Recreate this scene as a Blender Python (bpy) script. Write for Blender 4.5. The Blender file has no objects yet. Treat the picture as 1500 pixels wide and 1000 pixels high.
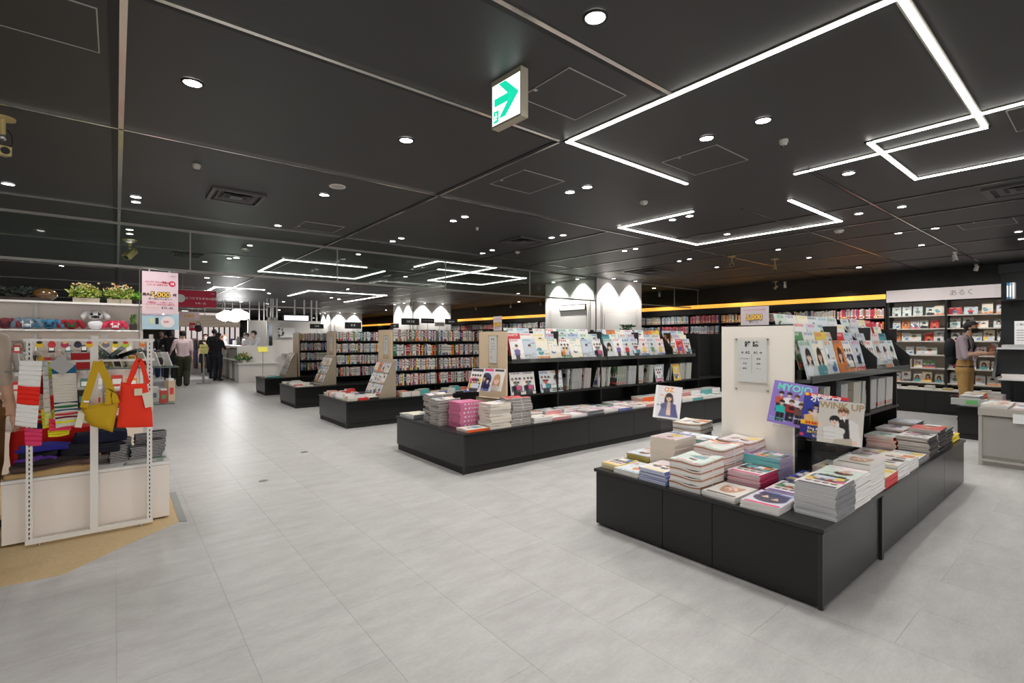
import bpy, math, random
import numpy as np
from mathutils import Vector, Matrix, Euler
R = random.Random(7)
PI = math.pi
scn = bpy.context.scene
COL = scn.collection

# ---------------------------------------------------------------- camera, world, exposure
CAMH = 1.4
FWD = Vector((.6270, .7790, 0)); RGT = Vector((.7790, -.6270, 0))
cam_data = bpy.data.cameras.new('camera'); cam_data.sensor_width = 36.0; cam_data.lens = 36.0*720/1500
cam_data.clip_start = .05; cam_data.clip_end = 200; cam_data.shift_y = -3/1500
cam = bpy.data.objects.new('camera', cam_data); COL.objects.link(cam)
cam.location = (0, 0, CAMH); cam.rotation_euler = (PI/2, 0, math.atan2(FWD.y, FWD.x)-PI/2)
scn.camera = cam
world = bpy.data.worlds.new('world'); scn.world = world; world.use_nodes = True
world.node_tree.nodes['Background'].inputs[0].default_value = (1.0, .985, .96, 1)
world.node_tree.nodes['Background'].inputs[1].default_value = .85
scn.view_settings.view_transform = 'Standard'; scn.view_settings.look = 'None'
scn.view_settings.gamma = 1.0; scn.view_settings.use_curve_mapping = False
scn.view_settings.exposure = 1.05
DOWN_W = 16.0       # watts of one downlight
LED_E = 9.0         # strength of the ceiling light lines
scn.cycles.max_bounces = 7; scn.cycles.diffuse_bounces = 3; scn.cycles.glossy_bounces = 3
scn.cycles.transmission_bounces = 6; scn.cycles.transparent_max_bounces = 10
scn.cycles.sample_clamp_indirect = 4.0; scn.cycles.caustics_reflective = False; scn.cycles.caustics_refractive = False
scn.cycles.use_denoising = True

# ---------------------------------------------------------------- pixel helpers (photo pixel -> metre in the room)
def ray(px, py):
    a = (px-750)/720.; b = (497-py)/720.
    return Vector((FWD.x+RGT.x*a, FWD.y+RGT.y*a, b))
def PZ(px, py, z=2.8):
    d = ray(px, py); return Vector((0, 0, CAMH)) + d*((z-CAMH)/d.z)
def PX(px, py, x):
    d = ray(px, py); return Vector((0, 0, CAMH)) + d*(x/d.x)
def PY(px, py, y):
    d = ray(px, py); return Vector((0, 0, CAMH)) + d*(y/d.y)
def PT(px, py, t):
    return Vector((0, 0, CAMH)) + ray(px, py)*t

# ---------------------------------------------------------------- materials
_M = {}
def lin(c):
    return tuple(((v/255.)/12.92 if v/255. <= .04045 else ((v/255.+.055)/1.055)**2.4) for v in c)
def mat(key, rgb=(200, 200, 200), rough=.5, metal=0., emit=0., spec=.5, trans=0., alpha=1., noise=0., nscale=20, bump=0., emit_rgb=None, coat=0.):
    if key in _M: return _M[key]
    m = bpy.data.materials.new(key); m.use_nodes = True; nt = m.node_tree; b = nt.nodes['Principled BSDF']
    c = lin(rgb); b.inputs['Base Color'].default_value = (*c, 1); b.inputs['Roughness'].default_value = rough
    b.inputs['Metallic'].default_value = metal; b.inputs['Specular IOR Level'].default_value = spec
    b.inputs['Transmission Weight'].default_value = trans; b.inputs['Alpha'].default_value = alpha
    b.inputs['Coat Weight'].default_value = coat
    if emit:
        ec = lin(emit_rgb or rgb); b.inputs['Emission Color'].default_value = (*ec, 1); b.inputs['Emission Strength'].default_value = emit
    if noise or bump:
        tc = nt.nodes.new('ShaderNodeTexCoord'); n = nt.nodes.new('ShaderNodeTexNoise')
        n.inputs['Scale'].default_value = nscale; n.inputs['Detail'].default_value = 6
        nt.links.new(tc.outputs['Object'], n.inputs['Vector'])
        if noise:
            mx = nt.nodes.new('ShaderNodeMix'); mx.data_type = 'RGBA'
            mx.inputs[6].default_value = (*[v*(1-noise) for v in c], 1); mx.inputs[7].default_value = (*[min(1, v*(1+noise)) for v in c], 1)
            nt.links.new(n.outputs['Fac'], mx.inputs[0]); nt.links.new(mx.outputs[2], b.inputs['Base Color'])
        if bump:
            bp = nt.nodes.new('ShaderNodeBump'); bp.inputs['Strength'].default_value = bump; bp.inputs['Distance'].default_value = .01
            nt.links.new(n.outputs['Fac'], bp.inputs['Height']); nt.links.new(bp.outputs[0], b.inputs['Normal'])
    _M[key] = m; return m
def print_mat(key, rough, coat=0.):
    m = bpy.data.materials.new(key); m.use_nodes = True; nt = m.node_tree; b = nt.nodes['Principled BSDF']
    at = nt.nodes.new('ShaderNodeAttribute'); at.attribute_name = 'Col'
    nt.links.new(at.outputs['Color'], b.inputs['Base Color']); b.inputs['Roughness'].default_value = rough; b.inputs['Coat Weight'].default_value = coat
    b.inputs['Coat Roughness'].default_value = .12
    _M[key] = m; return m
PRINT = print_mat('printed_paper', .45); GLOSS = print_mat('glossy_print', .35, .35); CLOTHV = print_mat('cloth_colour', .85)
def clear(key, tint, gl):
    m = bpy.data.materials.new(key); m.use_nodes = True; nt = m.node_tree
    for n in list(nt.nodes):
        if n.type != 'OUTPUT_MATERIAL': nt.nodes.remove(n)
    out = [n for n in nt.nodes][0]
    t = nt.nodes.new('ShaderNodeBsdfTransparent'); t.inputs[0].default_value = (*tint, 1)
    g = nt.nodes.new('ShaderNodeBsdfGlossy'); g.inputs['Roughness'].default_value = .05
    f = nt.nodes.new('ShaderNodeLayerWeight'); pw = nt.nodes.new('ShaderNodeMath'); pw.operation = 'POWER'; pw.inputs[1].default_value = 4
    mu = nt.nodes.new('ShaderNodeMath'); mu.operation = 'MULTIPLY_ADD'; mu.inputs[1].default_value = .5*gl; mu.inputs[2].default_value = .03
    mx = nt.nodes.new('ShaderNodeMixShader')
    nt.links.new(f.outputs['Facing'], pw.inputs[0]); nt.links.new(pw.outputs[0], mu.inputs[0]); nt.links.new(mu.outputs[0], mx.inputs[0])
    nt.links.new(t.outputs[0], mx.inputs[1]); nt.links.new(g.outputs[0], mx.inputs[2]); nt.links.new(mx.outputs[0], out.inputs[0])
    _M[key] = m; return m
ACRYL = clear('clear_acrylic', (.985, .985, .98), .5); GLASS = clear('smoke_curtain_glass', (.80, .86, .82), .9)
BLACK = mat('black_satin', (33, 33, 33), .35); BLACKM = mat('black_matt', (20, 20, 20), .6)
WHITE = mat('white_paint', (228, 226, 222), .45); CREAM = mat('cream_laminate', (244, 238, 228), .5)
CHROME = mat('polished_metal', (215, 212, 205), .15, 1.); STEEL = mat('brushed_steel', (190, 190, 190), .35, .9)
PAPER = mat('paper_edge', (216, 213, 206), .8); WPAPER = mat('white_paper', (236, 236, 236), .6)
LENS = mat('lamp_lens', (255, 255, 255), .4, emit=14, emit_rgb=(255, 250, 244))
LED = mat('led_diffuser', (255, 255, 255), .4, emit=LED_E, emit_rgb=(255, 252, 243))
WTXT = mat('white_lettering', (240, 240, 240), .6); BTXT = mat('black_lettering', (25, 25, 25), .6)

# ---------------------------------------------------------------- mesh collecting
class MB:
    def __init__(s): s.v = []; s.f = []; s.m = []; s.c = []; s.mats = []; s.usec = False; s.sm = []
    def mi(s, m):
        if m not in s.mats: s.mats.append(m)
        return s.mats.index(m)
    def add(s, vs, fs, m, col=None, smooth=False):
        b = len(s.v); s.v += [tuple(v) for v in vs]; i = s.mi(m)
        for f in fs: s.f.append([b+k for k in f]); s.m.append(i); s.sm.append(smooth)
        if col is not None: s.usec = True
        if col is not None and len(col) == len(vs) and hasattr(col[0], '__len__'): s.c += [tuple(c) for c in col]
        else: s.c += [tuple(col) if col is not None else (.8, .8, .8)]*len(vs)
        return s
    def box(s, x0, x1, y0, y1, z0, z1, m, col=None, M=None):
        vs = [(x0,y0,z0),(x1,y0,z0),(x1,y1,z0),(x0,y1,z0),(x0,y0,z1),(x1,y0,z1),(x1,y1,z1),(x0,y1,z1)]
        if M is not None: vs = [M @ Vector(v) for v in vs]
        return s.add(vs, [(3,2,1,0),(4,5,6,7),(0,1,5,4),(1,2,6,5),(2,3,7,6),(3,0,4,7)], m, col)
    def cyl(s, p, q, r, m, n=10, r2=None, col=None, smooth=True, caps=True):
        p = Vector(p); q = Vector(q); d = (q-p); d.normalize()
        u = d.orthogonal().normalized(); w = d.cross(u); r2 = r if r2 is None else r2; vs = []
        for k in range(n):
            a = 2*PI*k/n; e = u*math.cos(a)+w*math.sin(a); vs.append(p+e*r); vs.append(q+e*r2)
        fs = [(2*k, 2*((k+1) % n), 2*((k+1) % n)+1, 2*k+1) for k in range(n)]
        s.add(vs, fs, m, col, smooth)
        if caps:
            s.add([vs[2*k] for k in range(n)], [tuple(range(n-1, -1, -1))], m, col); s.add([vs[2*k+1] for k in range(n)], [tuple(range(n))], m, col)
        return s
    def ell(s, c, r, m, n=10, k=7, M=None, col=None):
        vs = []; fs = []
        for i in range(k+1):
            th = PI*i/k
            for j in range(n):
                a = 2*PI*j/n; vs.append(Vector((r[0]*math.sin(th)*math.cos(a), r[1]*math.sin(th)*math.sin(a), r[2]*math.cos(th))))
        if M is not None: vs = [M @ v for v in vs]
        vs = [v+Vector(c) for v in vs]
        for i in range(k):
            for j in range(n): fs.append((i*n+j, (i+1)*n+j, (i+1)*n+(j+1) % n, i*n+(j+1) % n))
        return s.add(vs, fs, m, col, True)
    def tube(s, pts, r, m, n=8, col=None):
        pts = [Vector(p) for p in pts]
        rr = r if hasattr(r, '__len__') else [r]*len(pts); vs = []; fs = []
        pu = None
        for i, p in enumerate(pts):
            d = (pts[min(i+1, len(pts)-1)]-pts[max(i-1, 0)]).normalized()
            u = (pu - d*pu.dot(d)).normalized() if pu is not None and (pu - d*pu.dot(d)).length > 1e-4 else d.orthogonal().normalized()
            pu = u; w = d.cross(u)
            for k in range(n):
                a = 2*PI*k/n; vs.append(p+(u*math.cos(a)+w*math.sin(a))*rr[i])
        for i in range(len(pts)-1):
            for k in range(n): fs.append((i*n+k, i*n+(k+1) % n, (i+1)*n+(k+1) % n, (i+1)*n+k))
        fs.append(tuple(range(n-1, -1, -1))); fs.append(tuple((len(pts)-1)*n+k for k in range(n)))
        return s.add(vs, fs, m, col, True)
    def poly(s, pts, z0, z1, m, col=None):
        n = len(pts); vs = [(x, y, z0) for x, y in pts]+[(x, y, z1) for x, y in pts]
        return s.add(vs, [tuple(range(n-1, -1, -1)), tuple(range(n, 2*n))]+[(k, (k+1) % n, n+(k+1) % n, n+k) for k in range(n)], m, col)
    def mesh(s, name):
        me = bpy.data.meshes.new(name); me.from_pydata(s.v, [], s.f)
        for m in s.mats: me.materials.append(m)
        me.polygons.foreach_set('material_index', s.m); me.polygons.foreach_set('use_smooth', s.sm)
        if s.usec:
            at = me.color_attributes.new('Col', 'FLOAT_COLOR', 'POINT')
            a = np.ones((len(s.v), 4), dtype=np.float32); a[:, :3] = np.array(s.c, dtype=np.float32); at.data.foreach_set('color', a.ravel())
        me.update(); return me
    def build(s, name, parent=None, loc=None, **k):
        return link(name, s.mesh(name), parent, loc, **k)
def link(name, me, parent=None, loc=None, M=None, label=None, cat=None, group=None, kind=None):
    o = bpy.data.objects.new(name, me); COL.objects.link(o)
    if parent is not None: o.parent = parent
    if loc is not None: o.location = loc
    if M is not None: o.matrix_local = M
    tag(o, label, cat, group, kind); return o
def tag(o, label=None, cat=None, group=None, kind=None):
    if label: o['label'] = label
    if cat: o['category'] = cat
    if group: o['group'] = group
    if kind: o['kind'] = kind
    return o
def thing(name, label, cat, loc=(0, 0, 0), rz=0, group=None):
    o = bpy.data.objects.new(name, None); COL.objects.link(o); o.location = loc; o.rotation_euler = (0, 0, rz)
    return tag(o, label, cat, group)
def frame(o, x, y, z):   # matrix from origin and three axes
    return Matrix(((x[0], y[0], z[0], o[0]), (x[1], y[1], z[1], o[1]), (x[2], y[2], z[2], o[2]), (0, 0, 0, 1)))
_T = {}
def text_mesh(body, m, align='CENTER', bold=0.):
    k = (body, m.name, align, bold)
    if k in _T: return _T[k]
    c = bpy.data.curves.new('lettering', 'FONT'); c.body = body; c.size = 1; c.align_x = align; c.align_y = 'CENTER'; c.offset = bold; c.resolution_u = 2
    o = bpy.data.objects.new('lettering', c); COL.objects.link(o); bpy.context.view_layer.update()
    me = bpy.data.meshes.new_from_object(o); bpy.data.objects.remove(o); bpy.data.curves.remove(c)
    me.name = 'lettering'; me.materials.clear(); me.materials.append(m); _T[k] = me; return me
def text(body, m, parent, loc, size, X=(1, 0, 0), Z=(0, 0, 1), align='CENTER', bold=0., sx=1.):
    """lettering in a plane: X along the line, Z up the letters."""
    X = Vector(X).normalized(); Z = Vector(Z).normalized(); N = X.cross(Z)
    return link('lettering', text_mesh(body, m, align, bold), parent, M=frame(loc, X*size*sx, Z*size, N*size))
# ================================================================= THE SETTING
def floor_mat():
    m = bpy.data.materials.new('vinyl_floor'); m.use_nodes = True; nt = m.node_tree; b = nt.nodes['Principled BSDF']
    tc = nt.nodes.new('ShaderNodeNewGeometry'); oi = nt.nodes.new('ShaderNodeObjectInfo')
    mp = nt.nodes.new('ShaderNodeMapping'); mp.inputs['Scale'].default_value = (1.0, 2.6, 1)
    n1 = nt.nodes.new('ShaderNodeTexNoise'); n1.inputs['Scale'].default_value = 3.2; n1.inputs['Detail'].default_value = 9; n1.inputs['Roughness'].default_value = .68
    n2 = nt.nodes.new('ShaderNodeTexNoise'); n2.inputs['Scale'].default_value = 34; n2.inputs['Detail'].default_value = 4
    nt.links.new(tc.outputs['Position'], mp.inputs['Vector'])
    nt.links.new(mp.outputs[0], n1.inputs['Vector']); nt.links.new(mp.outputs[0], n2.inputs['Vector'])
    ad = nt.nodes.new('ShaderNodeMath'); ad.operation = 'MULTIPLY_ADD'; ad.inputs[1].default_value = .35
    nt.links.new(n2.outputs['Fac'], ad.inputs[0]); nt.links.new(n1.outputs['Fac'], ad.inputs[2])
    rp = nt.nodes.new('ShaderNodeValToRGB'); rp.color_ramp.elements[0].position = .45; rp.color_ramp.elements[1].position = .85
    rp.color_ramp.elements[0].color = (*lin((174, 171, 169)), 1); rp.color_ramp.elements[1].color = (*lin((196, 194, 192)), 1)
    nt.links.new(ad.outputs[0], rp.inputs[0])
    hv = nt.nodes.new('ShaderNodeHueSaturation'); mr = nt.nodes.new('ShaderNodeMapRange'); mr.inputs[3].default_value = .975; mr.inputs[4].default_value = 1.025
    nt.links.new(oi.outputs['Random'], mr.inputs[0]); nt.links.new(mr.outputs[0], hv.inputs['Value']); nt.links.new(rp.outputs[0], hv.inputs['Color'])
    nt.links.new(hv.outputs[0], b.inputs['Base Color'])
    mr2 = nt.nodes.new('ShaderNodeMapRange'); mr2.inputs[3].default_value = .28; mr2.inputs[4].default_value = .5
    nt.links.new(n1.outputs['Fac'], mr2.inputs[0]); nt.links.new(mr2.outputs[0], b.inputs['Roughness'])
    b.inputs['Specular IOR Level'].default_value = .4
    return m
FLOORM = floor_mat()
CEILM = mat('ceiling_board', (47, 47, 46), .5, noise=.08, nscale=2)
XW = 12.8      # wall behind the wall shelves
X0, X1, Y0, Y1 = -14., XW, -5.0, 46.
fl = MB().box(X0, X1, Y0, Y1, -.06, -.0015, mat('floor_joint', (168, 165, 161), .6)).build('floor', kind='structure')
# vinyl tiles 0.465 x 0.93, the 300 that show largest one by one, the rest joined
tw, tl = .465, .93
tile_me = MB().box(.0006, tw-.0006, .0006, tl-.0006, -.0015, 0, FLOORM).mesh('tile')
cells = []
for i in range(-16, 28):
    off = .45 if i % 2 else 0.
    for j in range(-3, 50):
        x, y = i*tw, j*tl-.27+off
        if y > 20 and x < 0 or x > X1-tw or y > 44: continue
        d = Vector((x+.23, y+.46, 0)); t = d.dot(FWD); s = d.dot(RGT)
        vis = t > 1.0 and abs(s) < t*1.1+.4
        occ = any(x > 2.9 and a < y < b-.9 and x < 9 for a, b in ((.95, 2.5), (4.2, 5.8), (7.6, 8.9)))
        cells.append(((t if vis and not occ else 99+t), x, y))
cells.sort()
for _, x, y in cells[:300]: link('tile', tile_me, fl, (x, y, 0))
rest = MB()
for _, x, y in cells[300:]: rest.box(x+.0006, x+tw-.0006, y+.0006, y+tl-.0006, -.0015, 0, FLOORM)
rest.box(X0, -16*tw, Y0, Y1, -.0015, 0, FLOORM); rest.box(-16*tw, X1, 44.6, Y1, -.0015, 0, FLOORM); rest.box(-16*tw, 0, 21, 44.6, -.0015, 0, FLOORM)
rest.box(-16*tw, X1, Y0, -3.1, -.0015, 0, FLOORM)
rest.build('tile_field', fl, kind='stuff')
# strand board floor patch under the gift displays
osb = mat('strand_board_floor', (205, 178, 132), .5, noise=.22, nscale=45)
pts = [PZ(0, 860, 0), PZ(93, 841, 0), PZ(174, 803, 0), PZ(262, 764, 0)]
poly = [(p.x, p.y) for p in pts]; poly = [(-7, poly[0][1]-.3*2), (poly[0][0]-.1, poly[0][1]-.03)]+poly+[(.40, 8.6), (-7, 8.6)]
MB().poly(poly, .0, .003, osb).build('floor_patch', kind='structure')
p = PZ(262, 764, 0)
trim_corner = MB().poly([(p.x, p.y), (p.x+.05, p.y-.03), (p.x+.05, p.y+.9), (p.x, p.y+.9)], 0, .005, mat('grey_edge', (150, 152, 150), .4)).build('trim_1', kind='structure')

# ceiling with grooves
ce = MB().box(X0, X1+.3, Y0, Y1, 2.8, 2.9, CEILM).build('ceiling', kind='structure')
ti = [1]
def groove(x0, y0, x1, y1, w=.03):
    """dark recess with a polished strip along one side of it"""
    m = MB(); d = .006
    if abs(x1-x0) > abs(y1-y0):
        m.box(x0, x1, y0-w*.2, y0+w*.55, 2.8-d, 2.7999, BLACKM); m.box(x0, x1, y0-w*.75, y0-w*.2, 2.8-d*1.6, 2.7999, CHROME)
    else:
        m.box(x0-w*.55, x0+w*.2, y0, y1, 2.8-d, 2.7999, BLACKM); m.box(x0+w*.2, x0+w*.75, y0, y1, 2.8-d*1.6, 2.7999, CHROME)
    ti[0] += 1; m.build('trim_%d' % ti[0], kind='structure')
groove(-8, 1.63, 2.44, 1.63, .045); groove(4.43, 1.63, XW, 1.63, .03)
groove(-8, 2.50, 2.42, 2.50, .045); groove(5.2, 2.55, XW, 2.55, .025)
groove(-10, 4.18, XW, 4.18, .035); groove(-12, 6.72, XW, 6.72, .03)
for y in (9.3, 12.4, 15.6, 18.8, 22.0, 26.5, 32.): groove(-12, y, XW, y, .035)
groove(.0, -3, .0, 40, .05); groove(2.42, 2.5, 2.42, 40, .035)
for x in (4.95, 6.08, 7.0, 7.95, 9.5, 10.9): groove(x, -4 if x > 5.5 else 4.18, x, 40, .026)
# walls
MB().box(XW, XW+.2, Y0, Y1, 0, 2.8, BLACKM).build('wall_right', kind='structure')
wl = MB().box(X0-.2, X0, Y0, Y1, 0, 2.8, mat('far_wall_paint', (190, 184, 176), .7)).build('wall_left', kind='structure')
we = MB().box(X0, X1, Y1, Y1+.2, 0, 2.8, mat('end_wall_paint', (205, 198, 188), .7)).build('wall_end', kind='structure')

# columns
COLM = mat('column_panel', (234, 230, 226), .4)
def column(n, x0, y0, s=1.68):
    c = MB().box(x0, x0+s, y0, y0+s, 0, 2.799, COLM).build('column_%d' % n, kind='structure')
    m = MB()          # raised frames, recessed look
    for (a, b) in ((.17, s-.17),):
        for ww, zz, mm in ((.0, 2.28, COLM), (.03, 2.20, mat('column_inset', (222, 216, 210), .45))):
            m.box(x0+a+ww, x0+b-ww, y0-.012-ww*.3, y0, 1.0, zz, mm); m.box(x0-.012-ww*.3, x0, y0+a+ww, y0+b-ww, 1.0, zz, mm)
    m.build('frame_panel', c)
    m = MB(); m.box(x0+.27, x0+s-.27, y0-.026, y0-.02, 1.0, 2.0, WHITE); m.box(x0-.026, x0-.02, y0+.27, y0+s-.27, 1.0, 2.12, WHITE); m.build('inset_panel', c)
    MB().box(x0-.006, x0+.012, y0-.006, y0+.012, 0, 2.799, BLACKM).build('corner_strip', c)
    return c
c1 = column(1, 8.45, 7.47); column(2, 8.77, 16.9); column(3, 8.75, 26.0)
def spot(loc, target, watts, angle, blend=.6, size=.03, col=(1, .97, .93)):
    l = bpy.data.lights.new('lamp', 'SPOT'); l.energy = watts; l.spot_size = angle; l.spot_blend = blend; l.shadow_soft_size = size; l.color = col
    o = bpy.data.objects.new('lamp', l); COL.objects.link(o); o.location = loc
    o.rotation_euler = (Vector(target)-Vector(loc)).to_track_quat('-Z', 'Y').to_euler(); return o
k = 0
for (cx, cy) in ((8.45, 7.47), (8.77, 16.9), (8.75, 26.0)):
    for f in (.42, 1.22):
        for (lx, ly, nm) in ((cx+f, cy-.16, 'front'), (cx-.16, cy+f, 'side')):
            t = thing('wall_washer', 'small recessed lamp grazing the %s of the %s white column, %s' % (('wide face', 'first') if nm == 'front' else ('aisle face', 'first'), 'x', 'x'), 'light', (lx, ly, 2.79))
            t['label'] = 'small ceiling lamp washing the %s face of the %s white column, %s of its two' % ('shop-side' if nm == 'front' else 'aisle-side', ('big', 'middle', 'distant')[k], 'first' if f < 1 else 'second')
            MB().cyl((0, 0, 0), (0, 0, .008), .05, BLACKM, 14).build('ring', t); MB().cyl((0, 0, -.002), (0, 0, 0), .036, LENS, 14).build('lens', t)
            tx = (lx, ly+.22, 1.9) if nm == 'front' else (lx+.22, ly, 1.9)
            spot((lx, ly, 2.775), tx, 58, 1.75, .6, .015)
    k += 1

# smoke curtain: glass apron hung under the ceiling
ys = 7.5
ap = thing('smoke_curtain', 'long glass smoke apron in a slim grey frame hung below the ceiling', 'glass screen', (0, ys, 2.8))
gm = mat('curtain_frame', (150, 146, 140), .4, .3)
for a_, b_ in ((-9, 8.445), (10.14, XW-.01)): MB().box(a_, b_, -.02, .02, -.03, -.001, gm).build('top_rail', ap); MB().box(a_, b_, -.012, .012, -.54, -.51, gm).build('bottom_rail', ap)
xs = [-9, -7.1, -5.2, -3.1, -1.17, .738, 2.62, 4.53, 6.5, 8.43, 10.15, 11.6, 12.75]
for i, x in enumerate(xs):
    MB().box(x-.008, x+.008, -.009, .009, -.51, -.03, gm).build('mullion', ap)
    if i and x != 10.15: MB().box(xs[i-1]+.008, x-.008, -.003, .003, -.51, -.03, GLASS).build('pane', ap)

# LED light lines, traced on the ceiling and squared to the room
def snap(seq):
    P = [PZ(*q) for q in seq]; out = [Vector((P[0].x, P[0].y))]
    for i in range(1, len(P)):
        a = P[i-1]; b = P[i]
        if abs(b.x-a.x) > abs(b.y-a.y): out.append(Vector((b.x, out[-1].y)))
        else: out.append(Vector((out[-1].x, b.y)))
    return out
def led(seq, label, w=.024, lamp=True):
    pts = snap(seq); t = thing('light_line', label, 'ceiling light', (pts[0].x, pts[0].y, 2.8))
    fr = MB(); lm = MB(); o = pts[0]
    for a, b in zip(pts, pts[1:]):
        x0, x1 = sorted((a.x, b.x)); y0, y1 = sorted((a.y, b.y)); h = w/2
        fr.box(x0-o.x-h-.012, x1-o.x+h+.012, y0-o.y-h-.012, y1-o.y+h+.012, -.006, -.0002, mat('led_channel', (120, 118, 112), .4, .5))
        lm.box(x0-o.x-h, x1-o.x+h, y0-o.y-h, y1-o.y+h, -.012, -.0055, LED)
    fr.build('channel', t); lm.build('diffuser', t)
led([(1005, 268), (830, 207), (1325, 2), (1445, 185), (1163, 252)], 'largest white light line on the ceiling, bent around three corners', .024)
led([(1640, 112), (1272, 207), (1342, 261), (1640, 200)], 'white light line making a narrow loop over the grey display table', .024)
led([(1013, 309), (902, 331), (1018, 358), (1235, 325), (1160, 292)], 'white light line shaped like an open box above the cream end panel', .036)
led([(536, 391), (412, 381), (384, 397), (518, 408), (546, 395)], 'white light line behind the glass apron above the black-topped book tables', .035)
led([(608, 390), (646, 382), (728, 391), (605, 408), (702, 417), (771, 407), (632, 396)], 'zigzag white light line behind the glass apron in front of the columns', .035)
led([(386, 424), (313, 421), (284, 434)], 'white light line ending above the red banner', .06)
led([(505, 442), (546, 431), (450, 426), (425, 433)], 'white light line above the signboard of the service booth', .06)

# downlights
def downlight(px, py, label, kind=0, r=.062, on=True):
    p = PZ(px, py); t = thing('downlight', label, 'ceiling light', (p.x, p.y, 2.8), group=None)
    ringm = BLACKM if kind != 2 else mat('white_ring', (205, 200, 196), .5)
    ring = MB(); n = 20
    vs = []; fs = []
    for k2 in range(n):
        a = 2*PI*k2/n; c, s = math.cos(a), math.sin(a)
        vs += [(c*r*1.22, s*r*1.22, -.001), (c*r*1.2, s*r*1.2, -.008), (c*r, s*r, -.008), (c*r*.9, s*r*.9, -.001)]
    for k2 in range(n):
        for q in range(3): a = 4*k2+q; b = 4*((k2+1) % n)+q; fs.append((a, b, b+1, a+1))
    ring.add(vs, fs, ringm, smooth=True); ring.build('ring', t)
    lens = MB().cyl((0, 0, -.004), (0, 0, -.001), r*.93, LENS if on else mat('plain_lid', (170, 166, 162), .5), n); lens.build('lens', t)
    if on:
        l = bpy.data.lights.new('lamp', 'SPOT'); l.energy = DOWN_W; l.spot_size = 2.5; l.spot_blend = .7; l.shadow_soft_size = .06; l.color = (1, .975, .94)
        o = bpy.data.objects.new('lamp', l); COL.objects.link(o); o.parent = t; o.location = (0, 0, -.02)
    return t
DL = [(282, 121, 'round downlight alone in the dark ceiling bay beyond the widest metal strip'), (872, 25, 'large round downlight between the metal strip and the long light line'),
 (595, 205, 'round downlight just behind the exit sign bay'), (475, 285, 'lit downlight beside the unlit round lid'), (199, 288, 'upper downlight of the pair beside the metal strip'),
 (199, 295.5, 'lower downlight of the pair beside the metal strip'), (12, 269, 'downlight near the ceiling camera'), (190, 336, 'first of two downlights just behind the glass apron'),
 (190, 342, 'second of two downlights just behind the glass apron'), (407, 330, 'downlight between the square vent and the diamond hatch line'), (366, 359, 'downlight beside the smoke sensor behind the apron'),
 (336, 378, 'downlight behind the apron over the aisle'), (1035, 202, 'downlight inside the largest light line, beside its ceiling hatch'), (1118, 176, 'tilted downlight inside the largest light line'),
 (835, 281, 'first of the pair of downlights below the exit sign hatch'), (860, 273.5, 'second of the pair of downlights below the exit sign hatch'), (664, 323, 'first downlight of the pair over the second magazine table'),
 (681, 317, 'second downlight of the pair over the second magazine table'), (575, 353, 'first downlight of the pair before the apron middle'), (588, 348.5, 'second downlight of the pair before the apron middle'),
 (707, 370.5, 'first downlight of the pair just before the zigzag light line'), (721, 366, 'second downlight of the pair just before the zigzag light line'), (985, 321.5, 'round downlight inside the open box light line'),
 (1010, 316, 'black-rimmed downlight inside the open box light line'), (808, 347.5, 'first downlight of the pair beside the flat ceiling vent'), (825, 344, 'second downlight of the pair beside the flat ceiling vent'),
 (1258, 312.5, 'downlight just outside the open box light line corner'), (1316, 341, 'downlight along the metal strip above the white bookcase'), (1370, 334, 'downlight beyond the metal strip near the ceiling hatch'),
 (1350, 358.5, 'downlight close to the white track spotlights'), (1492, 339, 'first downlight near the black pillar top'), (1497, 349.5, 'second downlight near the black pillar top'),
 (1243, 253.5, 'dim recessed downlight beside the narrow light loop'), (1321, 302.5, 'dim recessed downlight between two ceiling strips'), (1065, 342.5, 'bright downlight inside the bent light line edge'),
 (915, 367, 'first downlight of the pair above the big column'), (931, 364, 'second downlight of the pair above the big column'), (995, 382, 'first downlight of the pair behind the box light line'),
 (1010, 379, 'second downlight of the pair behind the box light line'), (1140, 365, 'downlight between the hanging spotlights'), (1185, 377, 'downlight behind the ceiling camera'), (1050, 391, 'far downlight above the orange-lit wall'),
 (1244, 397, 'far downlight above the orange shelf edge'), (525, 372, 'downlight behind the glass apron over the middle tables'), (300, 383, 'far downlight over the crowd aisle'), (90, 389, 'far downlight above the plush shelf')]
for (px, py, lb) in DL: downlight(px, py, lb, r=.041 if py > 290 else .046)
downlight(494, 272.5, 'unlit round white lid in the dark ceiling', 2, .06, on=False)
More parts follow.
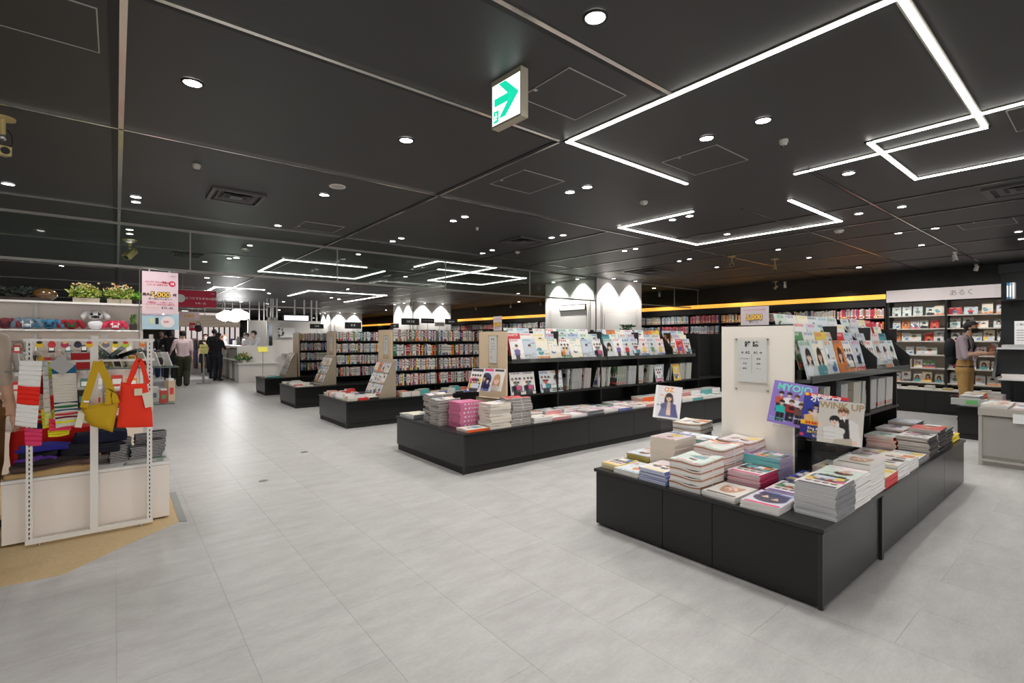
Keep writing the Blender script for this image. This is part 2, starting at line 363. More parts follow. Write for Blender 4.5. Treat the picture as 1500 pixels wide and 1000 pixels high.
# the same downlights carry on over the parts of the shop behind and beside the view
k = 0
for (x, y) in [(-2.5, -1.5), (1.0, -2.0), (4.3, -2.0), (8.0, -2.2), (10.8, -1.5), (-3.5, 2.0), (-.6, .6), (1.1, 1.0), (-4.5, 6), (11.2, .4), (11.2, 3.2), (9.0, .4), (6.6, -.2),
  (1.6, 9.5), (1.6, 13), (1.6, 17), (1.6, 21), (5, 10), (5, 13.5), (6, 17), (4.6, 21), (9.5, 11.5), (11.4, 8), (11.6, 14), (-3, 10), (-3, 15), (-7, 8), (6, 25), (2, 27), (10, 22), (3.6, 16.2), (4.8, 19.4), (3.6, 20.5), (5.6, 16.6), (2, 33), (6, 33), (10, 33), (-4, 25)]:  # those close around the booth are added to brighten it
    d = Vector((x, y, 0)); t_ = d.dot(FWD); s_ = d.dot(RGT)
    downlight(750+720*s_/t_ if t_ > .3 else 750, 497-720*1.4/t_ if t_ > .3 else 480, 'x', r=.05) if False else None
    names = ['over the aisle', 'beyond the aisle', 'over the shop back', 'beside the wall']
    tt = thing('downlight', 'round downlight over the rest of the shop', 'ceiling light', (x, y, 2.8), group='downlights over the rest of the shop')
    MB().cyl((0, 0, -.006), (0, 0, -.001), .06, BLACKM, 14).build('ring', tt); MB().cyl((0, 0, -.008), (0, 0, -.005), .045, LENS, 14).build('lens', tt)
    l = bpy.data.lights.new('lamp', 'SPOT'); l.energy = DOWN_W*1.7; l.spot_size = 2.6; l.spot_blend = .7; l.shadow_soft_size = .06; l.color = (1, .975, .94)
    o = bpy.data.objects.new('lamp', l); COL.objects.link(o); o.parent = tt; o.location = (0, 0, -.02)
# ================================================================= PRINTED COVERS (flat print, drawn by code into mesh colours)
rng = np.random.RandomState(11)
SKIN = [(236, 203, 184), (228, 190, 168), (242, 214, 198)]
HAIR = [(28, 22, 22), (45, 32, 28), (92, 58, 40), (60, 40, 30), (24, 24, 30)]
VIV = [(214, 60, 62), (226, 130, 60), (236, 206, 90), (96, 150, 100), (90, 160, 170), (70, 104, 170), (120, 100, 160), (212, 100, 140), (34, 32, 36), (246, 246, 246)]
PALE = [(240, 238, 234), (246, 242, 240), (226, 230, 236), (214, 222, 226), (240, 224, 226), (222, 234, 226), (205, 214, 226), (248, 240, 222)]
class Cv:
    def __init__(s, W, H, bg, ss=4):
        s.W, s.H, s.ss = W, H, ss; s.a = np.zeros((H*ss, W*ss, 3)); s.a[:] = bg
        s.Y, s.X = np.mgrid[0:H*ss, 0:W*ss]; s.X = (s.X+.5)/(W*ss); s.Y = (s.Y+.5)/(H*ss)   # 0..1, y down
        s.asp = H/float(W)
    def rect(s, x0, y0, x1, y1, c): s.a[(s.X >= x0) & (s.X < x1) & (s.Y >= y0) & (s.Y < y1)] = c
    def ell(s, x, y, rx, ry, c): s.a[((s.X-x)/rx)**2+((s.Y-y)/ry)**2 < 1] = c
    def tri(s, pts, c):
        m = np.ones(s.X.shape, bool); n = len(pts)
        ar = sum(pts[i][0]*pts[(i+1) % n][1]-pts[(i+1) % n][0]*pts[i][1] for i in range(n))
        for i in range(n):
            (ax, ay), (bx, by) = pts[i], pts[(i+1) % n]
            e = (bx-ax)*(s.Y-ay)-(by-ay)*(s.X-ax); m &= (e >= 0) if ar > 0 else (e <= 0)
        s.a[m] = c
    def person(s, x, y, h, hair, skin, top, long=False, legs=None, face=True):
        """head centre at x,y; h = head height as a share of the page height"""
        ry = h/2; rx = ry*s.asp*.78
        if long: s.ell(x, y+ry*.9, rx*1.45, ry*2.1, hair)
        s.tri([(x-rx*2.3, y+ry*4.6), (x-rx*2.1, y+ry*1.9), (x-rx*.6, y+ry*1.25), (x+rx*.6, y+ry*1.25), (x+rx*2.1, y+ry*1.9), (x+rx*2.3, y+ry*4.6)], top)
        s.ell(x-rx*1.9, y+ry*2.4, rx*.6, ry*.7, top); s.ell(x+rx*1.9, y+ry*2.4, rx*.6, ry*.7, top)
        if legs is not None: s.rect(x-rx*1.7, y+ry*4.5, x-rx*.1, y+ry*8.5, legs); s.rect(x+rx*.1, y+ry*4.5, x+rx*1.7, y+ry*8.5, legs)
        s.rect(x-rx*.38, y+ry*.7, x+rx*.38, y+ry*1.45, tuple(v*.9 for v in skin))
        s.tri([(x-rx*.4, y+ry*1.3), (x+rx*.4, y+ry*1.3), (x, y+ry*1.9)], tuple(v*.95 for v in skin))
        s.ell(x, y-ry*.22, rx*1.2, ry*1.02, hair); s.ell(x, y+ry*.12, rx*.9, ry*.92, skin)
        s.a[(((s.X-x)/(rx*1.1))**2+((s.Y-(y-ry*.45))/(ry*.75))**2 < 1) & (s.Y < y-ry*.12+((s.X-x)/rx)**2*ry*.25)] = hair
        if face:
            for k in (-1, 1): s.ell(x+k*rx*.38, y+ry*.12, rx*.16, ry*.09, (50, 36, 34)); s.rect(x+k*rx*.38-rx*.2, y-ry*.06, x+k*rx*.38+rx*.2, y-ry*.01, hair)
            s.ell(x, y+ry*.6, rx*.28, ry*.09, (196, 92, 92)); s.ell(x, y+ry*.38, rx*.1, ry*.08, tuple(v*.88 for v in skin))
    def words(s, x0, y0, x1, y1, c, dens=.72):
        """a line of small type, too small to read"""
        n = max(2, int((x1-x0)/(y1-y0)/s.asp*1.3)); w = (x1-x0)/n
        for i in range(n):
            if R.random() < dens: s.rect(x0+i*w, y0+(y1-y0)*R.uniform(0, .2), x0+(i+.72)*w, y1, c)
    def out(s):
        W, H, ss = s.W, s.H, s.ss; a = s.a.reshape(H, ss, W, ss, 3).mean((1, 3))/255.
        return np.where(a <= .04045, a/12.92, ((a+.055)/1.055)**2.4)
def random_cover(k, W=26, H=36, bg=None):
    bg = bg or (R.choice(PALE) if R.random() < .84 else R.choice(VIV)); c = Cv(W, H, bg)
    dark = sum(bg) < 380; tc = (250, 250, 250) if dark else R.choice(VIV[:9])
    typ = R.randrange(6)
    if typ in (0, 1): c.person(R.uniform(.4, .6), .42, .34, R.choice(HAIR), R.choice(SKIN), R.choice(VIV+PALE), R.random() < .5)
    elif typ == 2:
        c.person(.33, .40, .22, R.choice(HAIR), R.choice(SKIN), R.choice(VIV)); c.person(.67, .46, .22, R.choice(HAIR), R.choice(SKIN), R.choice(PALE))
    elif typ == 3:
        for i in range(3): c.person(.22+.28*i, .33, .13, R.choice(HAIR), R.choice(SKIN), R.choice(VIV+PALE), legs=R.choice([(40, 40, 50), (90, 90, 110)]))
        for i in range(2): c.person(.36+.28*i, .5, .14, R.choice(HAIR), R.choice(SKIN), R.choice(VIV+PALE), legs=(40, 40, 50))
    elif typ == 4:
        for i in range(5): c.ell(R.uniform(.15, .85), R.uniform(.3, .85), R.uniform(.08, .25), R.uniform(.06, .16), R.choice(VIV+PALE))
        c.rect(.1, .55, .9, .62, R.choice(PALE))
    else: c.person(.5, .36, .17, R.choice(HAIR), R.choice(SKIN), R.choice(VIV+PALE), legs=R.choice([(40, 40, 50), (200, 190, 180)]))
    n = R.randint(3, 8); L_ = R.uniform(.5, .88); x0 = R.choice([.06, (1-L_)/2]); w = L_/n; ht = R.uniform(.06, .12)
    for i in range(n):
        a, b = x0+i*w, x0+(i+.8)*w; q = R.randrange(4)
        if q == 0: c.ell((a+b)/2, .04+ht/2, (b-a)/2, ht/2, tc); c.ell((a+b)/2, .04+ht/2, (b-a)/4, ht/4, bg)
        elif q == 1: c.rect(a, .04, a+(b-a)*.35, .04+ht, tc); c.rect(a, .04, b, .04+ht*.3, tc)
        elif q == 2: c.rect((a+b)/2-(b-a)*.18, .04, (a+b)/2+(b-a)*.18, .04+ht, tc); c.rect(a, .04+ht*.4, b, .04+ht*.65, tc)
        else: c.rect(a, .04, a+(b-a)*.3, .04+ht, tc); c.rect(b-(b-a)*.3, .04, b, .04+ht, tc)
    for i in range(R.randint(3, 6)):
        y = R.uniform(.2, .92); x = R.choice([.05, .55, .62]); c.words(x, y, x+R.uniform(.25, .4), y+.03, R.choice([tc, (30, 30, 30), (255, 255, 255)]))
    if R.random() < .35: c.rect(0, .84, 1, .97, R.choice(VIV)); c.words(.08, .87, .92, .93, (250, 250, 250))
    return c.out()
def cover_grid(mb, img, w, h, o, X, Yd, m=None, wav=0.):
    """grid of quads carrying img; o = top-left corner, X along the width, Yd down the height"""
    H, W = img.shape[:2]; vs = []; cs = []
    N = Vector(X).cross(-Vector(Yd)).normalized()
    xs = np.linspace(0, 1, W+1); ys = np.linspace(0, 1, H+1)
    pad = np.pad(img, ((0, 1), (0, 1), (0, 0)), 'edge')
    for j in range(H+1):
        for i in range(W+1):
            p = Vector(o)+Vector(X)*(w*xs[i])+Vector(Yd)*(h*ys[j])
            if wav: p += N*wav*math.sin(xs[i]*PI)*(.6+.4*math.sin(ys[j]*5))
            vs.append(p); cs.append(tuple(pad[j, i]))
    fs = [(j*(W+1)+i, (j+1)*(W+1)+i, (j+1)*(W+1)+i+1, j*(W+1)+i+1) for j in range(H) for i in range(W)]
    mb.add(vs, fs, m or GLOSS, cs); return mb
MW, MH = .212, .285
def mean_col(img): return tuple(img.reshape(-1, 3).mean(0))
def magazine_mesh(name, img, th=.007, w=MW, h=MH, spine=None, pagec=(222, 219, 212), m=None, flat=True):
    """lies in its XY plane, cover up, origin at the centre of the underside; spine on the -X side"""
    mb = MB(); sp = spine if spine is not None else mean_col(img[:, :3])
    pc = lin(pagec)
    mb.box(-w/2+.0006, w/2-.001, -h/2+.001, h/2-.001, .0004, th-.0006, PRINT, pc)
    mb.box(-w/2, w/2, -h/2, h/2, 0, .0004, PRINT, pc); mb.box(-w/2, -w/2+.0007, -h/2, h/2, 0, th-.0003, PRINT, sp)
    cover_grid(mb, img, w, h, (-w/2, h/2, th), (1, 0, 0), (0, -1, 0), m)
    return mb.mesh(name)
def plain_magazine(name, th, w, h, top, spine, pagec):
    """a magazine inside a pile: only its edges show; eight-sided so its fore-edge bows a little"""
    mb = MB(); pc = lin(pagec)
    mb.box(-w/2+.0008, w/2-.0012, -h/2+.0012, h/2-.0012, .0005, th-.0008, PRINT, pc)
    mb.box(-w/2, w/2, -h/2, h/2, th-.0009, th-.0001, PRINT, lin(top)); mb.box(-w/2, w/2, -h/2, h/2, 0, .0006, PRINT, lin(top))
    mb.box(-w/2-.0002, -w/2+.0008, -h/2, h/2, 0, th-.0001, PRINT, lin(spine))
    return mb.mesh(name)
COVERS = [random_cover(k) for k in range(44)]
LIGHT = sorted(range(44), key=lambda i: -float(COVERS[i].mean()))[:18]
MAGS = [magazine_mesh('magazine', c) for c in COVERS]
def cname(c):
    """everyday colour word of a linear colour"""
    r, g, b = [min(1., max(0., v))**(1/2.2) for v in c]; mx, mn = max(r, g, b), min(r, g, b)
    if mx-mn < .07: return 'white' if mx > .86 else 'pale grey' if mx > .66 else 'grey' if mx > .35 else 'black'
    import colorsys
    h, s, v = colorsys.rgb_to_hsv(r, g, b); h *= 360; pre = 'dark ' if v < .45 else 'pale ' if s < .28 else ''
    return pre+('red' if h < 14 or h > 345 else 'orange' if h < 38 else 'yellow' if h < 66 else 'green' if h < 160 else 'teal' if h < 195 else 'blue' if h < 255 else 'purple' if h < 290 else 'pink')
ORD = ['first', 'second', 'third', 'fourth', 'fifth', 'sixth', 'seventh', 'eighth', 'ninth', 'tenth', 'eleventh', 'twelfth', 'thirteenth', 'fourteenth', 'fifteenth', 'sixteenth', 'seventeenth', 'eighteenth', 'nineteenth', 'twentieth']
def nth(i):
    if i < 20: return ORD[i]
    n = i+1; return '%d%s' % (n, 'th' if 10 < n % 100 < 20 else {1: 'st', 2: 'nd', 3: 'rd'}.get(n % 10, 'th'))
# ================================================================= DISPLAY TABLES AND GONDOLAS
TH = .425      # table height
PANELM = mat('table_panel', (22, 23, 22), .32, noise=.05, nscale=3, spec=.34, coat=.25)
def table(x0, x1, y0, y1, jx, jy, label, h=TH, toe=True, post=None):
    t = thing('display_table', label, 'table', (x0, y0, 0)); w, d = x1-x0, y1-y0; tz = .07 if toe else .012
    MB().box(.03, w-.03, .03, d-.03, 0, tz+.01, BLACKM).box(.02, w-.02, .02, d-.02, tz, h-.03, BLACKM).build('carcass', t)
    MB().box(-.012, w+.012, -.012, d+.012, h-.022, h, BLACK).build('top', t)
    xs = [0]+[j-x0 for j in jx]+[w]; ys = [0]+[j-y0 for j in jy]+[d]; g = .0022; zt = h-.028
    for a, b in zip(xs, xs[1:]):
        MB().box(a+g, b-g, 0, .018, tz+.004, zt, PANELM).build('panel', t); MB().box(a+g, b-g, d-.018, d, tz+.004, zt, PANELM).build('panel', t)
    for a, b in zip(ys, ys[1:]):
        MB().box(0, .018, a+g, b-g, tz+.004, zt, PANELM).build('panel', t); MB().box(w-.018, w, a+g, b-g, tz+.004, zt, PANELM).build('panel', t)
    MB().box(-.003, .02, -.003, .02, .004, zt, BLACK).build('corner_trim', t)
    if post:
        for q in post: MB().box(q-x0-.02, q-x0+.02, -.014, .02, 0, zt, BLACK).build('post', t)
    if toe: MB().box(.012, w-.012, .012, .028, 0, tz, BLACKM).box(.012, .028, .028, d-.012, 0, tz, BLACKM).build('toe_kick', t)
    return t
table(2.83, 6.43, .97, 2.50, [3.80, 4.72, 5.60], [1.57, 1.92], 'black low magazine table in front of the first cream end panel', toe=False, post=[3.80])
table(2.79, 9.3, 4.26, 5.81, [3.74, 4.68, 5.61, 6.54, 7.46, 8.4], [], 'black low table carrying the pink boxed stack and second rack')
table(2.80, 8.2, 7.61, 8.92, [3.74, 4.68, 5.61, 6.5, 7.5], [], 'black low table of paperbacks before the tall full bookcase')
table(2.82, 8.0, 10.5, 11.70, [3.74, 4.9, 6], [], 'black low book table fourth along the aisle')
table(2.88, 7.5, 13.4, 14.4, [3.8, 4.9, 6], [], 'black low book table nearest the service counter')

BIRCH = mat('birch_panel', (222, 200, 170), .45, noise=.06, nscale=6)
def gondola(x0, x1, yc, hw, label, shelves, top, bays, tray=False, pm=CREAM, paper=None, pw=.30, right_sheet=False):
    """black double-sided shelving with a panel closing the aisle end; shelves = heights of the boards"""
    t = thing('book_gondola', label, 'bookcase', (x0, yc, TH)); L = x1-x0; b = TH
    MB().box(-.03, 0, -pw, pw, 0.001, top-b-.05, pm).build('end_panel', t)
    MB().box(.001, L, -.012, .012, 0.001, top-b-.08, BLACKM).build('back_panel', t)
    MB().box(.001, L, -hw, hw, 0.001, .03, BLACK).build('base', t)
    for z in shelves:
        for s in (-1, 1): MB().box(.001, L, min(s*.013, s*hw), max(s*.013, s*hw), z-b-.02, z-b, BLACK).build('shelf', t)
    x = 0
    for i in range(bays+1):
        xx = .002 if i == 0 else L*i/bays
        MB().box(xx, xx+.018, -hw+.02, hw-.02, .03, top-b-.04, BLACK).build('upright', t)
    return t
# 1: magazine racks of the first two tables
G1X = (3.76, 6.38); G2X = (3.72, 9.0)
g1 = gondola(3.79, 6.38, 1.74, .27, 'black magazine rack behind the near cream panel with a white notice', [.72], 1.55, 3, pm=CREAM, pw=.265)
g2 = gondola(3.75, 9.0, 5.03, .28, 'black magazine rack behind the birch panel beside the pink boxes', [.70], 1.55, 6, pm=BIRCH, pw=.285)
g3 = gondola(3.76, 8.1, 8.26, .25, 'full bookcase of paperbacks with black category signs on top', [.585, .85, 1.11, 1.37], 1.62, 5, pm=BIRCH, pw=.27)
g4 = gondola(3.76, 7.8, 11.10, .25, 'paperback bookcase behind the fourth table', [.585, .85, 1.11, 1.37], 1.62, 4, pm=BIRCH, pw=.26)
g5 = gondola(3.76, 7.2, 13.85, .25, 'paperback bookcase nearest the service booth', [.585, .85, 1.11, 1.37], 1.62, 4, pm=BIRCH, pw=.26)

def notice(x, y, z, w, h, lines, label, head=None, X=(0, -1, 0)):
    """paper in a clear sleeve screwed to an end panel; faces the aisle (-X)"""
    t = thing('notice', label, 'notice', (x, y, z))
    MB().box(-.012, -.009, -w/2-.02, w/2+.02, -h/2-.07, h/2+.02, ACRYL).build('acrylic_sleeve', t)
    MB().box(-.007, -.004, -w/2, w/2, -h/2, h/2, WPAPER).build('paper', t)
    m = MB()
    for sy in (-1, 1):
        for zz in (h/2+.005, -h/2-.055): m.cyl((-.016, sy*(w/2+.006), zz), (0, sy*(w/2+.006), zz), .006, STEEL, 8)
    m.build('screws', t)
    for (s, dy, dz, sz) in lines: text(s, BTXT, t, (-.0078, -dy, dz), sz, X=X, bold=.02 if sz > .02 else 0)
    return t
nt_ = [('雑 誌', 0, .115, .036), ('← A2', -.035, .07, .021), ('A1 →', .035, .07, .021), ('エンタメホビー', -.038, .035, .0085), ('新聞', .038, .035, .012),
       ('女性', -.038, .008, .012), ('音楽', .038, .008, .012), ('趣味', -.038, -.02, .012), ('アニメ', .038, -.02, .010)]
nt_ = [(a_, b_*1.36, (c_-.022)*1.36, d_*1.3) for a_, b_, c_, d_ in nt_]
n1 = notice(3.76, 1.765, 1.235, .225, .32, nt_, 'white magazine section notice on the near cream end panel')
MB().box(-.0085, -.0075, -.0008, .0008, -.1, .05, mat('rule_grey', (190, 190, 190))).build('rule', n1)
notice(3.72, 5.0, 1.27, .16, .34, [('雑 誌', 0, .13, .03), ('B2  B1', 0, .08, .02), ('女性  生活', 0, .04, .014), ('料理  手芸', 0, .005, .014), ('健康', -.035, -.03, .014), ('美容', -.035, -.1, .014)], 'white section notice on the birch panel above three leaning magazines')
notice(3.73, 8.2, 1.3, .16, .32, [('文 庫', 0, .11, .03), ('小説', 0, .05, .02), ('文芸', 0, .01, .02), ('時代', 0, -.03, .02), ('推理', 0, -.07, .02)], 'section notice on the birch panel of the full bookcase')
notice(3.73, 11.05, 1.3, .15, .32, [('新 書', 0, .11, .03), ('社会', 0, .04, .02), ('歴史', 0, 0, .02)], 'section notice on the birch panel of the fourth bookcase')

# ---- magazines standing in the racks
def lean(x, y, z, me, tilt, yaw=0., sx=1.):
    """magazine standing face out toward -Y, leaning back by tilt; foot of the cover at x,y,z"""
    X = Vector((math.cos(yaw), math.sin(yaw), 0)); B = Vector((-X.y, X.x, 0))     # B = backwards
    U = (Vector((0, 0, 1))*math.cos(tilt)+B*math.sin(tilt)); N = X.cross(U)
    h2 = MH/2
    return frame(Vector((x, y, z))+U*h2-N*.0+N*.0, X*sx, U, N)
def rack(gx0, gx1, yf, tiers, z0, dz, dy, where, tray_z, step=.2, divs=(), grp=None):
    """tiers of face-out magazines on sloping ledges"""
    L = gx1-gx0; gg = g1 if 'first' in where else g2; t = bpy.data.objects.new('magazine_tray', None); COL.objects.link(t); t.parent = gg; t.location = (gx0-gg.location.x, yf-gg.location.y, tray_z-gg.location.z)
    MB().box(0, L, -.02, .30, -.03, -.008, mat('tray_grey', (78, 80, 79), .4)).box(0, L, -.03, -.012, -.03, .02, mat('tray_grey')).build('tray', t)
    MB().box(0.002, L-.002, -.036, -.033, -.02, .095, ACRYL).build('front_strip', t)
    for i in range(1, tiers): MB().box(0, L, dy*i-.012, dy*i+.02, -.008, dz*i-.006, BLACK).build('ledge', t)
    for d in divs: MB().poly([(0, 0), (0, 0)], 0, 0, BLACK) if False else MB().add([(d-gx0+s, y, z) for s in (-.009, .009) for y, z in ((-.03, -.03), (.30, -.03), (.30, .40), (.25, .41), (-.03, .12))], [(0, 1, 2, 3, 4), (9, 8, 7, 6, 5), (0, 5, 6, 1), (1, 6, 7, 2), (2, 7, 8, 3), (3, 8, 9, 4), (4, 9, 5, 0)], BLACK).build('divider', t)
    wmin = {0: 'front', 1: 'second', 2: 'third', 3: 'back'}
    for i in range(tiers):
        x = gx0+.13; k = 0
        while x < gx1-.11:
            if any(abs(x-d) < .12 for d in divs): x = [d for d in divs if abs(x-d) < .12][0]+.125
            ci = R.randrange(len(MAGS)); o = link('magazine', MAGS[ci], M=lean(x+R.uniform(-.006, .006), yf+dy*i+.012, tray_z+dz*i-.006+.002*(k % 2), MAGS[ci], .24+R.uniform(-.02, .03), R.uniform(-.02, .02)))
            tag(o, '%s-toned magazine, %s along the %s row of the %s' % (cname(mean_col(COVERS[ci][:6])), nth(k), wmin[i], where), 'magazine', grp)
            x += step*R.choice([1, 1, 1.04, .97]) if R.random() > .06 else step*1.35
            k += 1
rack(3.83, 6.36, 1.40, 4, 1.1, .068, .06, 'first rack', 1.118, .214, divs=(5.27, 6.34), grp='face-out magazines in the first rack')
rack(3.79, 7.9, 4.72, 3, 1.1, .07, .06, 'second rack', 1.135, .214, divs=(5.55, 7.2), grp='face-out magazines in the second rack')
# ---- magazines standing on the lower boards of both racks
def lower_row(x0, x1, y, z, where, pat):
    x = x0; k = 0
    for kind, n, ci in pat:
        if kind == 'face':
            for i in range(n):
                o = link('magazine', MAGS[ci], M=lean(x+.107, y, z, None, .16+.01*i, 0)); tag(o, '%s-toned face-out magazine, %s on the lower board of the %s' % (cname(mean_col(COVERS[ci][:6])), nth(k), where), 'magazine', 'magazines on the lower rack boards'); k += 1; x += .2
        elif kind == 'fan':      # standing sideways with covers half seen
            for i in range(n):
                a = 1.25; X = -Vector((math.cos(a), math.sin(a), 0)); U = Vector((.10, 0, .995)).normalized(); X = (X-U*X.dot(U)).normalized(); N = X.cross(U)
                o = link('magazine', MAGS[ci], M=frame(Vector((x+.02, y+.1, z+.002))+U*(MH/2), X, U, N)); tag(o, '%s-toned edge-on magazine, %s on the lower board of the %s' % (cname(mean_col(COVERS[ci][:6])), nth(k), where), 'magazine', 'magazines on the lower rack boards'); k += 1; x += .028
            x += .05
        else: x += n*.1
        if x > x1: break
lower_row(3.86, 6.3, 1.52, .721, 'first rack', [('gap', 3, 0), ('fan', 6, 3), ('gap', 1, 0), ('fan', 5, 9), ('gap', 2, 0), ('fan', 6, 12), ('gap', 1, 0), ('fan', 7, 15), ('fan', 7, 18), ('fan', 6, 24), ('fan', 8, 30), ('fan', 8, 21)])
lower_row(3.83, 8.2, 4.78, .701, 'second rack', [('face', 2, 5), ('gap', 1, 0), ('face', 1, 8), ('face', 1, 2), ('gap', 1, 0), ('fan', 2, 16), ('fan', 7, 13), ('fan', 5, 22), ('gap', 1, 0), ('fan', 6, 25), ('fan', 2, 7), ('gap', 1, 0), ('fan', 8, 28), ('fan', 7, 31), ('fan', 5, 33), ('gap', 1, 0), ('fan', 4, 35), ('face', 1, 38), ('fan', 1, 2), ('gap', 1, 0), ('fan', 3, 12), ('face', 1, 40), ('fan', 5, 20), ('fan', 6, 9)])

# ---- small counter posters on top of the panels
def small_poster(x, y, z, label, w=.2, h=.145):
    t = thing('counter_poster', label, 'poster', (x, y, z))
    MB().box(-.002, .002, -w/2, w/2, .008, h, mat('poster_paper', (225, 214, 222), .5)).build('sheet', t)
    MB().box(-.03, .03, -w/2, w/2, 0, .004, ACRYL).box(-.006, -.003, -w/2, w/2, .004, h+.004, ACRYL).build('stand', t)
    text('5,000', mat('gold_print', (236, 190, 90), .5), t, (-.0072, 0, h*.45), h*.36, X=(0, -1, 0), bold=.05)
    text('5,000', mat('brown_print', (70, 38, 30), .5), t, (-.0068, 0, h*.45), h*.36, X=(0, -1, 0), bold=.09)
    text('マルコとマルオの14日間', mat('red_print', (205, 48, 92), .5), t, (-.007, 0, h*.82), h*.1, X=(0, -1, 0)); text('5.11 - 21', BTXT, t, (-.007, 0, h*.2), h*.12, X=(0, -1, 0))
small_poster(3.79, 1.76, 1.501, 'small campaign card standing on the near cream panel', .21, .15)
small_poster(3.75, 4.95, 1.501, 'small campaign card standing on the birch panel of the second rack', .17, .19)

# ================================================================= UPRIGHT BOOKS
SPC = [(232, 230, 224)]*9+[(240, 236, 226)]*4+[(214, 210, 204)]*3+[(40, 40, 44), (30, 60, 120), (180, 40, 44), (214, 60, 52), (236, 200, 60), (240, 130, 50), (70, 130, 80), (60, 120, 180), (130, 160, 190), (200, 150, 160), (150, 110, 80), (96, 70, 110)]
def spine_book(th, h, d, base):
    """paperback standing up, spine toward -Y at y=0, from x=0 to th"""
    mb = MB(); c = lin(base); mb.box(.0008, th-.0008, .001, d-.001, .001, h-.0015, PRINT, lin((226, 218, 200)))
    mb.box(0, .0009, 0, d, 0, h, PRINT, c).box(th-.0009, th, 0, d, 0, h, PRINT, c)
    N = 9; cols = [c]*(N+1); band = lin(R.choice(VIV)); dk = lin((40, 40, 44)) if sum(base) > 360 else lin((240, 240, 236)); p = R.random()
    for i in range(N):
        if i < 2 and p < .45: cc = band
        elif 4 <= i <= 7 and i % 2 == 0: cc = tuple(.45*a+.55*b for a, b in zip(c, dk))
        else: cc = c
        z0, z1 = h*i/N, h*(i+1)/N; mb.add([(0, 0, z0), (th, 0, z0), (th, 0, z1), (0, 0, z1)], [(0, 1, 2, 3)], PRINT, cc)
    return mb
BOOKS = []
for i in range(48):
    th = R.choice([.018, .02, .022, .025, .028]); h = R.uniform(.178, .208); b = SPC[i % len(SPC)]; mb = spine_book(th, h, .13, b); BOOKS.append((mb.mesh('paperback'), th, mb, b))
def book_row(x0, x1, y, z, where, row, singly, out=None):
    x = x0; k = 0
    while x < x1-.03:
        me, th, mb, b = R.choice(BOOKS)
        if R.random() < .02: x += .02
        if singly:
            o = link('paperback', me, loc=(x, y+R.uniform(0, .008), z)); tag(o, '%s-spined paperback, %s along the %s board of the %s' % (cname(lin(b)), nth(k), row, where), 'book', 'paperbacks in the '+where)
        else:
            dy = R.uniform(0, .01); base = len(out.v); out.add([(a+x, bb+y+dy, c+z) for a, bb, c in mb.v], mb.f, PRINT, mb.c)
        x += th+.0004; k += 1
for z, rw in ((.585, 'lowest'), (.85, 'second lowest'), (1.11, 'third'), (1.37, 'top')): book_row(3.785, 4.68, 8.025, z+.0005, 'full bookcase', rw, True); book_row(4.71, 5.62, 8.025, z+.0005, 'full bookcase beyond its upright', rw, True)
st = MB()
for z in (.585, .85, 1.11, 1.37): book_row(5.64, 6.6, 8.025, z+.0005, '', '', False, st); book_row(3.785, 5.4, 10.865, z+.0005, '', '', False, st); book_row(3.785, 5.2, 13.615, z+.0005, '', '', False, st)
st.build('upright_books', label='rows of upright paperbacks filling the fourth and farther bookcases', cat='books', kind='stuff')

# ================================================================= PILES ON THE TABLES
STYLE = {  # page edge, top, spine
 'white': ((226, 222, 218), (240, 236, 232), (236, 232, 230)), 'grey': ((196, 196, 196), (225, 225, 225), (120, 120, 124)), 'pink': ((206, 200, 202), (226, 70, 120), (214, 60, 110)),
 'lilac': ((190, 178, 192), (150, 130, 200), (110, 190, 184)), 'cream': ((222, 212, 196), (236, 226, 220), (230, 220, 208)), 'olive': ((196, 180, 110), (200, 180, 90), (190, 172, 80)),
 'blue': ((206, 208, 216), (120, 140, 200), (120, 130, 190)), 'yellow': ((216, 212, 200), (240, 214, 60), (240, 214, 60)), 'dark': ((214, 206, 200), (46, 42, 44), (40, 36, 38)),
 'red': ((230, 214, 208), (214, 52, 50), (214, 52, 50)), 'orange': ((222, 214, 206), (238, 110, 50), (238, 104, 44)), 'teal': ((214, 218, 214), (70, 176, 170), (90, 180, 174)),
 'rose': ((222, 212, 212), (236, 196, 196), (226, 160, 160)), 'book': ((232, 222, 200), (236, 232, 226), (230, 226, 220)), 'box': ((206, 112, 150), (206, 112, 150), (206, 112, 150))}
_pm = {}
def pmag(style, th, w, h):
    k = (style, round(th, 4), round(w, 3), round(h, 3))
    if k not in _pm: s = STYLE[style]; _pm[k] = plain_magazine('magazine', th, w, h, s[1], s[2], s[0])
    return _pm[k]
_cm = {}
def cmag(ci, style, th, w, h):
    k = (ci, style, round(th, 4), round(w, 3), round(h, 3))
    if k not in _cm: _cm[k] = magazine_mesh('magazine', HERO[ci] if isinstance(ci, str) else COVERS[ci], th, w, h, lin(STYLE[style][2]), STYLE[style][0])
    return _cm[k]
HERO = {}
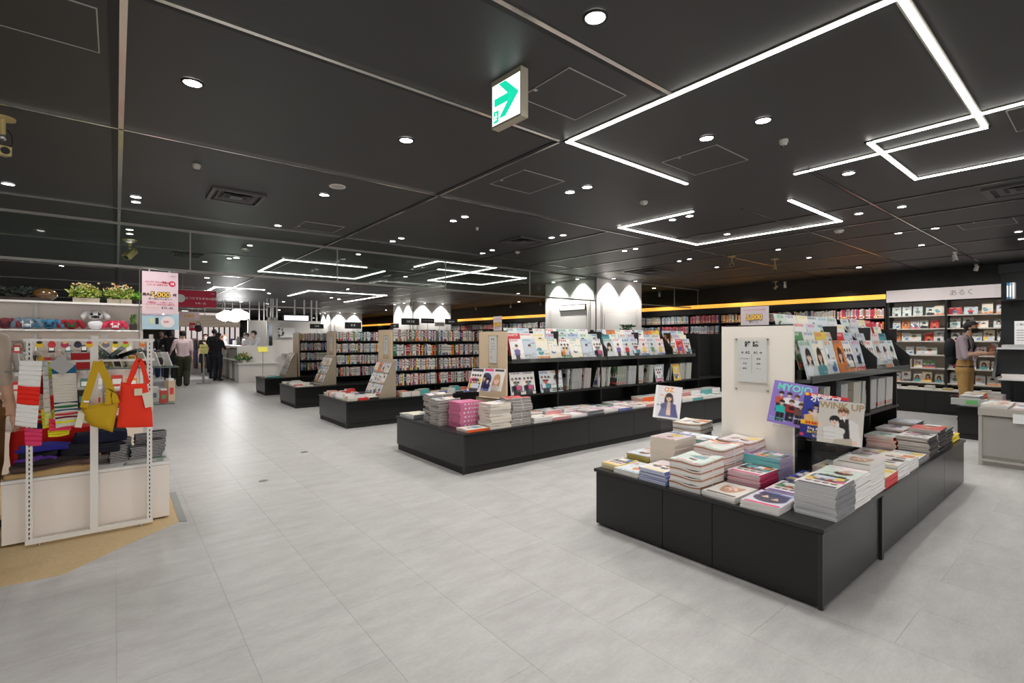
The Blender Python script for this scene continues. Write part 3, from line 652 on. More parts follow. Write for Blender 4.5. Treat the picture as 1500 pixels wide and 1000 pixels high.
def wavy_mesh(th, w, h, style, seed, top=None):
    """a shrink-wrapped bundle: pages sag and the corners lift, sheets of dark and pale show at the edge"""
    rr = random.Random(seed); mb = MB(); n = 10; layers = 5; s = STYLE[style]
    cols = [lin(s[0]), lin(s[1]), lin(s[0]), lin((40, 38, 40)) if style == 'dark' else lin((180, 120, 80) if style in ('white', 'rose') else s[2]), lin(s[0])]
    ph = rr.uniform(0, 6); A = .0065
    def zz(u, v, l): return th*l/layers+A*(l/layers)*math.sin(u*PI*2+ph)*math.cos(v*3+ph)+A*(l/layers)*abs(2*u-1)**2
    for l in range(layers):
        vs = []; c = cols[l]; g = .002 if l % 2 else 0
        ring = [(i/n, 0) for i in range(n)]+[(1, i/n) for i in range(n)]+[(1-i/n, 1) for i in range(n)]+[(0, 1-i/n) for i in range(n)]
        for q in (l, l+1):
            for (u, v) in ring: vs.append(((u-.5)*(w-g), (v-.5)*(h-g), zz(u, v, q)))
        m = len(ring); mb.add(vs, [(i, (i+1) % m, m+(i+1) % m, m+i) for i in range(m)], PRINT, c)
    img = top if top is not None else None
    if img is None: mb.add([((i/n-.5)*w, (j/n-.5)*h, zz(i/n, j/n, layers)) for j in range(n+1) for i in range(n+1)], [(j*(n+1)+i, j*(n+1)+i+1, (j+1)*(n+1)+i+1, (j+1)*(n+1)+i) for j in range(n) for i in range(n)], GLOSS, lin(s[1]) if style == 'dark' else lin((238, 234, 230)))
    else:
        H, W = img.shape[:2]; mb.add([((i/W-.5)*w, (.5-j/H)*h, zz(i/W, 1-j/H, layers)) for j in range(H+1) for i in range(W+1)], [(j*(W+1)+i, (j+1)*(W+1)+i, (j+1)*(W+1)+i+1, j*(W+1)+i+1) for j in range(H) for i in range(W)], GLOSS, [tuple(img[min(j, H-1), min(i, W-1)]) for j in range(H+1) for i in range(W+1)])
    return mb.mesh('magazine_bundle')
def pile(desc, x0, y0, z0, n, th, style, ci=None, rz=0., w=MW, h=MH, turn=False, bundle=False, jit=.004, grp=None, kind='magazine', cat='magazine'):
    """n copies lying on each other; x0,y0 = lowest corner; long side along X unless turn"""
    if isinstance(ci, int) and style in ('white', 'rose', 'cream', 'grey', 'teal'): ci = LIGHT[ci % len(LIGHT)]
    lx, ly = (w, h) if turn else (h, w); cx, cy = x0+lx/2, y0+ly/2; z = z0+.0008
    base = 0 if turn else PI/2
    for i in range(n):
        topm = i == n-1
        if bundle:
            me = wavy_mesh(th, w, h, style, i*7+int(x0*100), COVERS[ci] if (topm and ci is not None) else None)
            a = base+rz+(PI if i % 2 else 0)*0+R.uniform(-.04, .04)
            o = link('magazine_bundle', me, M=Matrix.Translation((cx+R.uniform(-jit, jit), cy+R.uniform(-jit, jit), z)) @ Matrix.Rotation(a, 4, 'Z'))
            m = MB(); m.box(-w/2-.001, w/2+.001, -.002, .002, th*.98+.003, th*.98+.0046, WPAPER) if False else None
            pos = 'topmost' if topm else 'lowest' if i == 0 else '%s up' % nth(i)
            tag(o, '%s, %s bundle' % (desc, pos), 'magazine bundle', grp or 'magazine bundles on the tables'); z += th*.97+.0012
            st_ = MB(); st_.box(-w/2-.0015, w/2+.0015, -.0025, .0025, th+.0052, th+.0058, WPAPER).box(-w/2-.002, -w/2-.0012, -.0025, .0025, .001, th+.005, WPAPER).box(w/2+.0012, w/2+.002, -.0025, .0025, .001, th+.005, WPAPER)
            st_.build('string', o); z += .004
            continue
        me = cmag(ci, style, th, w, h) if (topm and ci is not None) else pmag(style, th, w, h)
        o = link(kind, me, M=Matrix.Translation((cx+R.uniform(-jit, jit), cy+R.uniform(-jit, jit), z)) @ Matrix.Rotation(base+rz+R.uniform(-.012, .012)*(jit > 0)*2, 4, 'Z'))
        pos = ('topmost' if n > 1 else 'single') if topm else 'lowest' if i == 0 else '%s up' % nth(i)
        nm = {'magazine': 'copy', 'book': 'copy', 'boxed_book': 'box'}.get(kind, 'copy')
        tag(o, '%s, %s' % (desc, pos), cat, grp or 'piled magazines'); z += th+.0003
    return z
# hero covers
def hero_myojo():
    c = Cv(56, 74, (150, 124, 206))
    tops = [((200, 90, 70), .23, .30), ((240, 240, 244), .42, .30), ((236, 238, 250), .60, .33), ((226, 206, 90), .82, .32)]
    for tcol, x, y in tops: c.person(x, y, .10, R.choice(HAIR), SKIN[0], tcol, legs=(40, 36, 44))
    for tcol, x, y in (((40, 190, 180), .28, .50), ((190, 36, 44), .50, .46), ((110, 80, 70), .72, .50)): c.person(x, y, .105, R.choice(HAIR[:3]), SKIN[0], tcol, legs=(28, 26, 30))
    c.ell(.52, .60, .07, .05, (20, 20, 22)); c.words(.06, .86, .40, .89, (120, 230, 220)); c.words(.5, .80, .94, .83, (250, 250, 250)); c.words(.06, .91, .45, .94, (120, 230, 220)); return c.out()
def hero_popolo():
    c = Cv(50, 70, (52, 62, 160)); c.rect(.02, .0, 1, .08, (226, 50, 50)); c.words(.12, .015, .9, .06, (255, 240, 240)); c.ell(.07, .04, .05, .035, (250, 210, 60))
    for x, y in ((.32, .30), (.2, .42), (.42, .42), (.66, .34), (.82, .44)): c.person(x, y, .10, R.choice(HAIR), SKIN[0], R.choice([(230, 200, 160), (236, 190, 120), (240, 220, 210)]))
    c.rect(.0, .62, 1, .72, (246, 190, 50)); c.words(.05, .64, .95, .70, (214, 50, 40)); c.rect(0, .72, 1, 1, (46, 50, 130)); c.ell(.07, .95, .05, .035, (230, 60, 90)); return c.out()
def hero_winkup():
    c = Cv(58, 76, (214, 208, 200)); c.person(.56, .26, .20, (120, 74, 50), SKIN[0], (236, 234, 232)); c.tri([(.48, .44), (.68, .40), (.74, .9), (.5, .9)], (34, 30, 32)); c.tri([(.54, .36), (.62, .36), (.60, .5)], (240, 240, 240))
    c.tri([(.70, .42), (.90, .50), (.98, 1), (.76, 1)], (232, 228, 226)); c.person(.38, .47, .19, (30, 24, 24), SKIN[2], (228, 226, 222)); c.ell(.06+.02, .60, .05, .05, SKIN[0]); c.ell(.84, .93, .06, .05, SKIN[0])
    for i in range(14): c.ell(.12+.045*(i % 7), .75+.1*(i//7), .008, .008, (120, 120, 124))
    c.tri([(.40, .9), (.78, .84), (.8, 1), (.36, 1)], (196, 186, 170)); return c.out()
def hero_oz():
    c = Cv(34, 46, (230, 226, 230)); c.rect(0, 0, .10, 1, (244, 244, 244)); c.person(.55, .36, .22, (50, 30, 24), SKIN[1], (90, 96, 150), True); c.tri([(.2, .95), (.35, .55), (.8, .55), (.95, .95)], (70, 74, 130)); c.tri([(.5, .55), (.62, .5), (.66, .9), (.5, .9)], SKIN[1])
    c.words(.12, .28, .35, .32, (240, 150, 50)); c.words(.12, .6, .34, .63, (60, 60, 60)); return c.out()
def hero_navy():
    c = Cv(40, 54, (216, 214, 226)); c.ell(.5, .5, .42, .3, (52, 54, 90)); c.person(.36, .42, .2, HAIR[0], SKIN[0], (60, 60, 100)); c.person(.66, .52, .2, HAIR[4], SKIN[2], (40, 44, 84)); c.rect(.05, .03, .95, .12, (226, 60, 110)); c.rect(.08, .9, .9, .96, (120, 140, 210)); return c.out()
def hero_face():
    c = Cv(40, 54, (226, 222, 214)); c.person(.5, .5, .4, (196, 150, 120), (240, 210, 190), (225, 220, 214), True); c.rect(.06, .05, .92, .14, (60, 54, 50)); return c.out()
def hero_group(bg, t):
    c = Cv(40, 54, bg)
    for i in range(4): c.person(.2+.2*i, .34, .13, R.choice(HAIR), SKIN[i % 3], R.choice(VIV), legs=(40, 40, 50))
    for i in range(3): c.person(.3+.2*i, .56, .14, R.choice(HAIR), SKIN[i % 3], R.choice(VIV+PALE), legs=(40, 40, 50))
    c.rect(.05, .03, .95, .14, t); c.words(.08, .9, .92, .95, t); return c.out()
HERO.update(navy=hero_navy(), face=hero_face(), pinkc=hero_group((236, 226, 222), (224, 60, 130)), lil=hero_group((170, 150, 214), (90, 190, 200)), purp=hero_group((236, 228, 230), (96, 60, 150)), yel=hero_group((240, 220, 210), (244, 206, 40)), bluey=hero_group((70, 80, 170), (246, 210, 80)), pale=hero_group((236, 232, 230), (60, 60, 70)))
T1 = 'on the near table'
def P1(name, *a, **k): return pile(name, *a, grp='piled magazines on the near table', **k)
P1('thick white magazine in the tall grey pile at the table corner', 2.99, .955, TH, 15, .0115, 'grey', ci='pale')
P1('white magazine in the tall pile beside the corner pile', 3.285, .96, TH, 16, .0105, 'white', ci=12)
P1('white magazine in the tallest pile beside the corner piles', 3.58, .965, TH, 17, .0115, 'white', ci='face', w=.2)
P1('red-spined magazine in the low pile past the post', 3.90, .97, TH, 6, .012, 'red', ci=4)
P1('rose-covered magazine in the pile before the red ones', 3.93, 1.2, TH, 6, .010, 'rose', ci=9)
P1('white magazine in the sloping pile beside the red ones', 4.20, .975, TH, 9, .011, 'white', ci=15)
P1('pale magazine in the second white pile beside the red ones', 4.50, .98, TH, 8, .010, 'white', ci=21)
P1('grey-edged magazine in the low pile at the middle of the side', 4.80, .985, TH, 5, .010, 'grey', ci=27)
P1('magazine lying behind the low grey-edged pile', 4.82, 1.22, TH, 3, .010, 'white', ci=29, )
P1('navy-covered magazine in the thin pile at the front edge', 2.84, 1.19, TH, 4, .011, 'white', ci='navy', turn=False, rz=.02)
P1('purple-lettered magazine in the thin pile inside the corner', 3.14, 1.19, TH, 4, .012, 'lilac', ci='purp', rz=.03)
P1('soft face cover magazine in the thin pile at the front edge', 2.845, 1.435, TH, 3, .012, 'white', ci='face', rz=-.02)
P1('pink-spined magazine in the block under the lilac pile', 3.17, 1.44, TH, 11, .0098, 'pink', ci='pinkc')
P1('blue and yellow magazine in the flat pile before the stand', 3.46, 1.19, TH, 6, .010, 'blue', ci='bluey')
P1('lilac-covered teal-spined magazine in the tall pile before the end panel', 3.44, 1.43, TH, 16, .0106, 'lilac', ci='lil', turn=True)
P1('blue-spined magazine in the wavy pile at the front edge', 2.845, 1.905, TH, 8, .0105, 'blue', ci=6, jit=.009)
P1('flat pale magazine in the thin pile near the far front corner', 2.85, 2.13, TH, 3, .011, 'white', ci=24)
P1('yellow-covered magazine in the thin pile at the far front corner', 2.88, 2.34, TH, 4, .010, 'yellow', ci='yel', w=.15, h=.25)
P1('olive-edged magazine in the pile behind the yellow ones', 3.17, 2.27, TH, 8, .009, 'olive', ci=33)
P1('cream-edged magazine in the tall straight pile at the rear corner', 3.16, 2.04, TH, 20, .0118, 'cream', ci=17)
B1 = dict(bundle=True, jit=.008)
pile('white wrapped magazine bundle in the tall tied stack at the front edge', 2.86, 1.66, TH, 4, .044, 'white', ci=14, w=.225, **B1)
pile('rose wrapped magazine bundle in the tied stack behind it', 3.18, 1.68, TH, 5, .042, 'rose', ci=20, w=.225, **B1)
pile('teal wrapped magazine bundle in the stack before the rear corner', 3.48, 2.0, TH, 6, .03, 'teal', ci=26, turn=True, **B1)
pile('rose wrapped magazine bundle against the cream panel', 3.49, 1.66, TH, 5, .044, 'rose', ci=11, w=.23, h=.26, **B1)
pile('white wrapped bundle high beside the cream panel', 3.78, 2.24, TH, 6, .040, 'white', ci=3, w=.24, rz=.15, **B1)
for i, (x, y, n, s) in enumerate([(5.15, .985, 12, 'dark'), (5.15, 1.21, 10, 'red'), (5.46, .985, 14, 'dark'), (5.46, 1.21, 12, 'rose'), (5.77, .99, 12, 'dark'), (5.78, 1.21, 14, 'dark'), (6.08, 1.0, 7, 'yellow'), (6.08, 1.215, 9, 'olive')]):
    P1('%s-spined magazine in the %s tall stack toward the table end' % (s, nth(i)), x, y, TH, n, .0135 if s != 'yellow' else .011, s, ci=[5, 9, 14, 22, 27, 31, 36, 40][i], jit=.01)
for i, (x, y, n, s) in enumerate([(4.15, 1.2, 3, 'orange'), (4.46, 1.205, 4, 'red')]): P1('%s magazine lying flat under the rack, %s of two piles' % (s, nth(i)), x, y, TH, n, .010, s, ci=[7, 13][i])
P1('bright small magazine spread before the display stand, orange pile', 3.77, 1.21, TH, 2, .008, 'orange', ci=41, w=.15, h=.14)

# display magazines on clear stands
def shown(img, px, py, t, w, h, title, tcol, label, yaw=0., tilt=.2, tsz=.05, foot=TH, extra=(), roll=0.):
    c = PT(px, py, t); back = Vector((math.cos(yaw), math.sin(yaw), 0)); X = Vector((math.sin(yaw), -math.cos(yaw), 0))
    U = Vector((0, 0, 1))*math.cos(tilt)+back*math.sin(tilt); N = X.cross(U); Mr = Matrix.Rotation(roll, 3, N); X0_ = X; X = Mr @ X; U = Mr @ U
    mb = MB(); mb.box(-w/2, w/2, -h/2, h/2, -.007, -.0005, PRINT, lin((235, 232, 228))); cover_grid(mb, img, w, h, (-w/2, h/2, .0004), (1, 0, 0), (0, -1, 0))
    o = link('magazine', mb.mesh('magazine'), M=frame(c, X, U, N)); tag(o, label, 'magazine')
    if title: link('lettering', text_mesh(title, tcol, 'CENTER', .03), o, M=Matrix.Translation((0, h/2-tsz*.62, .0012)) @ Matrix.Diagonal((tsz, tsz, tsz, 1)))
    for (s, x, y, sz, m) in extra: link('lettering', text_mesh(s, m, 'CENTER', .02), o, M=Matrix.Translation((x, y, .0013)) @ Matrix.Diagonal((sz, sz, sz, 1)))
    b = c-U*(h/2)
    s = thing('display_stand', 'clear acrylic easel holding the %s' % label.split(',')[0].replace('face-out ', ''), 'display stand', (b.x, b.y, foot+.001), math.atan2(X.y, X.x))
    hh = b.z-foot-.001
    MB().box(-w*.32, w*.32, -.028, -.001, hh-.009, hh-.006, ACRYL).box(-w*.32, w*.32, -.031, -.028, hh-.009, hh+.012, ACRYL).build('lip', s)
    MB().box(-w*.2, w*.2, .02, .023, .003, hh+h*.5, ACRYL).build('back_plate', s); MB().box(-w*.28, w*.28, -.03, .08, 0, .003, ACRYL).build('base', s)
    return o
YEL = mat('yellow_lettering', (246, 226, 70), .5); TEALT = mat('teal_lettering', (122, 226, 216), .5); BROWN = mat('gold_brown_lettering', (178, 150, 112), .5); ORA = mat('orange_lettering', (244, 150, 50), .5)
hy = math.atan2(.30, .95)
shown(hero_myojo(), 1160, 592, 3.42, .27, .30, 'MYOJO', TEALT, 'purple magazine with seven seated idols, shown face-out on the stand', .20, .22, .066, roll=-.13)
shown(hero_popolo(), 1206, 611, 3.26, .25, .30, 'ポポロ', WTXT, 'blue magazine with a red top strip, shown face-out between two others', .24, .2, .058, roll=-.1, extra=[('Snow', .0, -.02, .03, YEL), ('King & Prince', -.02, -.085, .022, WTXT), ('SixTONES', -.03, -.108, .024, YEL), ('なにわ男子', -.0, -.132, .02, WTXT)])
shown(hero_winkup(), 1231, 619, 3.12, .240, .272, 'WiNK UP', BROWN, 'cream magazine with a couple on it, shown face-out in front', .30, .16, .056, roll=-.06)
shown(hero_oz(), 978, 589, 3.95, .205, .265, 'OZ', ORA, 'small magazine with a seated woman, shown face-out at the rear table corner', .5, .28, .05, roll=-.08)

# ---- second table
G2g = 'piled magazines on the second table'
def P2(name, *a, **k): return pile(name, *a, grp=G2g, **k)
zb = pile('pink boxed magazine in the stack at the second table corner', 2.93, 4.55, TH, 6, .046, 'box', kind='boxed_book', cat='boxed magazine', w=.24, h=.30, jit=.006, grp='pink boxes on the second table')
for i in range(6):
    z = TH+.0008+i*.0463
    bx = [o for o in bpy.data.objects if o.name.startswith('boxed_book')][i]
    link('lettering', text_mesh('★ オトナの', WTXT, 'CENTER', .02), bx, M=Matrix(((0, 0, 1, -.1212), (-1, 0, 0, 0), (0, 1, 0, .024), (0, 0, 0, 1))) @ Matrix.Diagonal((.04, .026, 1, 1)))
    link('lettering', text_mesh('★ オトナの付録', WTXT, 'CENTER', .02), bx, M=Matrix(((1, 0, 0, 0), (0, 0, -1, -.1512), (0, 1, 0, .024), (0, 0, 0, 1))) @ Matrix.Diagonal((.028, .026, 1, 1)))
P2('orange-edged magazine lying at the near corner of the second table', 2.84, 4.275, TH, 2, .014, 'orange', ci=9)
pile('black-edged wrapped bundle in the leaning stack left of the pink boxes', 2.83, 4.83, TH, 9, .028, 'dark', ci=16, jit=.02, bundle=True)
pile('black-edged wrapped bundle in the higher stack behind the pink boxes', 2.90, 5.1, TH, 9, .031, 'dark', ci=22, jit=.016, bundle=True)
P2('grey-covered magazine in the flat pile at the far aisle corner', 2.82, 5.42, TH, 5, .010, 'grey', ci=25, rz=.03)
P2('pale magazine in the pile behind the far aisle corner', 3.12, 5.38, TH, 10, .010, 'grey', ci=19)
P2('white magazine in the thin pile before the black-edged stacks', 2.82, 5.64, TH, 3, .012, 'grey', ci=18, w=.15)
pile('cream-edged wrapped bundle in the tall stack beside the pink boxes', 3.14, 4.275, TH, 8, .030, 'cream', ci=1, jit=.012, bundle=True, w=.22)
pile('pale wrapped bundle in the twin stack on the second table', 3.45, 4.28, TH, 9, .030, 'dark', ci=14, jit=.012, bundle=True, w=.22)  # dark layer colours stand for the shadows between these pale bundles
xx = 3.78; k = 0; P2N = 0
stl = ['white', 'rose', 'white', 'grey', 'white', 'blue', 'white', 'rose', 'white', 'grey', 'white', 'lilac', 'white', 'white', 'grey', 'rose', 'white']
while xx < 8.6:
    s = stl[k % len(stl)]; n = R.choice([3, 4, 5, 4])
    P2('%s magazine in the edge pile, %s pile after the twin bundles' % (s, nth(k)), xx, 4.275, TH, n, .0115, s, ci=R.randrange(44), jit=.008, rz=R.uniform(-.05, .05)); xx += .305; k += 1
xx = 3.82; k = 0
while xx < 8.4:
    s = stl[(k*5+2) % len(stl)]
    if k == 7: P2('orange magazine in the bright pile under the rack', xx, 4.50, TH, 8, .013, 'orange', ci=9)
    else: P2('%s magazine in the inner pile, %s pile under the second rack' % (s, nth(k)), xx, 4.50, TH, R.choice([4, 6, 7]) + (3 if k > 7 else 0), .0115, s, ci=R.randrange(44), jit=.008, rz=R.uniform(-.05, .05))
    xx += .33; k += 1
# three magazines leaning on the birch panel
for i, (px, ci, nm) in enumerate(((697, 'pale', 'pink-toned portrait'), (712, 'navy', 'blue and white'), (728, 'face', 'dark-haired portrait'))):
    c = PT(px, 556, 5.8+.05*i); back = Vector((.97, .2, 0)).normalized(); X = Vector((back.y, -back.x, 0)); U = Vector((0, 0, 1))*.93+back*.36; U.normalize()
    img = HERO[ci]; mb = MB().box(-.1, .1, -.14, .14, -.008, -.0005, PRINT, lin((230, 226, 222))); cover_grid(mb, img, .2, .28, (-.1, .14, .0004), (1, 0, 0), (0, -1, 0))
    tag(link('magazine', mb.mesh('magazine'), M=frame(c, X, U, X.cross(U))), '%s magazine leaning at the birch panel, %s of three' % (nm, nth(i)), 'magazine')
cst = PT(712, 582, 5.82)
s = thing('display_stand', 'wooden riser under the three leaning magazines at the birch panel', 'display stand', (cst.x+.12, cst.y, TH+.001), math.atan2(.2, .97))
MB().box(.0, .08, -.1, .3, 0, cst.z-TH-.02, BIRCH).build('box', s); MB().box(-.03, -.0, -.1, .3, cst.z-TH-.04, cst.z-TH-.02, ACRYL).build('ledge', s)

# ---- book piles and slanted displays on tables three to five
def bpile(tab, i, x, y, n, rz, kindc):
    bw, bh, th = .112, .16, R.choice([.018, .022, .026])
    return pile('%s-edged book in the pile, %s pile on the %s' % (kindc, nth(i), tab), x, y, TH, n, th, kindc, ci=R.randrange(44), w=bw, h=bh, rz=rz, jit=.005, grp='piled books on the '+tab, kind='book', cat='book')
def field(tab, x0, x1, y0, y1, nmax, keep):
    i = 0; y = y0
    while y < y1-.1:
        x = x0
        while x < x1-.15:
            if keep(x, y): bpile(tab, i, x, y, R.randint(1, nmax), R.uniform(-.04, .04), R.choice(['book', 'book', 'book', 'white', 'cream', 'orange', 'blue', 'red', 'teal', 'dark'])); i += 1
            x += .178
        y += .128
field('third table', 2.83, 3.34, 7.63, 8.85, 4, lambda x, y: not (x > 3.15 and 7.8 < y < 8.4))
field('third table back strip', 3.76, 7.4, 7.63, 7.95, 5, lambda x, y: y < 7.7 or x < 6.2)
field('fourth table', 2.85, 3.34, 10.52, 11.65, 3, lambda x, y: True)
field('fifth table', 2.91, 3.3, 13.42, 14.35, 3, lambda x, y: True)
def tiered(x, yc, w, cols, rows, label, where, bh=.17, bw=.13, z0=.55):
    s = thing('book_easel', label, 'display stand', (x, yc, TH+.001)); L = w
    pts = [(0, 0), (.30, 0), (.30, .62), (.26, .62)]
    mb = MB(); mb.add([(px_, yy, pz) for yy in (-L/2, L/2) for px_, pz in pts], [(3, 2, 1, 0), (4, 5, 6, 7), (0, 1, 5, 4), (1, 2, 6, 5), (2, 3, 7, 6), (3, 0, 4, 7)], mat('easel_beige', (170, 155, 135), .5)); mb.build('wedge', s)
    a = math.atan2(.26, .62); U = Vector((math.sin(a), 0, math.cos(a))); X = Vector((0, -1, 0)); N = X.cross(U)
    for r in range(rows):
        o = U*(.06+r*.19); MB().box(o.x-.05, o.x+.01, -L/2, L/2, o.z-.006, o.z, ACRYL).build('ledge', s)
        for c in range(cols):
            ci = R.randrange(44); img = COVERS[ci]; th = .012
            me = cmag(ci, 'book', th, bw, bh)
            pos = Vector((x, yc, TH+.001))+o+N*(.006+.008*r*0)+U*(bh/2+.001)+Vector((0, L/2-(c+.5)*L/cols, 0))
            tag(link('book', me, M=frame(pos, X, U, N)), '%s-toned book, %s in the %s row of the %s' % (cname(mean_col(img[:6])), nth(c), ['bottom', 'middle', 'top'][r], where), 'book', 'face-out books on the easels')
tiered(3.40, 8.05, .62, 4, 3, 'beige wedge easel of face-out books on the third table', 'third table easel')
tiered(3.40, 10.95, .6, 4, 3, 'beige wedge easel of face-out books on the fourth table', 'fourth table easel')
tiered(3.36, 13.75, .6, 3, 3, 'beige wedge easel of face-out books on the fifth table', 'fifth table easel')

# ---- category signs on top of bookcases
def cat_sign(px0, px1, py0, py1, y, s, label, m=BLACKM, tm=None):
    a = PY(px0, py1, y); b = PY(px1, py0, y); w = b.x-a.x; h = b.z-a.z
    t = thing('category_sign', label, 'sign', ((a.x+b.x)/2, y, a.z))
    MB().box(-w/2, w/2, -.004, .004, 0, h, m).build('board', t); hh = a.z-1.585
    if hh > 0: MB().cyl((0, .003, -hh), (0, .003, .01), .005, STEEL, 6).build('stem', t); MB().box(-.04, .04, -.03, .03, -hh-.002, -hh+.003, STEEL).build('foot', t)
    text(s, tm or WTXT, t, (0, -.0055, h*.5), h*.36, sx=.9)
cat_sign(588, 614, 466.5, 475.5, 8.2, '文庫 文芸', 'widest black category sign on the full bookcase')
cat_sign(617, 636, 466.5, 473, 8.3, 'ノンフィクション', 'narrow black category sign beside the widest one')
cat_sign(637, 651, 472, 477.5, 8.22, '新刊・話題', 'pale grey category sign between the black ones', mat('sign_grey', (150, 150, 148), .5), BTXT)
cat_sign(652, 670, 467.5, 475, 8.2, '日本文学', 'black category sign nearest the small campaign card')
cat_sign(505, 529, 472, 481, 11.05, '新 書', 'black category sign on the fourth bookcase')
cat_sign(572, 584, 474, 480, 11.1, '人文', 'small blank black sign beyond the full bookcase')
cat_sign(454, 474, 474.5, 481, 13.8, '児童書', 'black category sign on the farthest bookcase')
# boxed greenery on the first column side
# ================================================================= THINGS ON THE CEILING
HLINE = mat('hatch_line', (176, 172, 166), .4, .3)
def hatch(c4, label):
    P = [PZ(*q) for q in c4]; xs = sorted(p.x for p in P); ys = sorted(p.y for p in P)
    x0, x1, y0, y1 = (xs[0]+xs[1])/2, (xs[2]+xs[3])/2, (ys[0]+ys[1])/2, (ys[2]+ys[3])/2
    t = thing('ceiling_hatch', label, 'hatch', ((x0+x1)/2, (y0+y1)/2, 2.8)); a, b = (x1-x0)/2, (y1-y0)/2; w = .005
    MB().box(-a+w, a-w, -b+w, b-w, -.003, -.0005, CEILM).build('lid', t)
    MB().box(-a, a, -b, -b+w, -.005, -.0005, HLINE).box(-a, a, b-w, b, -.005, -.0005, HLINE).box(-a, -a+w, -b+w, b-w, -.005, -.0005, HLINE).box(a-w, a, -b+w, b-w, -.005, -.0005, HLINE).build('frame', t)
    MB().box(-a+.0, -a+.025, b*.3, b*.3+.02, -.01, -.005, STEEL).build('latch', t)
hatch([(767, 137), (834, 98), (920, 140), (832, 178)], 'square ceiling hatch just beyond the exit sign')
hatch([(968, 236), (1052, 212), (1097, 234), (1016, 256)], 'square ceiling hatch inside the largest light line')
hatch([(717, 269), (768, 248), (827, 265), (776, 283)], 'square ceiling hatch beyond the exit sign strip crossing')
hatch([(431, 333), (448, 324), (505, 332), (487, 341)], 'ceiling hatch beside the strip crossing near the glass apron')
hatch([(1472, 160), (1560, 142), (1600, 170), (1487, 190)], 'ceiling hatch cut by the edge of the picture')
hatch([(1401, 328), (1483, 317), (1491, 326), (1412, 337)], 'long ceiling hatch near the black pillar')
hatch([(-80, -20), (141, -30), (145, 67), (-80, 24)], 'large ceiling hatch above the gift displays')
VENT = mat('vent_grey', (74, 73, 71), .5)
def vent(c4, label, round_=False):
    P = [PZ(*q) for q in c4]; xs = sorted(p.x for p in P); ys = sorted(p.y for p in P)
    x0, x1, y0, y1 = (xs[0]+xs[1])/2, (xs[2]+xs[3])/2, (ys[0]+ys[1])/2, (ys[2]+ys[3])/2
    t = thing('ceiling_vent', label, 'air vent', ((x0+x1)/2, (y0+y1)/2, 2.8)); a, b = (x1-x0)/2, (y1-y0)/2; w = min(a, b)*.09
    def ring(f, g, z0, z1, m): return MB().box(-a*f, a*f, -b*f, -b*g, z0, z1, m).box(-a*f, a*f, b*g, b*f, z0, z1, m).box(-a*f, -a*g, -b*g, b*g, z0, z1, m).box(a*g, a*f, -b*g, b*g, z0, z1, m)
    ring(1, .86, -.022, -.0005, VENT).build('frame', t); MB().box(-a*.86, a*.86, -b*.86, b*.86, -.004, -.0005, BLACKM).build('throat', t)
    for f, z in ((.74, -.016), (.52, -.020)):
        g = f-.1; vs = [(-a*f, -b*f, z), (a*f, -b*f, z), (a*f, b*f, z), (-a*f, b*f, z), (-a*g, -b*g, -.005), (a*g, -b*g, -.005), (a*g, b*g, -.005), (-a*g, b*g, -.005)]
        vs += [(v[0], v[1], v[2]+.002) for v in vs[:4]]+[(v[0]*.98, v[1]*.98, v[2]+.001) for v in vs[4:8]]
        MB().add(vs, [(0, 1, 5, 4), (1, 2, 6, 5), (2, 3, 7, 6), (3, 0, 4, 7), (8, 12, 13, 9), (9, 13, 14, 10), (10, 14, 15, 11), (11, 15, 12, 8), (0, 8, 9, 1), (1, 9, 10, 2), (2, 10, 11, 3), (3, 11, 8, 0)], VENT).build('louvre', t)
    MB().box(-a*.24, a*.24, -b*.24, b*.24, -.02, -.012, VENT).build('centre_plate', t)
vent([(301, 288), (312, 273), (392, 285), (375, 301)], 'square ceiling vent over the aisle before the glass apron')
vent([(733, 352), (765, 345), (802, 352), (770, 360)], 'flat square ceiling vent before the zigzag light line')
vent([(1434, 277), (1600, 250), (1620, 262), (1450, 290)], 'long ceiling vent cut by the edge of the picture')
vent([(925, 397), (960, 391), (978, 397), (940, 403)], 'far square ceiling vent above the big column')
vent([(1216, 393), (1262, 388), (1276, 393), (1230, 398)], 'far ceiling vent above the orange shelf edge')
vent([(248, 371), (256, 368), (300, 373), (290, 378)], 'ceiling vent behind the glass apron over the crowd')
def sensor(px, py, label, r=.055):
    p = PZ(px, py); t = thing('smoke_sensor', label, 'sensor', (p.x, p.y, 2.8)); wm = mat('sensor_white', (190, 186, 178), .5)
    MB().cyl((0, 0, -.022), (0, 0, -.0005), r*.95, wm, 18, r).build('base', t); MB().ell((0, 0, -.024), (r*.75, r*.75, .022), wm, 14, 8).build('dome', t)
    m = MB()
    for k in range(8): a = k*PI/4; m.box(r*.3, r*.62, -.003, .003, -.047, -.042, BLACKM, M=Matrix.Rotation(a, 4, 'Z'))
    m.build('slot', t)
sensor(943, 295, 'white domed smoke sensor beside the open box light line', .04); sensor(1229, 337, 'round smoke sensor near the box light line corner'); sensor(359, 365, 'smoke sensor behind the glass apron', .06)
sensor(758, 368, 'small smoke sensor beyond the zigzag light line', .04); sensor(288, 241, 'small flat sensor over the aisle', .03); sensor(1148, 205, 'small flat sensor inside the largest light line', .03); sensor(699, 333, 'tiny sensor before the flat vent', .02)
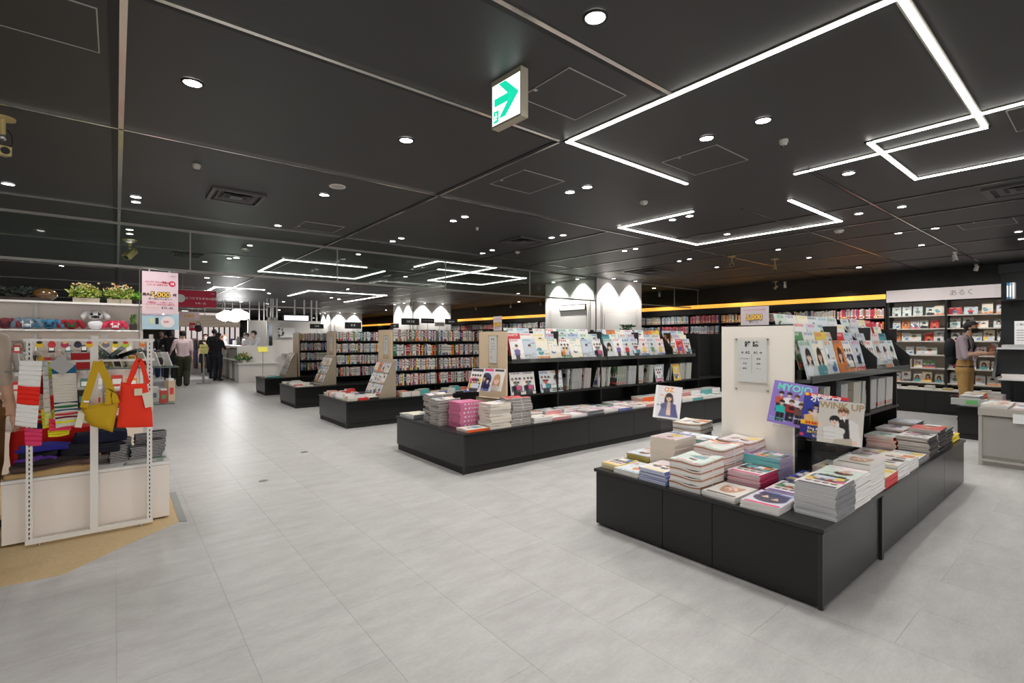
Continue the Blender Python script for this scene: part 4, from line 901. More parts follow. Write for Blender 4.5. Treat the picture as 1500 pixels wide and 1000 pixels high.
def spotlight(px, py, pb, aim, label, kind='white', r=.035, L=.11):
    p = PZ(px, py); d = (p-Vector((0, 0, CAMH))).dot(FWD); drop = (pb-py)/720*d
    t = thing('spotlight', label, 'spotlight', (p.x, p.y, 2.8)); m = mat('spot_white', (216, 212, 206), .4) if kind == 'white' else mat('spot_bronze', (170, 150, 105), .35, .4)
    MB().box(-.05, .05, -.02, .02, -.02, -.0005, m).build('adapter', t) if kind == 'white' else MB().cyl((0, 0, -.015), (0, 0, -.0005), .06, m, 18).build('flange', t)
    MB().cyl((0, 0, -.02), (0, 0, -drop+.02), .01, m, 8).build('stem', t)
    a = Vector(aim).normalized(); c = Vector((0, 0, -drop)); MB().cyl(c-a*L*.5, c+a*L*.4, r*.85, m, 14, r).build('can', t)
    MB().cyl(c+a*L*.4, c+a*(L*.4+.003), r*.8, BLACKM, 14).build('mouth', t)
    MB().tube([c-a*L*.5, c-a*L*.6+Vector((.03, 0, .03)), Vector((.02, 0, -drop*.5)), Vector((.012, 0, -.02))], .003, BLACKM, 5).build('cable', t)
spotlight(1399, 369, 378, (-.2, -.2, -1), 'upper white spotlight on the dark ceiling track'); spotlight(1430, 387, 393, (.2, .3, -1), 'lower white spotlight on the dark ceiling track')
spotlight(1072, 375, 387, (-.7, -.3, -.4), 'bronze spotlight hanging tilted near the bent light line', 'b'); spotlight(1270, 404, 411, (0, 0, -1), 'white spotlight over the orange shelf edge')
spotlight(1150, 413, 419, (.1, 0, -1), 'white spotlight beside the bronze one near the wall'); spotlight(1136, 412, 421, (-.3, .6, -.7), 'bronze spotlight close to the black wall', 'b')
spotlight(966, 427, 432, (.3, .2, -1), 'white spotlight beside the big column'); spotlight(748, 444, 449, (.2, .1, -1), 'white spotlight before the big column over the orange strip')
spotlight(697, 448, 452, (.1, .1, -1), 'white spotlight of the row beyond the middle column'); spotlight(792, 438, 445, (.5, .5, -.7), 'bronze spotlight next to the big column', 'b'); spotlight(602, 438, 446, (.5, .5, -.7), 'bronze spotlight before the middle column', 'b')
spotlight(1135, 379, 393, (-.3, -.2, -1), 'security spotlight on a flat round base near the ceiling centre', 'b', .03, .09)
# hanging cameras
def camera(px, py, pb, label, aim, s=1.):
    p = PZ(px, py); d = (p-Vector((0, 0, CAMH))).dot(FWD); drop = (pb-py)/720*d
    t = thing('security_camera', label, 'camera', (p.x, p.y, 2.8)); m = mat('camera_beige', (196, 176, 118), .45)
    MB().cyl((0, 0, -.012), (0, 0, -.0005), .075*s, m, 22).build('flange', t); MB().cyl((0, 0, -.012), (0, 0, -drop*.55), .018*s, m, 10).build('stem', t)
    MB().ell((0, 0, -drop*.6), (.026*s, .026*s, .026*s), STEEL, 10, 8).build('joint', t)
    a = Vector(aim).normalized(); q = a.to_track_quat('Y', 'Z').to_matrix().to_4x4(); c = Vector((0, 0, -drop)); h = .05*s
    b = MB().box(-h*.75, h*.75, -h*1.6, h*1.4, -h*.7, h*.7, m, M=Matrix.Translation(c) @ q).build('housing', t)
    MB().cyl(c+a*h*1.4, c+a*(h*1.5), h*.55, BLACKM, 16).build('lens', t)
    MB().tube([Vector((.02, 0, -drop*.35)), Vector((.05*s, 0, -drop*.5)), Vector((.055*s, 0, -drop*.75)), Vector((.02, 0, -drop*.95))], .004*s, BLACKM, 6).build('cable', t)
camera(4, 172, 221, 'beige ceiling camera cut by the edge of the picture', (.3, -.9, -.15), .8); camera(190, 351, 372, 'beige ceiling camera above the gift displays', (-.5, -.5, -.7), 1.15)

# exit sign hung from the ceiling
GREEN = mat('exit_green', (20, 178, 140), .5, emit=.75); EXW = mat('exit_white', (250, 252, 252), .4, emit=1.15)
def exit_sign(x, y, w, h, d, label, ang=0., full=True, s=1.):
    t = thing('exit_sign', label, 'exit sign', (x, y, 2.8)); t.rotation_euler = (0, 0, ang)
    fm = mat('exit_frame', (172, 164, 144), .5)
    MB().box(-w/2, w/2, 0.004, d-.004, -h, -.0005, fm).box(-w/2, w/2, 0, .004, -.028*s-.0, -.0005, fm).box(-w/2, w/2, 0, .004, -h, -h+.012*s, fm).box(-w/2, -w/2+.006*s, 0, .004, -h+.012*s, -.028*s, fm).box(w/2-.006*s, w/2, 0, .004, -h+.012*s, -.028*s, fm).build('case', t)
    MB().box(-w/2+.006*s, w/2-.006*s, .002, .0039, -h+.012*s, -.028*s, EXW).build('lit_panel', t)
    def P(pts): return [(px_*w/2, .0012, -h/2+py_*h/2) for px_, py_ in pts]
    def flat(pts, m, nm): MB().add(P(pts)+[(a, b-.0006, c) for a, b, c in P(pts)], [tuple(range(len(pts))), tuple(range(len(pts), 2*len(pts)))[::-1]]+[(i, len(pts)+i, len(pts)+(i+1) % len(pts), (i+1) % len(pts)) for i in range(len(pts))], m).build(nm, t)
    if full:
        flat([(-.78, -.10), (-.10, -.10), (-.42, .26-.78+.05), (-.12, -.47), (.62, .10), (.62, .10), (-.12, .62), (-.42, .62), (-.02, .22), (-.78, .22)], GREEN, 'arrow') if False else None
        flat([(-.80, -.14), (.3, -.14), (.3, .20), (-.80, .20)], GREEN, 'arrow_shaft')
        flat([(-.50, .76), (-.02, .76), (.86, .03), (.30, .03)], GREEN, 'arrow_head'); flat([(.30, .03), (.86, .03), (-.02, -.70), (-.50, -.70)], GREEN, 'arrow_head')
        flat([(-.86, -.82), (-.50, -.82), (-.50, -.32), (-.86, -.32)], GREEN, 'pictogram_field')
        m = MB()
        for (ax, ay, bx, by, r) in ((-.66, -.44, -.67, -.46, .045), (-.68, -.52, -.72, -.62, .03), (-.72, -.62, -.64, -.70, .025), (-.72, -.62, -.80, -.72, .025), (-.68, -.52, -.60, -.58, .02), (-.68, -.52, -.78, -.56, .02)):
            m.cyl((ax*w/2, .0005, -h/2+ay*h/2), (bx*w/2, .0004, -h/2+by*h/2-.0001), r*w/2, EXW, 6)
        m.build('running_figure', t)
    return t
# face looks toward the near table side: it spans px 720-763, its plane runs along X
pa = PZ(721, 121+0, 2.8); A = PT(720, 120, 1); 
ye = None
zz = 2.8
# sign plane y = const: bottom-left (721,190), top-left (720,121), top-right (763,93)
dl = ray(720, 121); yy = (1.4/dl.z)*dl.y; xl = (1.4/dl.z)*dl.x; dr = ray(763, 95); xr = (1.4/dr.z)*dr.x; yr = (1.4/dr.z)*dr.y
db = ray(721, 190); hh = 2.8-(CAMH+db.z*(yy/db.y))
v = Vector((xr-xl, yr-yy)); w = v.length
exit_sign((xl+xr)/2, (yy+yr)/2, w, hh, .055, 'lit green arrow exit sign hanging over the aisle crossing', math.atan2(v.y, v.x))
for (px, py, pb, pw, lb) in ((306, 397, 415, 5, 'distant lit exit sign seen edge-on over the aisle'), (271, 449, 456, 8, 'distant lit exit sign below the red banner')):
    p = PT(px, 0, 12. if px > 300 else 24); zt = 2.8; d = 12. if px > 300 else 24
    t = thing('exit_sign', lb, 'exit sign', (p.x, p.y, 1.4+(497-pb)/720*d)); h = (pb-py)/720*d; w2 = pw/720*d
    MB().box(-w2/2, w2/2, .01, .06, 0, h, mat('exit_frame')).build('case', t); MB().box(-w2/2+.01, w2/2-.01, .004, .0098, .01, h-.01, EXW).build('lit_panel', t)
    MB().box(-w2*.2, w2*.2, .001, .0038, h*.3, h*.7, GREEN).build('arrow', t); MB().cyl((0, .035, h), (0, .035, 2.799-t.location.z), .008, STEEL, 6).build('rod', t)
# ================================================================= WALL SHELVES
def wallbook(img, w, h, X, U, c, label, grp):
    N = X.cross(U); me = None
    mb = MB(); mb.box(-w/2, w/2, -h/2, h/2, -.012, -.0004, PRINT, lin((232, 228, 220))); H, W = img.shape[:2]; small = img[::2, ::2]
    cover_grid(mb, small, w, h, (-w/2, h/2, .0003), (1, 0, 0), (0, -1, 0), PRINT)
    return mb.mesh('picture_book')
WB = [(wallbook(c, .15, .2, Vector((1, 0, 0)), Vector((0, 1, 0)), None, '', ''), c, .15, .2) for c in COVERS[:14]]+[(wallbook(c, .13, .16, Vector((1, 0, 0)), Vector((0, 1, 0)), None, '', ''), c, .13, .16) for c in COVERS[14:28]]+[(wallbook(c, .19, .14, Vector((1, 0, 0)), Vector((0, 1, 0)), None, '', ''), c, .19, .14) for c in COVERS[28:36]]
XF = 12.42; SHW = mat('white_shelf', (226, 216, 204), .5)
for y_ in (.75, 1.75, 2.7): spot((11.3, y_, 2.76), (12.6, y_, 1.0), 17, 1.9, .8, .04)  # added spots without fixtures, brightening the white bookcase
t = thing('wall_bookcase', 'white-backed wall bookcase with a pale header reading in hiragana', 'bookcase', (XF, .3, 0)); Y1b = 2.74; bays = [0, .92, 1.83, Y1b]
MB().box(.36, .375, 0, Y1b, .46, 2.16, SHW).build('back_panel', t)
for y in bays: MB().box(0, .36, y-.016, y+.016, .46, 2.17, BLACK).build('upright', t)
levels = [.556, .842, 1.10, 1.373, 1.618, 1.876]
for z in levels:
    for a, b in zip(bays, bays[1:]): MB().box(.012, .36, a+.017, b-.017, z-.018, z, SHW).box(.008, .0118, a+.017, b-.017, z-.022, z+.001, mat('shelf_lip', (205, 200, 192), .4)).build('shelf', t)
MB().box(.0, .36, 0, Y1b, 2.171, 2.19, BLACK).box(-.03, -.012, -.0, Y1b+.02, 2.16, 2.40, mat('header_white', (222, 212, 212), .35)).build('header', t)
text('あるく', mat('header_ink', (120, 112, 112), .6), t, (-.0315, 1.6, 2.28), .12, X=(0, -1, 0))
m = MB()
for i in range(5): m.box(-.0318, -.0305, .1, 1.15, 2.20+i*.035, 2.202+i*.035, mat('header_ink'))
m.build('map_lines', t)
# low black base in front
t2 = thing('wall_bench', 'black low cabinet with a pale top running under the white wall bookcase', 'cabinet', (12.0, .3, 0))
for a in range(4): MB().box(.002, .02, a*.685+.003, a*.685+.682, .05, .43, PANELM).build('door', t2)
MB().box(.02, .42, 0, Y1b, .0, .43, BLACKM).build('carcass', t2); MB().box(-.01, .42, -.0, Y1b+.02, .432, .455, mat('bench_top', (222, 218, 212), .4)).build('top', t2); MB().box(-.01, .42, Y1b+.003, Y1b+.02, 0, .431, mat('bench_top')).build('end_panel', t2)
k = 0
for li, z in enumerate(levels):
    for bi, (a, b) in enumerate(zip(bays, bays[1:])):
        y = .3+b-.11; i = 0
        while y > .3+a+.09:
            me, img, w, h = R.choice(WB); c = Vector((XF+.15, y, z+.002+h/2*math.cos(.16))); U = Vector((math.sin(.16), 0, math.cos(.16)))
            o = link('picture_book', me, M=frame(c, Vector((0, -1, 0)), U, Vector((0, -1, 0)).cross(U)))
            tag(o, '%s-toned face-out book, %s in the %s bay, %s shelf of the white bookcase' % (cname(mean_col(img[8:20])), nth(i), ORD[2-bi], ['lowest', 'second', 'third', 'fourth', 'fifth', 'top'][li]), 'book', 'face-out books on the white wall bookcase')
            y -= w+R.uniform(.012, .04); i += 1
for i in range(9):
    y = 2.9-i*.26; pile('%s book in the flat pile, %s pile on the low cabinet top' % (['cream', 'pale', 'yellow', 'white', 'green'][i % 5], nth(i)), 12.03, y-.13, .456, R.randint(1, 4), .016, R.choice(['book', 'white', 'cream', 'olive']), ci=R.randrange(44), w=.13, h=.19, kind='book', cat='book', grp='flat books under the white bookcase', turn=False)
# black bookcases along the rest of the wall, with their warm lit edge
wb = thing('wall_shelving', 'long black wall shelving with an orange lit edge above it', 'bookcase', (XF, 3.07, 0)); YL_ = 30.
MB().box(.34, .375, 0, YL_, 0, 2.25, BLACKM).build('back_panel', wb)
for i in range(int(YL_/.9)+1): MB().box(0, .34, i*.9, i*.9+.02, 0, 2.1, BLACK).build('upright', wb)
for z in (.4, .95, 1.25, 1.55, 1.84): MB().box(.01, .34, 0, YL_, z-.02, z, BLACK).build('shelf', wb)
MB().box(-.02, .34, 0, YL_, 2.2, 2.235, BLACK).build('top', wb)
COVE = mat('warm_lit_edge', (214, 150, 60), .5, emit=.55, emit_rgb=(255, 176, 70))  # emission stands in for the cove LED lighting this wood board
for i in range(10): MB().box(-.03, -.008, i*3.0+.006, i*3.0+2.994, 2.237, 2.335, COVE).build('lit_edge', wb)
for i in range(12):
    spot((XF-.35, 3.9+i*2.2, 2.7), (XF+.05, 3.9+i*2.2, 2.1), 10, 1.5, .8, .04, (1, .86, .66))
MB().box(-.02, .0, 0, YL_, 2.08, 2.199, BLACKM).build('fascia', wb)
def tallspine(mb, x, y, z, th, h, c):
    mb.box(x, x+.15, y, y+th, z, z+h, PRINT, lin(c)); b = R.choice([(250, 250, 250), (220, 60, 70), (60, 60, 70), (240, 190, 60)])
    mb.box(x-.0006, x, y+.001, y+th-.001, z+h*.1, z+h*.24, PRINT, lin(b)).box(x-.0006, x, y+.003, y+th-.003, z+h*.4, z+h*.85, PRINT, lin(tuple(int(v*.75) for v in c)))
st = MB()
for z in (.95, 1.25, 1.55, 1.84):
    y = 3.12; pal = None
    while y < 27:
        if (y-3.07) % .9 < .03 or (y-3.07) % .9 > .87: y += .035; pal = R.choice([[(236, 234, 230), (226, 222, 216), (246, 240, 230)], [(226, 70, 90), (236, 120, 140), (240, 200, 200)], [(236, 234, 230), (240, 150, 70), (246, 240, 230)], [(220, 226, 236), (240, 240, 240), (150, 180, 210)]]); continue
        if pal is None: pal = [(236, 234, 230), (226, 70, 90), (240, 200, 200)]
        if R.random() < .015: y += .06; continue
        th = R.uniform(.016, .03)*(1 if y < 12 else 1.7); c = R.choice(pal) if R.random() < .8 else R.choice(VIV)
        tallspine(st, XF+.02+R.uniform(0, .01), y, z+.001, th, R.uniform(.17, .22) if z > 1.2 else .2, c); y += th+.0005
st.build('wall_books', label='continuous rows of bright book spines on the black wall shelving', cat='books', kind='stuff')

# ================================================================= RIGHT-HAND DISPLAYS
GREY = mat('grey_laminate', (176, 171, 163), .4)
t = thing('grey_counter', 'light grey low display cabinet with panel doors beside the black table', 'cabinet', (7.52, -1.4, 0)); L = 2.40
MB().box(.03, 1.0, .02, L-.02, 0, .08, GREY).build('plinth', t); MB().box(.02, 1.0, .0, L-.0, .08, .55, GREY).build('carcass', t)
for i in range(3): MB().box(.0, .018, .03+i*.785, .03+i*.785+.78, .11, .54, mat('grey_door', (160, 156, 150), .4)).build('door', t)
MB().box(-.01, .018, L-.018, L+.012, 0.001, .60, GREY).build('end_trim', t); MB().box(-.02, 1.0, -.0, L+.015, .56, .64, GREY).build('top', t); MB().box(-.008, 1.0, .0, L, .05, .078, GREY).build('foot_rail', t)
MB().box(-.024, -.021, L-.36, L-.26, .50, .60, WPAPER).build('price_card', t)
g = 'magazines on the grey cabinet'
for i in range(7):
    for j in range(2): pile('%s magazine in the low pile, %s pile %s on the grey cabinet' % (['pale', 'rose', 'white', 'grey'][(i+j) % 4], nth(i), ['along the edge', 'behind the edge'][j]), 7.53+j*.32, .78-i*.25, .641, R.randint(2, 4)+j, .01, ['white', 'rose', 'grey', 'lilac'][(i+j) % 4], ci=R.randrange(44), grp=g)
table(9.3, 10.3, -.9, 1.47, [9.8], [-.3, .3, .85], 'black narrow table standing between the grey cabinet and the wall', h=.46)
for i, (x, y, n, s) in enumerate([(9.31, 1.24, 9, 'grey'), (9.31, 1.0, 6, 'orange'), (9.63, 1.24, 10, 'orange'), (9.63, 1.0, 5, 'cream'), (9.32, .56, 4, 'grey'), (9.95, 1.08, 8, 'white')]):
    pile('%s-edged magazine in the pile, %s pile on the narrow black table' % (s, nth(i)), x, y, .461, n, .016, s, ci=R.randrange(44), grp='magazines on the narrow black table')
nb = thing('newspaper_bin', 'clear bin of papers hanging over the narrow black table end', 'rack', (9.22, 1.22, .46))
MB().box(-.06, .30, -.1, .32, .14, .145, ACRYL).box(-.06, -.055, -.1, .32, .02, .14, ACRYL).build('bin', nb); MB().box(-.05, .0, -.08, .30, .03, .12, mat('newsprint', (190, 192, 190), .7)).build('papers', nb)
MB().box(-.0565, -.056, .02, .14, .05, .1, mat('green_label', (110, 190, 110), .5)).build('label', nb)
# dark newspaper desk and pillar
pil = MB().box(10.75, 11.3, -.6, 1.19, 0, 2.43, mat('pillar_grey', (38, 39, 41), .5)).box(10.70, 11.35, -.65, 1.21, 2.431, 2.56, mat('pillar_grey')).build('column_4', kind='structure')
t = thing('reading_desk', 'dark sloping newspaper desk in front of the black pillar', 'desk', (9.55, -.3, .4)); dk = mat('desk_dark', (30, 31, 33), .45)
MB().add([(x, y, z) for y in (1.42, 1.45) for x, z in ((.0, .47), (.85, .47), (.85, 1.05), (.55, .90), (.38, .86))], [(4, 3, 2, 1, 0), (5, 6, 7, 8, 9), (0, 1, 6, 5), (1, 2, 7, 6), (2, 3, 8, 7), (3, 4, 9, 8), (4, 0, 5, 9)], dk).build('side_panel', t)
MB().box(.25, .80, .0, 1.42, .50, .86, dk).build('body', t); MB().box(.15, .82, 0, 1.42, .862, .885, mat('desk_top', (205, 205, 206), .3)).build('top', t)
MB().box(.1, .8, 0, 1.40, .43, .45, mat('desk_top')).build('lower_shelf', t); [MB().box(a_, a_+.04, b_, b_+.04, .062, .5, dk).build('leg', t) for a_ in (.30, .7) for b_ in (.1, 1.3)]
for i in range(4): pile('folded newspaper in the %s pile on the sloping desk top' % ORD[i], 9.72, .80-i*.3, 1.2865, 3, .012, 'grey', ci=None, w=.27, h=.36, kind='newspaper', cat='newspaper', grp='newspapers on the desk')
for i in range(4): pile('folded newspaper in the %s pile on the lower desk shelf' % ORD[i], 9.68, .80-i*.3, .851, 5, .012, 'white', ci=None, w=.27, h=.36, kind='newspaper', cat='newspaper', grp='newspapers on the desk')
ic = thing('info_card', 'white notice card standing on the sloping newspaper desk', 'notice', (9.74, .88, 1.325)); MB().box(-.03, .03, -.07, .07, 0, .004, ACRYL).build('base', ic); MB().box(-.004, .004, -.065, .065, .004, .33, WPAPER).build('card', ic); text('ご案内', BTXT, ic, (-.0048, 0, .28), .035, X=(0, -1, 0))
for i in range(5): MB().box(-.0055, -.0042, -.045, .045, .06+i*.035, .067+i*.035, mat('header_ink')).build('line', ic)
for i, c in enumerate([(230, 230, 235), (120, 170, 200), (60, 120, 170)]):
    b = MB().box(0, .17, 0, .022, 0, .24, PRINT, lin(c)).box(-.0006, 0, .002, .020, .03, .2, PRINT, lin((250, 250, 250))).build('binder', loc=(10.3, 1.0+i*.03, 2.0)); tag(b, '%s file binder standing on the bracket beside the pillar top' % ['white', 'pale blue', 'blue'][i], 'binder')
br = thing('wall_bracket', 'thin black bracket shelf on the pillar holding binders', 'shelf', (10.28, .9, 1.98)); MB().box(0, .47, 0, .28, .0, .019, BLACK).build('plate', br); MB().box(.4, .47, .1, .14, -.08, -.001, BLACK).build('arm', br)
for i in range(2):
    b = MB().box(0, .13, 0, .03, 0, .24, PRINT, lin([(240, 214, 60), (200, 205, 215)][i])).box(.01, .12, .003, .027, .2399, .2405, PRINT, lin((250, 250, 250))).build('magazine_file', loc=(9.32+.14*i, .36+.0*i, .461)); tag(b, '%s magazine file standing on the narrow black table' % ['yellow', 'grey'][i], 'magazine file')
# ================================================================= GIFT DISPLAY ON THE AISLE'S OTHER SIDE
WB_ = mat('display_white', (240, 230, 222), .4); FRM = mat('slotted_white', (232, 229, 224), .35)
GX0, GX1, GY0, GY1, GZ = -.60, .325, 4.70, 5.68, .445
t = thing('display_plinth', 'white box base carrying folded cloths and small black notebooks', 'display base', (GX0, GY0, 0)); w = GX1-GX0; d = GY1-GY0
MB().box(.03, w-.03, .05, d-.03, 0.004, .017, BLACKM).build('plinth', t); MB().box(0, w, .01, d, .018, GZ-.02, WB_).build('body', t)
MB().box(-.004, w+.004, -.0, d+.004, GZ-.019, GZ, mat('display_top', (240, 238, 236), .25)).build('top', t)
for a, b in ((.0, .13), (.135, .46), (.465, .79), (.795, w)): MB().box(a+.002, b-.002, .0, .0095, .018, GZ-.025, WB_).build('panel', t)
# slotted frame standing before it
yf = 4.62
def fx(px): return PY(px, 600, yf).x
x_a, x_m, x_b = fx(43), fx(138), fx(219)
fr = thing('slotted_frame', 'white slotted upright frame carrying bags and pleated totes', 'display frame', (x_m, yf, 0)); FT = 1.405
def slotted(x):
    m = MB(); W2 = .016; n = 44; z0 = .04; dz = (FT-z0)/n
    m.box(x-W2, x-.0035, -.012, .012, z0, FT, FRM).box(x+.0035, x+W2, -.012, .012, z0, FT, FRM)
    for i in range(n): m.box(x-.0035, x+.0035, -.012, .012, z0+i*dz, z0+i*dz+dz*.45, FRM)
    m.box(x-.0035, x+.0035, .006, .010, z0, FT, BLACKM); m.build('slotted_post', fr)
slotted(x_a-x_m); slotted(x_b-x_m)
MB().box(-.022, .022, -.015, .015, .045, FT+.02, FRM).build('centre_post', fr); MB().box(x_a-x_m-.02, x_b-x_m+.02, -.016, .016, .02, .05, FRM).build('bottom_rail', fr)
MB().box(x_a-x_m-.03, x_b-x_m+.03, -.011, .011, FT-.02, FT, FRM).build('top_rail', fr); MB().box(x_a-x_m-.03, x_b-x_m+.03, -.008, .008, 1.24, 1.255, FRM).build('hook_rail', fr)
for x in (x_a-x_m+.05, x_b-x_m-.05): MB().cyl((x, 0, 0.004), (x, 0, .02), .012, STEEL, 8).build('foot', fr)
hk = [36, 92, 150, 201]
for px in hk:
    x = PY(px, 525, 4.5).x-x_m; MB().cyl((x, -.01, 1.30), (x, -.20, 1.305), .003, STEEL, 6).cyl((x, -.20, 1.305), (x, -.205, 1.32), .003, STEEL, 6).build('hook', fr)
def pleated(corners, bands, label, y=4.5, n=14, name='pleated_tote', cat='tote bag', amp=.006, thick=.012):
    """hanging pleated cloth: corners TL, TR, BR, BL as pixels at plane y; bands = (share, colour) from the top"""
    TL, TR, BR, BL = [PY(px, py, y) for px, py in corners]; mb = MB(); rows = []; tot = sum(b[0] for b in bands); acc = 0
    edges = []
    for sh, c in bands:
        k = max(1, int(round(n*sh/tot))) ; edges += [(acc+sh/tot*i/k, c) for i in range(k)]; acc += sh/tot
    edges.append((1., bands[-1][1])); nx = 6; vs = []; cs = []; fs = []
    for i in range(len(edges)-1):
        c = lin(edges[i][1])
        for f, off in ((edges[i][0], -amp), (edges[i][0]*.25+edges[i+1][0]*.75, -amp*.2), (edges[i+1][0], amp)):
            for j in range(nx+1):
                u = j/nx; p = TL.lerp(TR, u).lerp(BL.lerp(BR, u), f); sag = .006*math.sin(u*PI)*math.sin(i*1.7+label.__len__())
                vs.append((p.x, p.y-thick/2+off, p.z-sag)); cs.append(c)
    R_ = len(vs)//(nx+1)
    for r in range(R_-1):
        for j in range(nx): a = r*(nx+1)+j; fs.append((a, a+nx+1, a+nx+2, a+1))
    b = len(vs); vs += [(x, y+thick/2, z) for x, _, z in vs]; cs += cs[:b]
    for r in range(R_-1):
        for j in range(nx): a = b+r*(nx+1)+j; fs.append((a, a+1, a+nx+2, a+nx+1))
        for j in (0, nx): a = r*(nx+1)+j; fs.append((a, b+a, b+a+nx+1, a+nx+1))
    mb.add(vs, fs, CLOTHV, cs); o = mb.build(name); tag(o, label, cat); return o
W_ = (240, 238, 234); RED = (238, 42, 24); CR = (212, 205, 192)
o = pleated([(29, 528), (62, 529), (54, 627), (22, 623)], [(.38, W_), (.28, RED), (.34, W_)], 'white pleated tote with a broad red band hanging on the slotted frame', 4.46)
TC = [(.05, CR), (.15, (22, 98, 130)), (.50, CR), (.03, (30, 30, 80)), (.035, CR), (.03, (20, 100, 60)), (.035, CR), (.03, (24, 80, 130)), (.035, CR), (.03, (196, 36, 48)), (.035, CR), (.03, (110, 20, 40)), (.035, CR), (.04, (226, 216, 40)), (.08, CR)]
pleated([(75, 531), (111, 530), (115, 623), (82, 627)], TC, 'cream pleated tote with a teal top and thin coloured stripes near its hem', 4.46, n=30, amp=.003)
pleated([(62, 530), (70, 530), (75, 622), (66, 624)], [(.5, (206, 210, 208)), (.3, CR), (.2, (214, 220, 120))], 'narrow pale pleated tote hanging between the two wide ones', 4.50)
pleated([(70, 530), (75, 531), (80, 610), (76, 615)], [(.3, (206, 214, 40)), (.3, CR), (.25, RED), (.15, (220, 220, 60))], 'thin lime and red pleated edge beside the striped tote', 4.53)
pleated([(56, 550), (63, 550), (64, 628), (50, 628)], [(.35, (170, 24, 36)), (.3, CR), (.05, RED), (.04, CR), (.05, RED), (.05, CR), (.05, (196, 36, 48)), (.1, (30, 30, 80))], 'dark red and cream striped tote hanging behind the white one', 4.54, n=24, amp=.003)
pleated([(36, 626), (62, 628), (61, 652), (37, 652)], [(1, (226, 60, 110))], 'pink pleated pouch peeping out below the white and red tote', 4.49, n=4)
pleated([(60, 600), (71, 600), (80, 627), (63, 628)], [(1, (228, 222, 40))], 'yellow cloth hanging below the narrow pale tote', 4.51, n=6)
pleated([(72, 612), (103, 620), (104, 630), (72, 632)], [(1, (236, 60, 96))], 'pink cloth edge below the striped tote', 4.49, n=3)
pleated([(70, 630), (102, 629), (101, 636), (71, 640)], [(1, (236, 222, 40))], 'yellow cloth edge below the pink one', 4.505, n=3)
c = PY(90, 535, 4.44); tg = MB().box(-.05, .05, -.002, .002, -.045, .045, mat('silver_card', (158, 156, 154), .4), M=Matrix.Rotation(.75, 4, 'Y')).build('price_tag', loc=c); tag(tg, 'grey square card tied askew to the striped tote', 'tag')
# shoulder bag and red tote
def puffy(pts, y, m, amp=.03, n=7):
    """closed outline (pixels at plane y) filled as a soft two-sided cushion"""
    P = [PY(px, py, y) for px, py in pts]; c = sum(P, Vector())/len(P); mb = MB(); N = len(P)
    for s in (-1, 1):
        vs = []
        for k in range(n+1):
            f = 1-k/n
            for p in P: q = c.lerp(p, f); vs.append((q.x, y+s*amp*math.sqrt(max(0, 1-f**3)), q.z))
        fs = [(k*N+i, k*N+(i+1) % N, (k+1)*N+(i+1) % N, (k+1)*N+i) for k in range(n) for i in range(N)]
        if s > 0: fs = [f[::-1] for f in fs]
        mb.add(vs, fs, m, smooth=True)
    return mb
def strap(pts, y, wd, m, th=.004):
    P = [PY(px, py, y) for px, py in pts]; mb = MB(); vs = []
    for i, p in enumerate(P):
        d = (P[min(i+1, len(P)-1)]-P[max(i-1, 0)]).normalized(); nrm = Vector((-d.z, 0, d.x))*wd/2
        for s in (-1, 1):
            for q in (-1, 1): v = p+nrm*s; vs.append((v.x, y+q*th/2, v.z))
    fs = []
    for i in range(len(P)-1):
        a = 4*i; b = a+4
        for u, v in ((0, 1), (1, 3), (3, 2), (2, 0)): fs.append((a+u, a+v, b+v, b+u))
    fs += [(0, 2, 3, 1), (4*len(P)-4, 4*len(P)-3, 4*len(P)-1, 4*len(P)-2)]
    return mb.add(vs, fs, m)
MUST = mat('mustard_canvas', (196, 156, 12), .8, noise=.1, nscale=12, bump=.2); ORR = mat('red_canvas', (236, 48, 10), .75, noise=.05, nscale=10, bump=.15)
yb = 4.43
def dense(pts, k=3): return [((a[0]*(k-i)+b[0]*i)/k, (a[1]*(k-i)+b[1]*i)/k) for a, b in zip(pts, pts[1:]+pts[:1]) for i in range(k)]
bag = thing('shoulder_bag', 'mustard yellow canvas shoulder bag hanging by its wide strap', 'bag', (0, 0, 0))
puffy(dense([(119, 598), (128, 594), (158, 588), (174, 586), (172, 600), (168, 618), (165, 633), (150, 628), (134, 624), (124, 615)]), yb, MUST, .035).build('body', bag)
strap([(142, 529), (138, 545), (132, 565), (126, 582), (123, 597)], yb-.03, .042, MUST).build('strap', bag); strap([(144, 529), (150, 542), (157, 556), (162, 572), (168, 590)], yb-.02, .045, MUST).build('strap', bag)
strap([(171, 590), (166, 578), (160, 570), (158, 592)], yb-.036, .035, MUST).build('strap_tail', bag); strap([(122, 588), (131, 588)], yb-.036, .012, WPAPER).build('buckle', bag)
tt = thing('tote_bag', 'bright red canvas tote with a small pale patch hanging at the frame end', 'tote bag', (0, 0, 0))
puffy(dense([(177, 559), (193, 562), (215, 561), (219, 580), (223, 605), (224, 625), (198, 626), (171, 626), (174, 600), (176, 575)]), yb, ORR, .018).build('body', tt)
strap([(188, 562), (193, 548), (198, 534), (202, 527), (205, 527), (209, 536), (213, 550), (216, 562)], yb-.012, .028, ORR).build('handle', tt); strap([(188, 562), (196, 545), (201, 530)], yb+.012, .028, ORR).build('handle', tt)
strap([(202.5, 569), (202.5, 579)], yb-.026, .045, mat('pale_patch', (220, 210, 180), .7)).build('patch', tt); strap([(214, 575), (219, 596)], yb-.03, .05, mat('price_tag', (222, 214, 196), .7)).build('hang_tag', tt)
c = PY(117, 615, 4.42); o = MB().box(-.018, .018, -.001, .001, -.05, .05, mat('price_tag'), M=Matrix.Rotation(.2, 4, 'Y')).build('hang_tag', bag, loc=c)
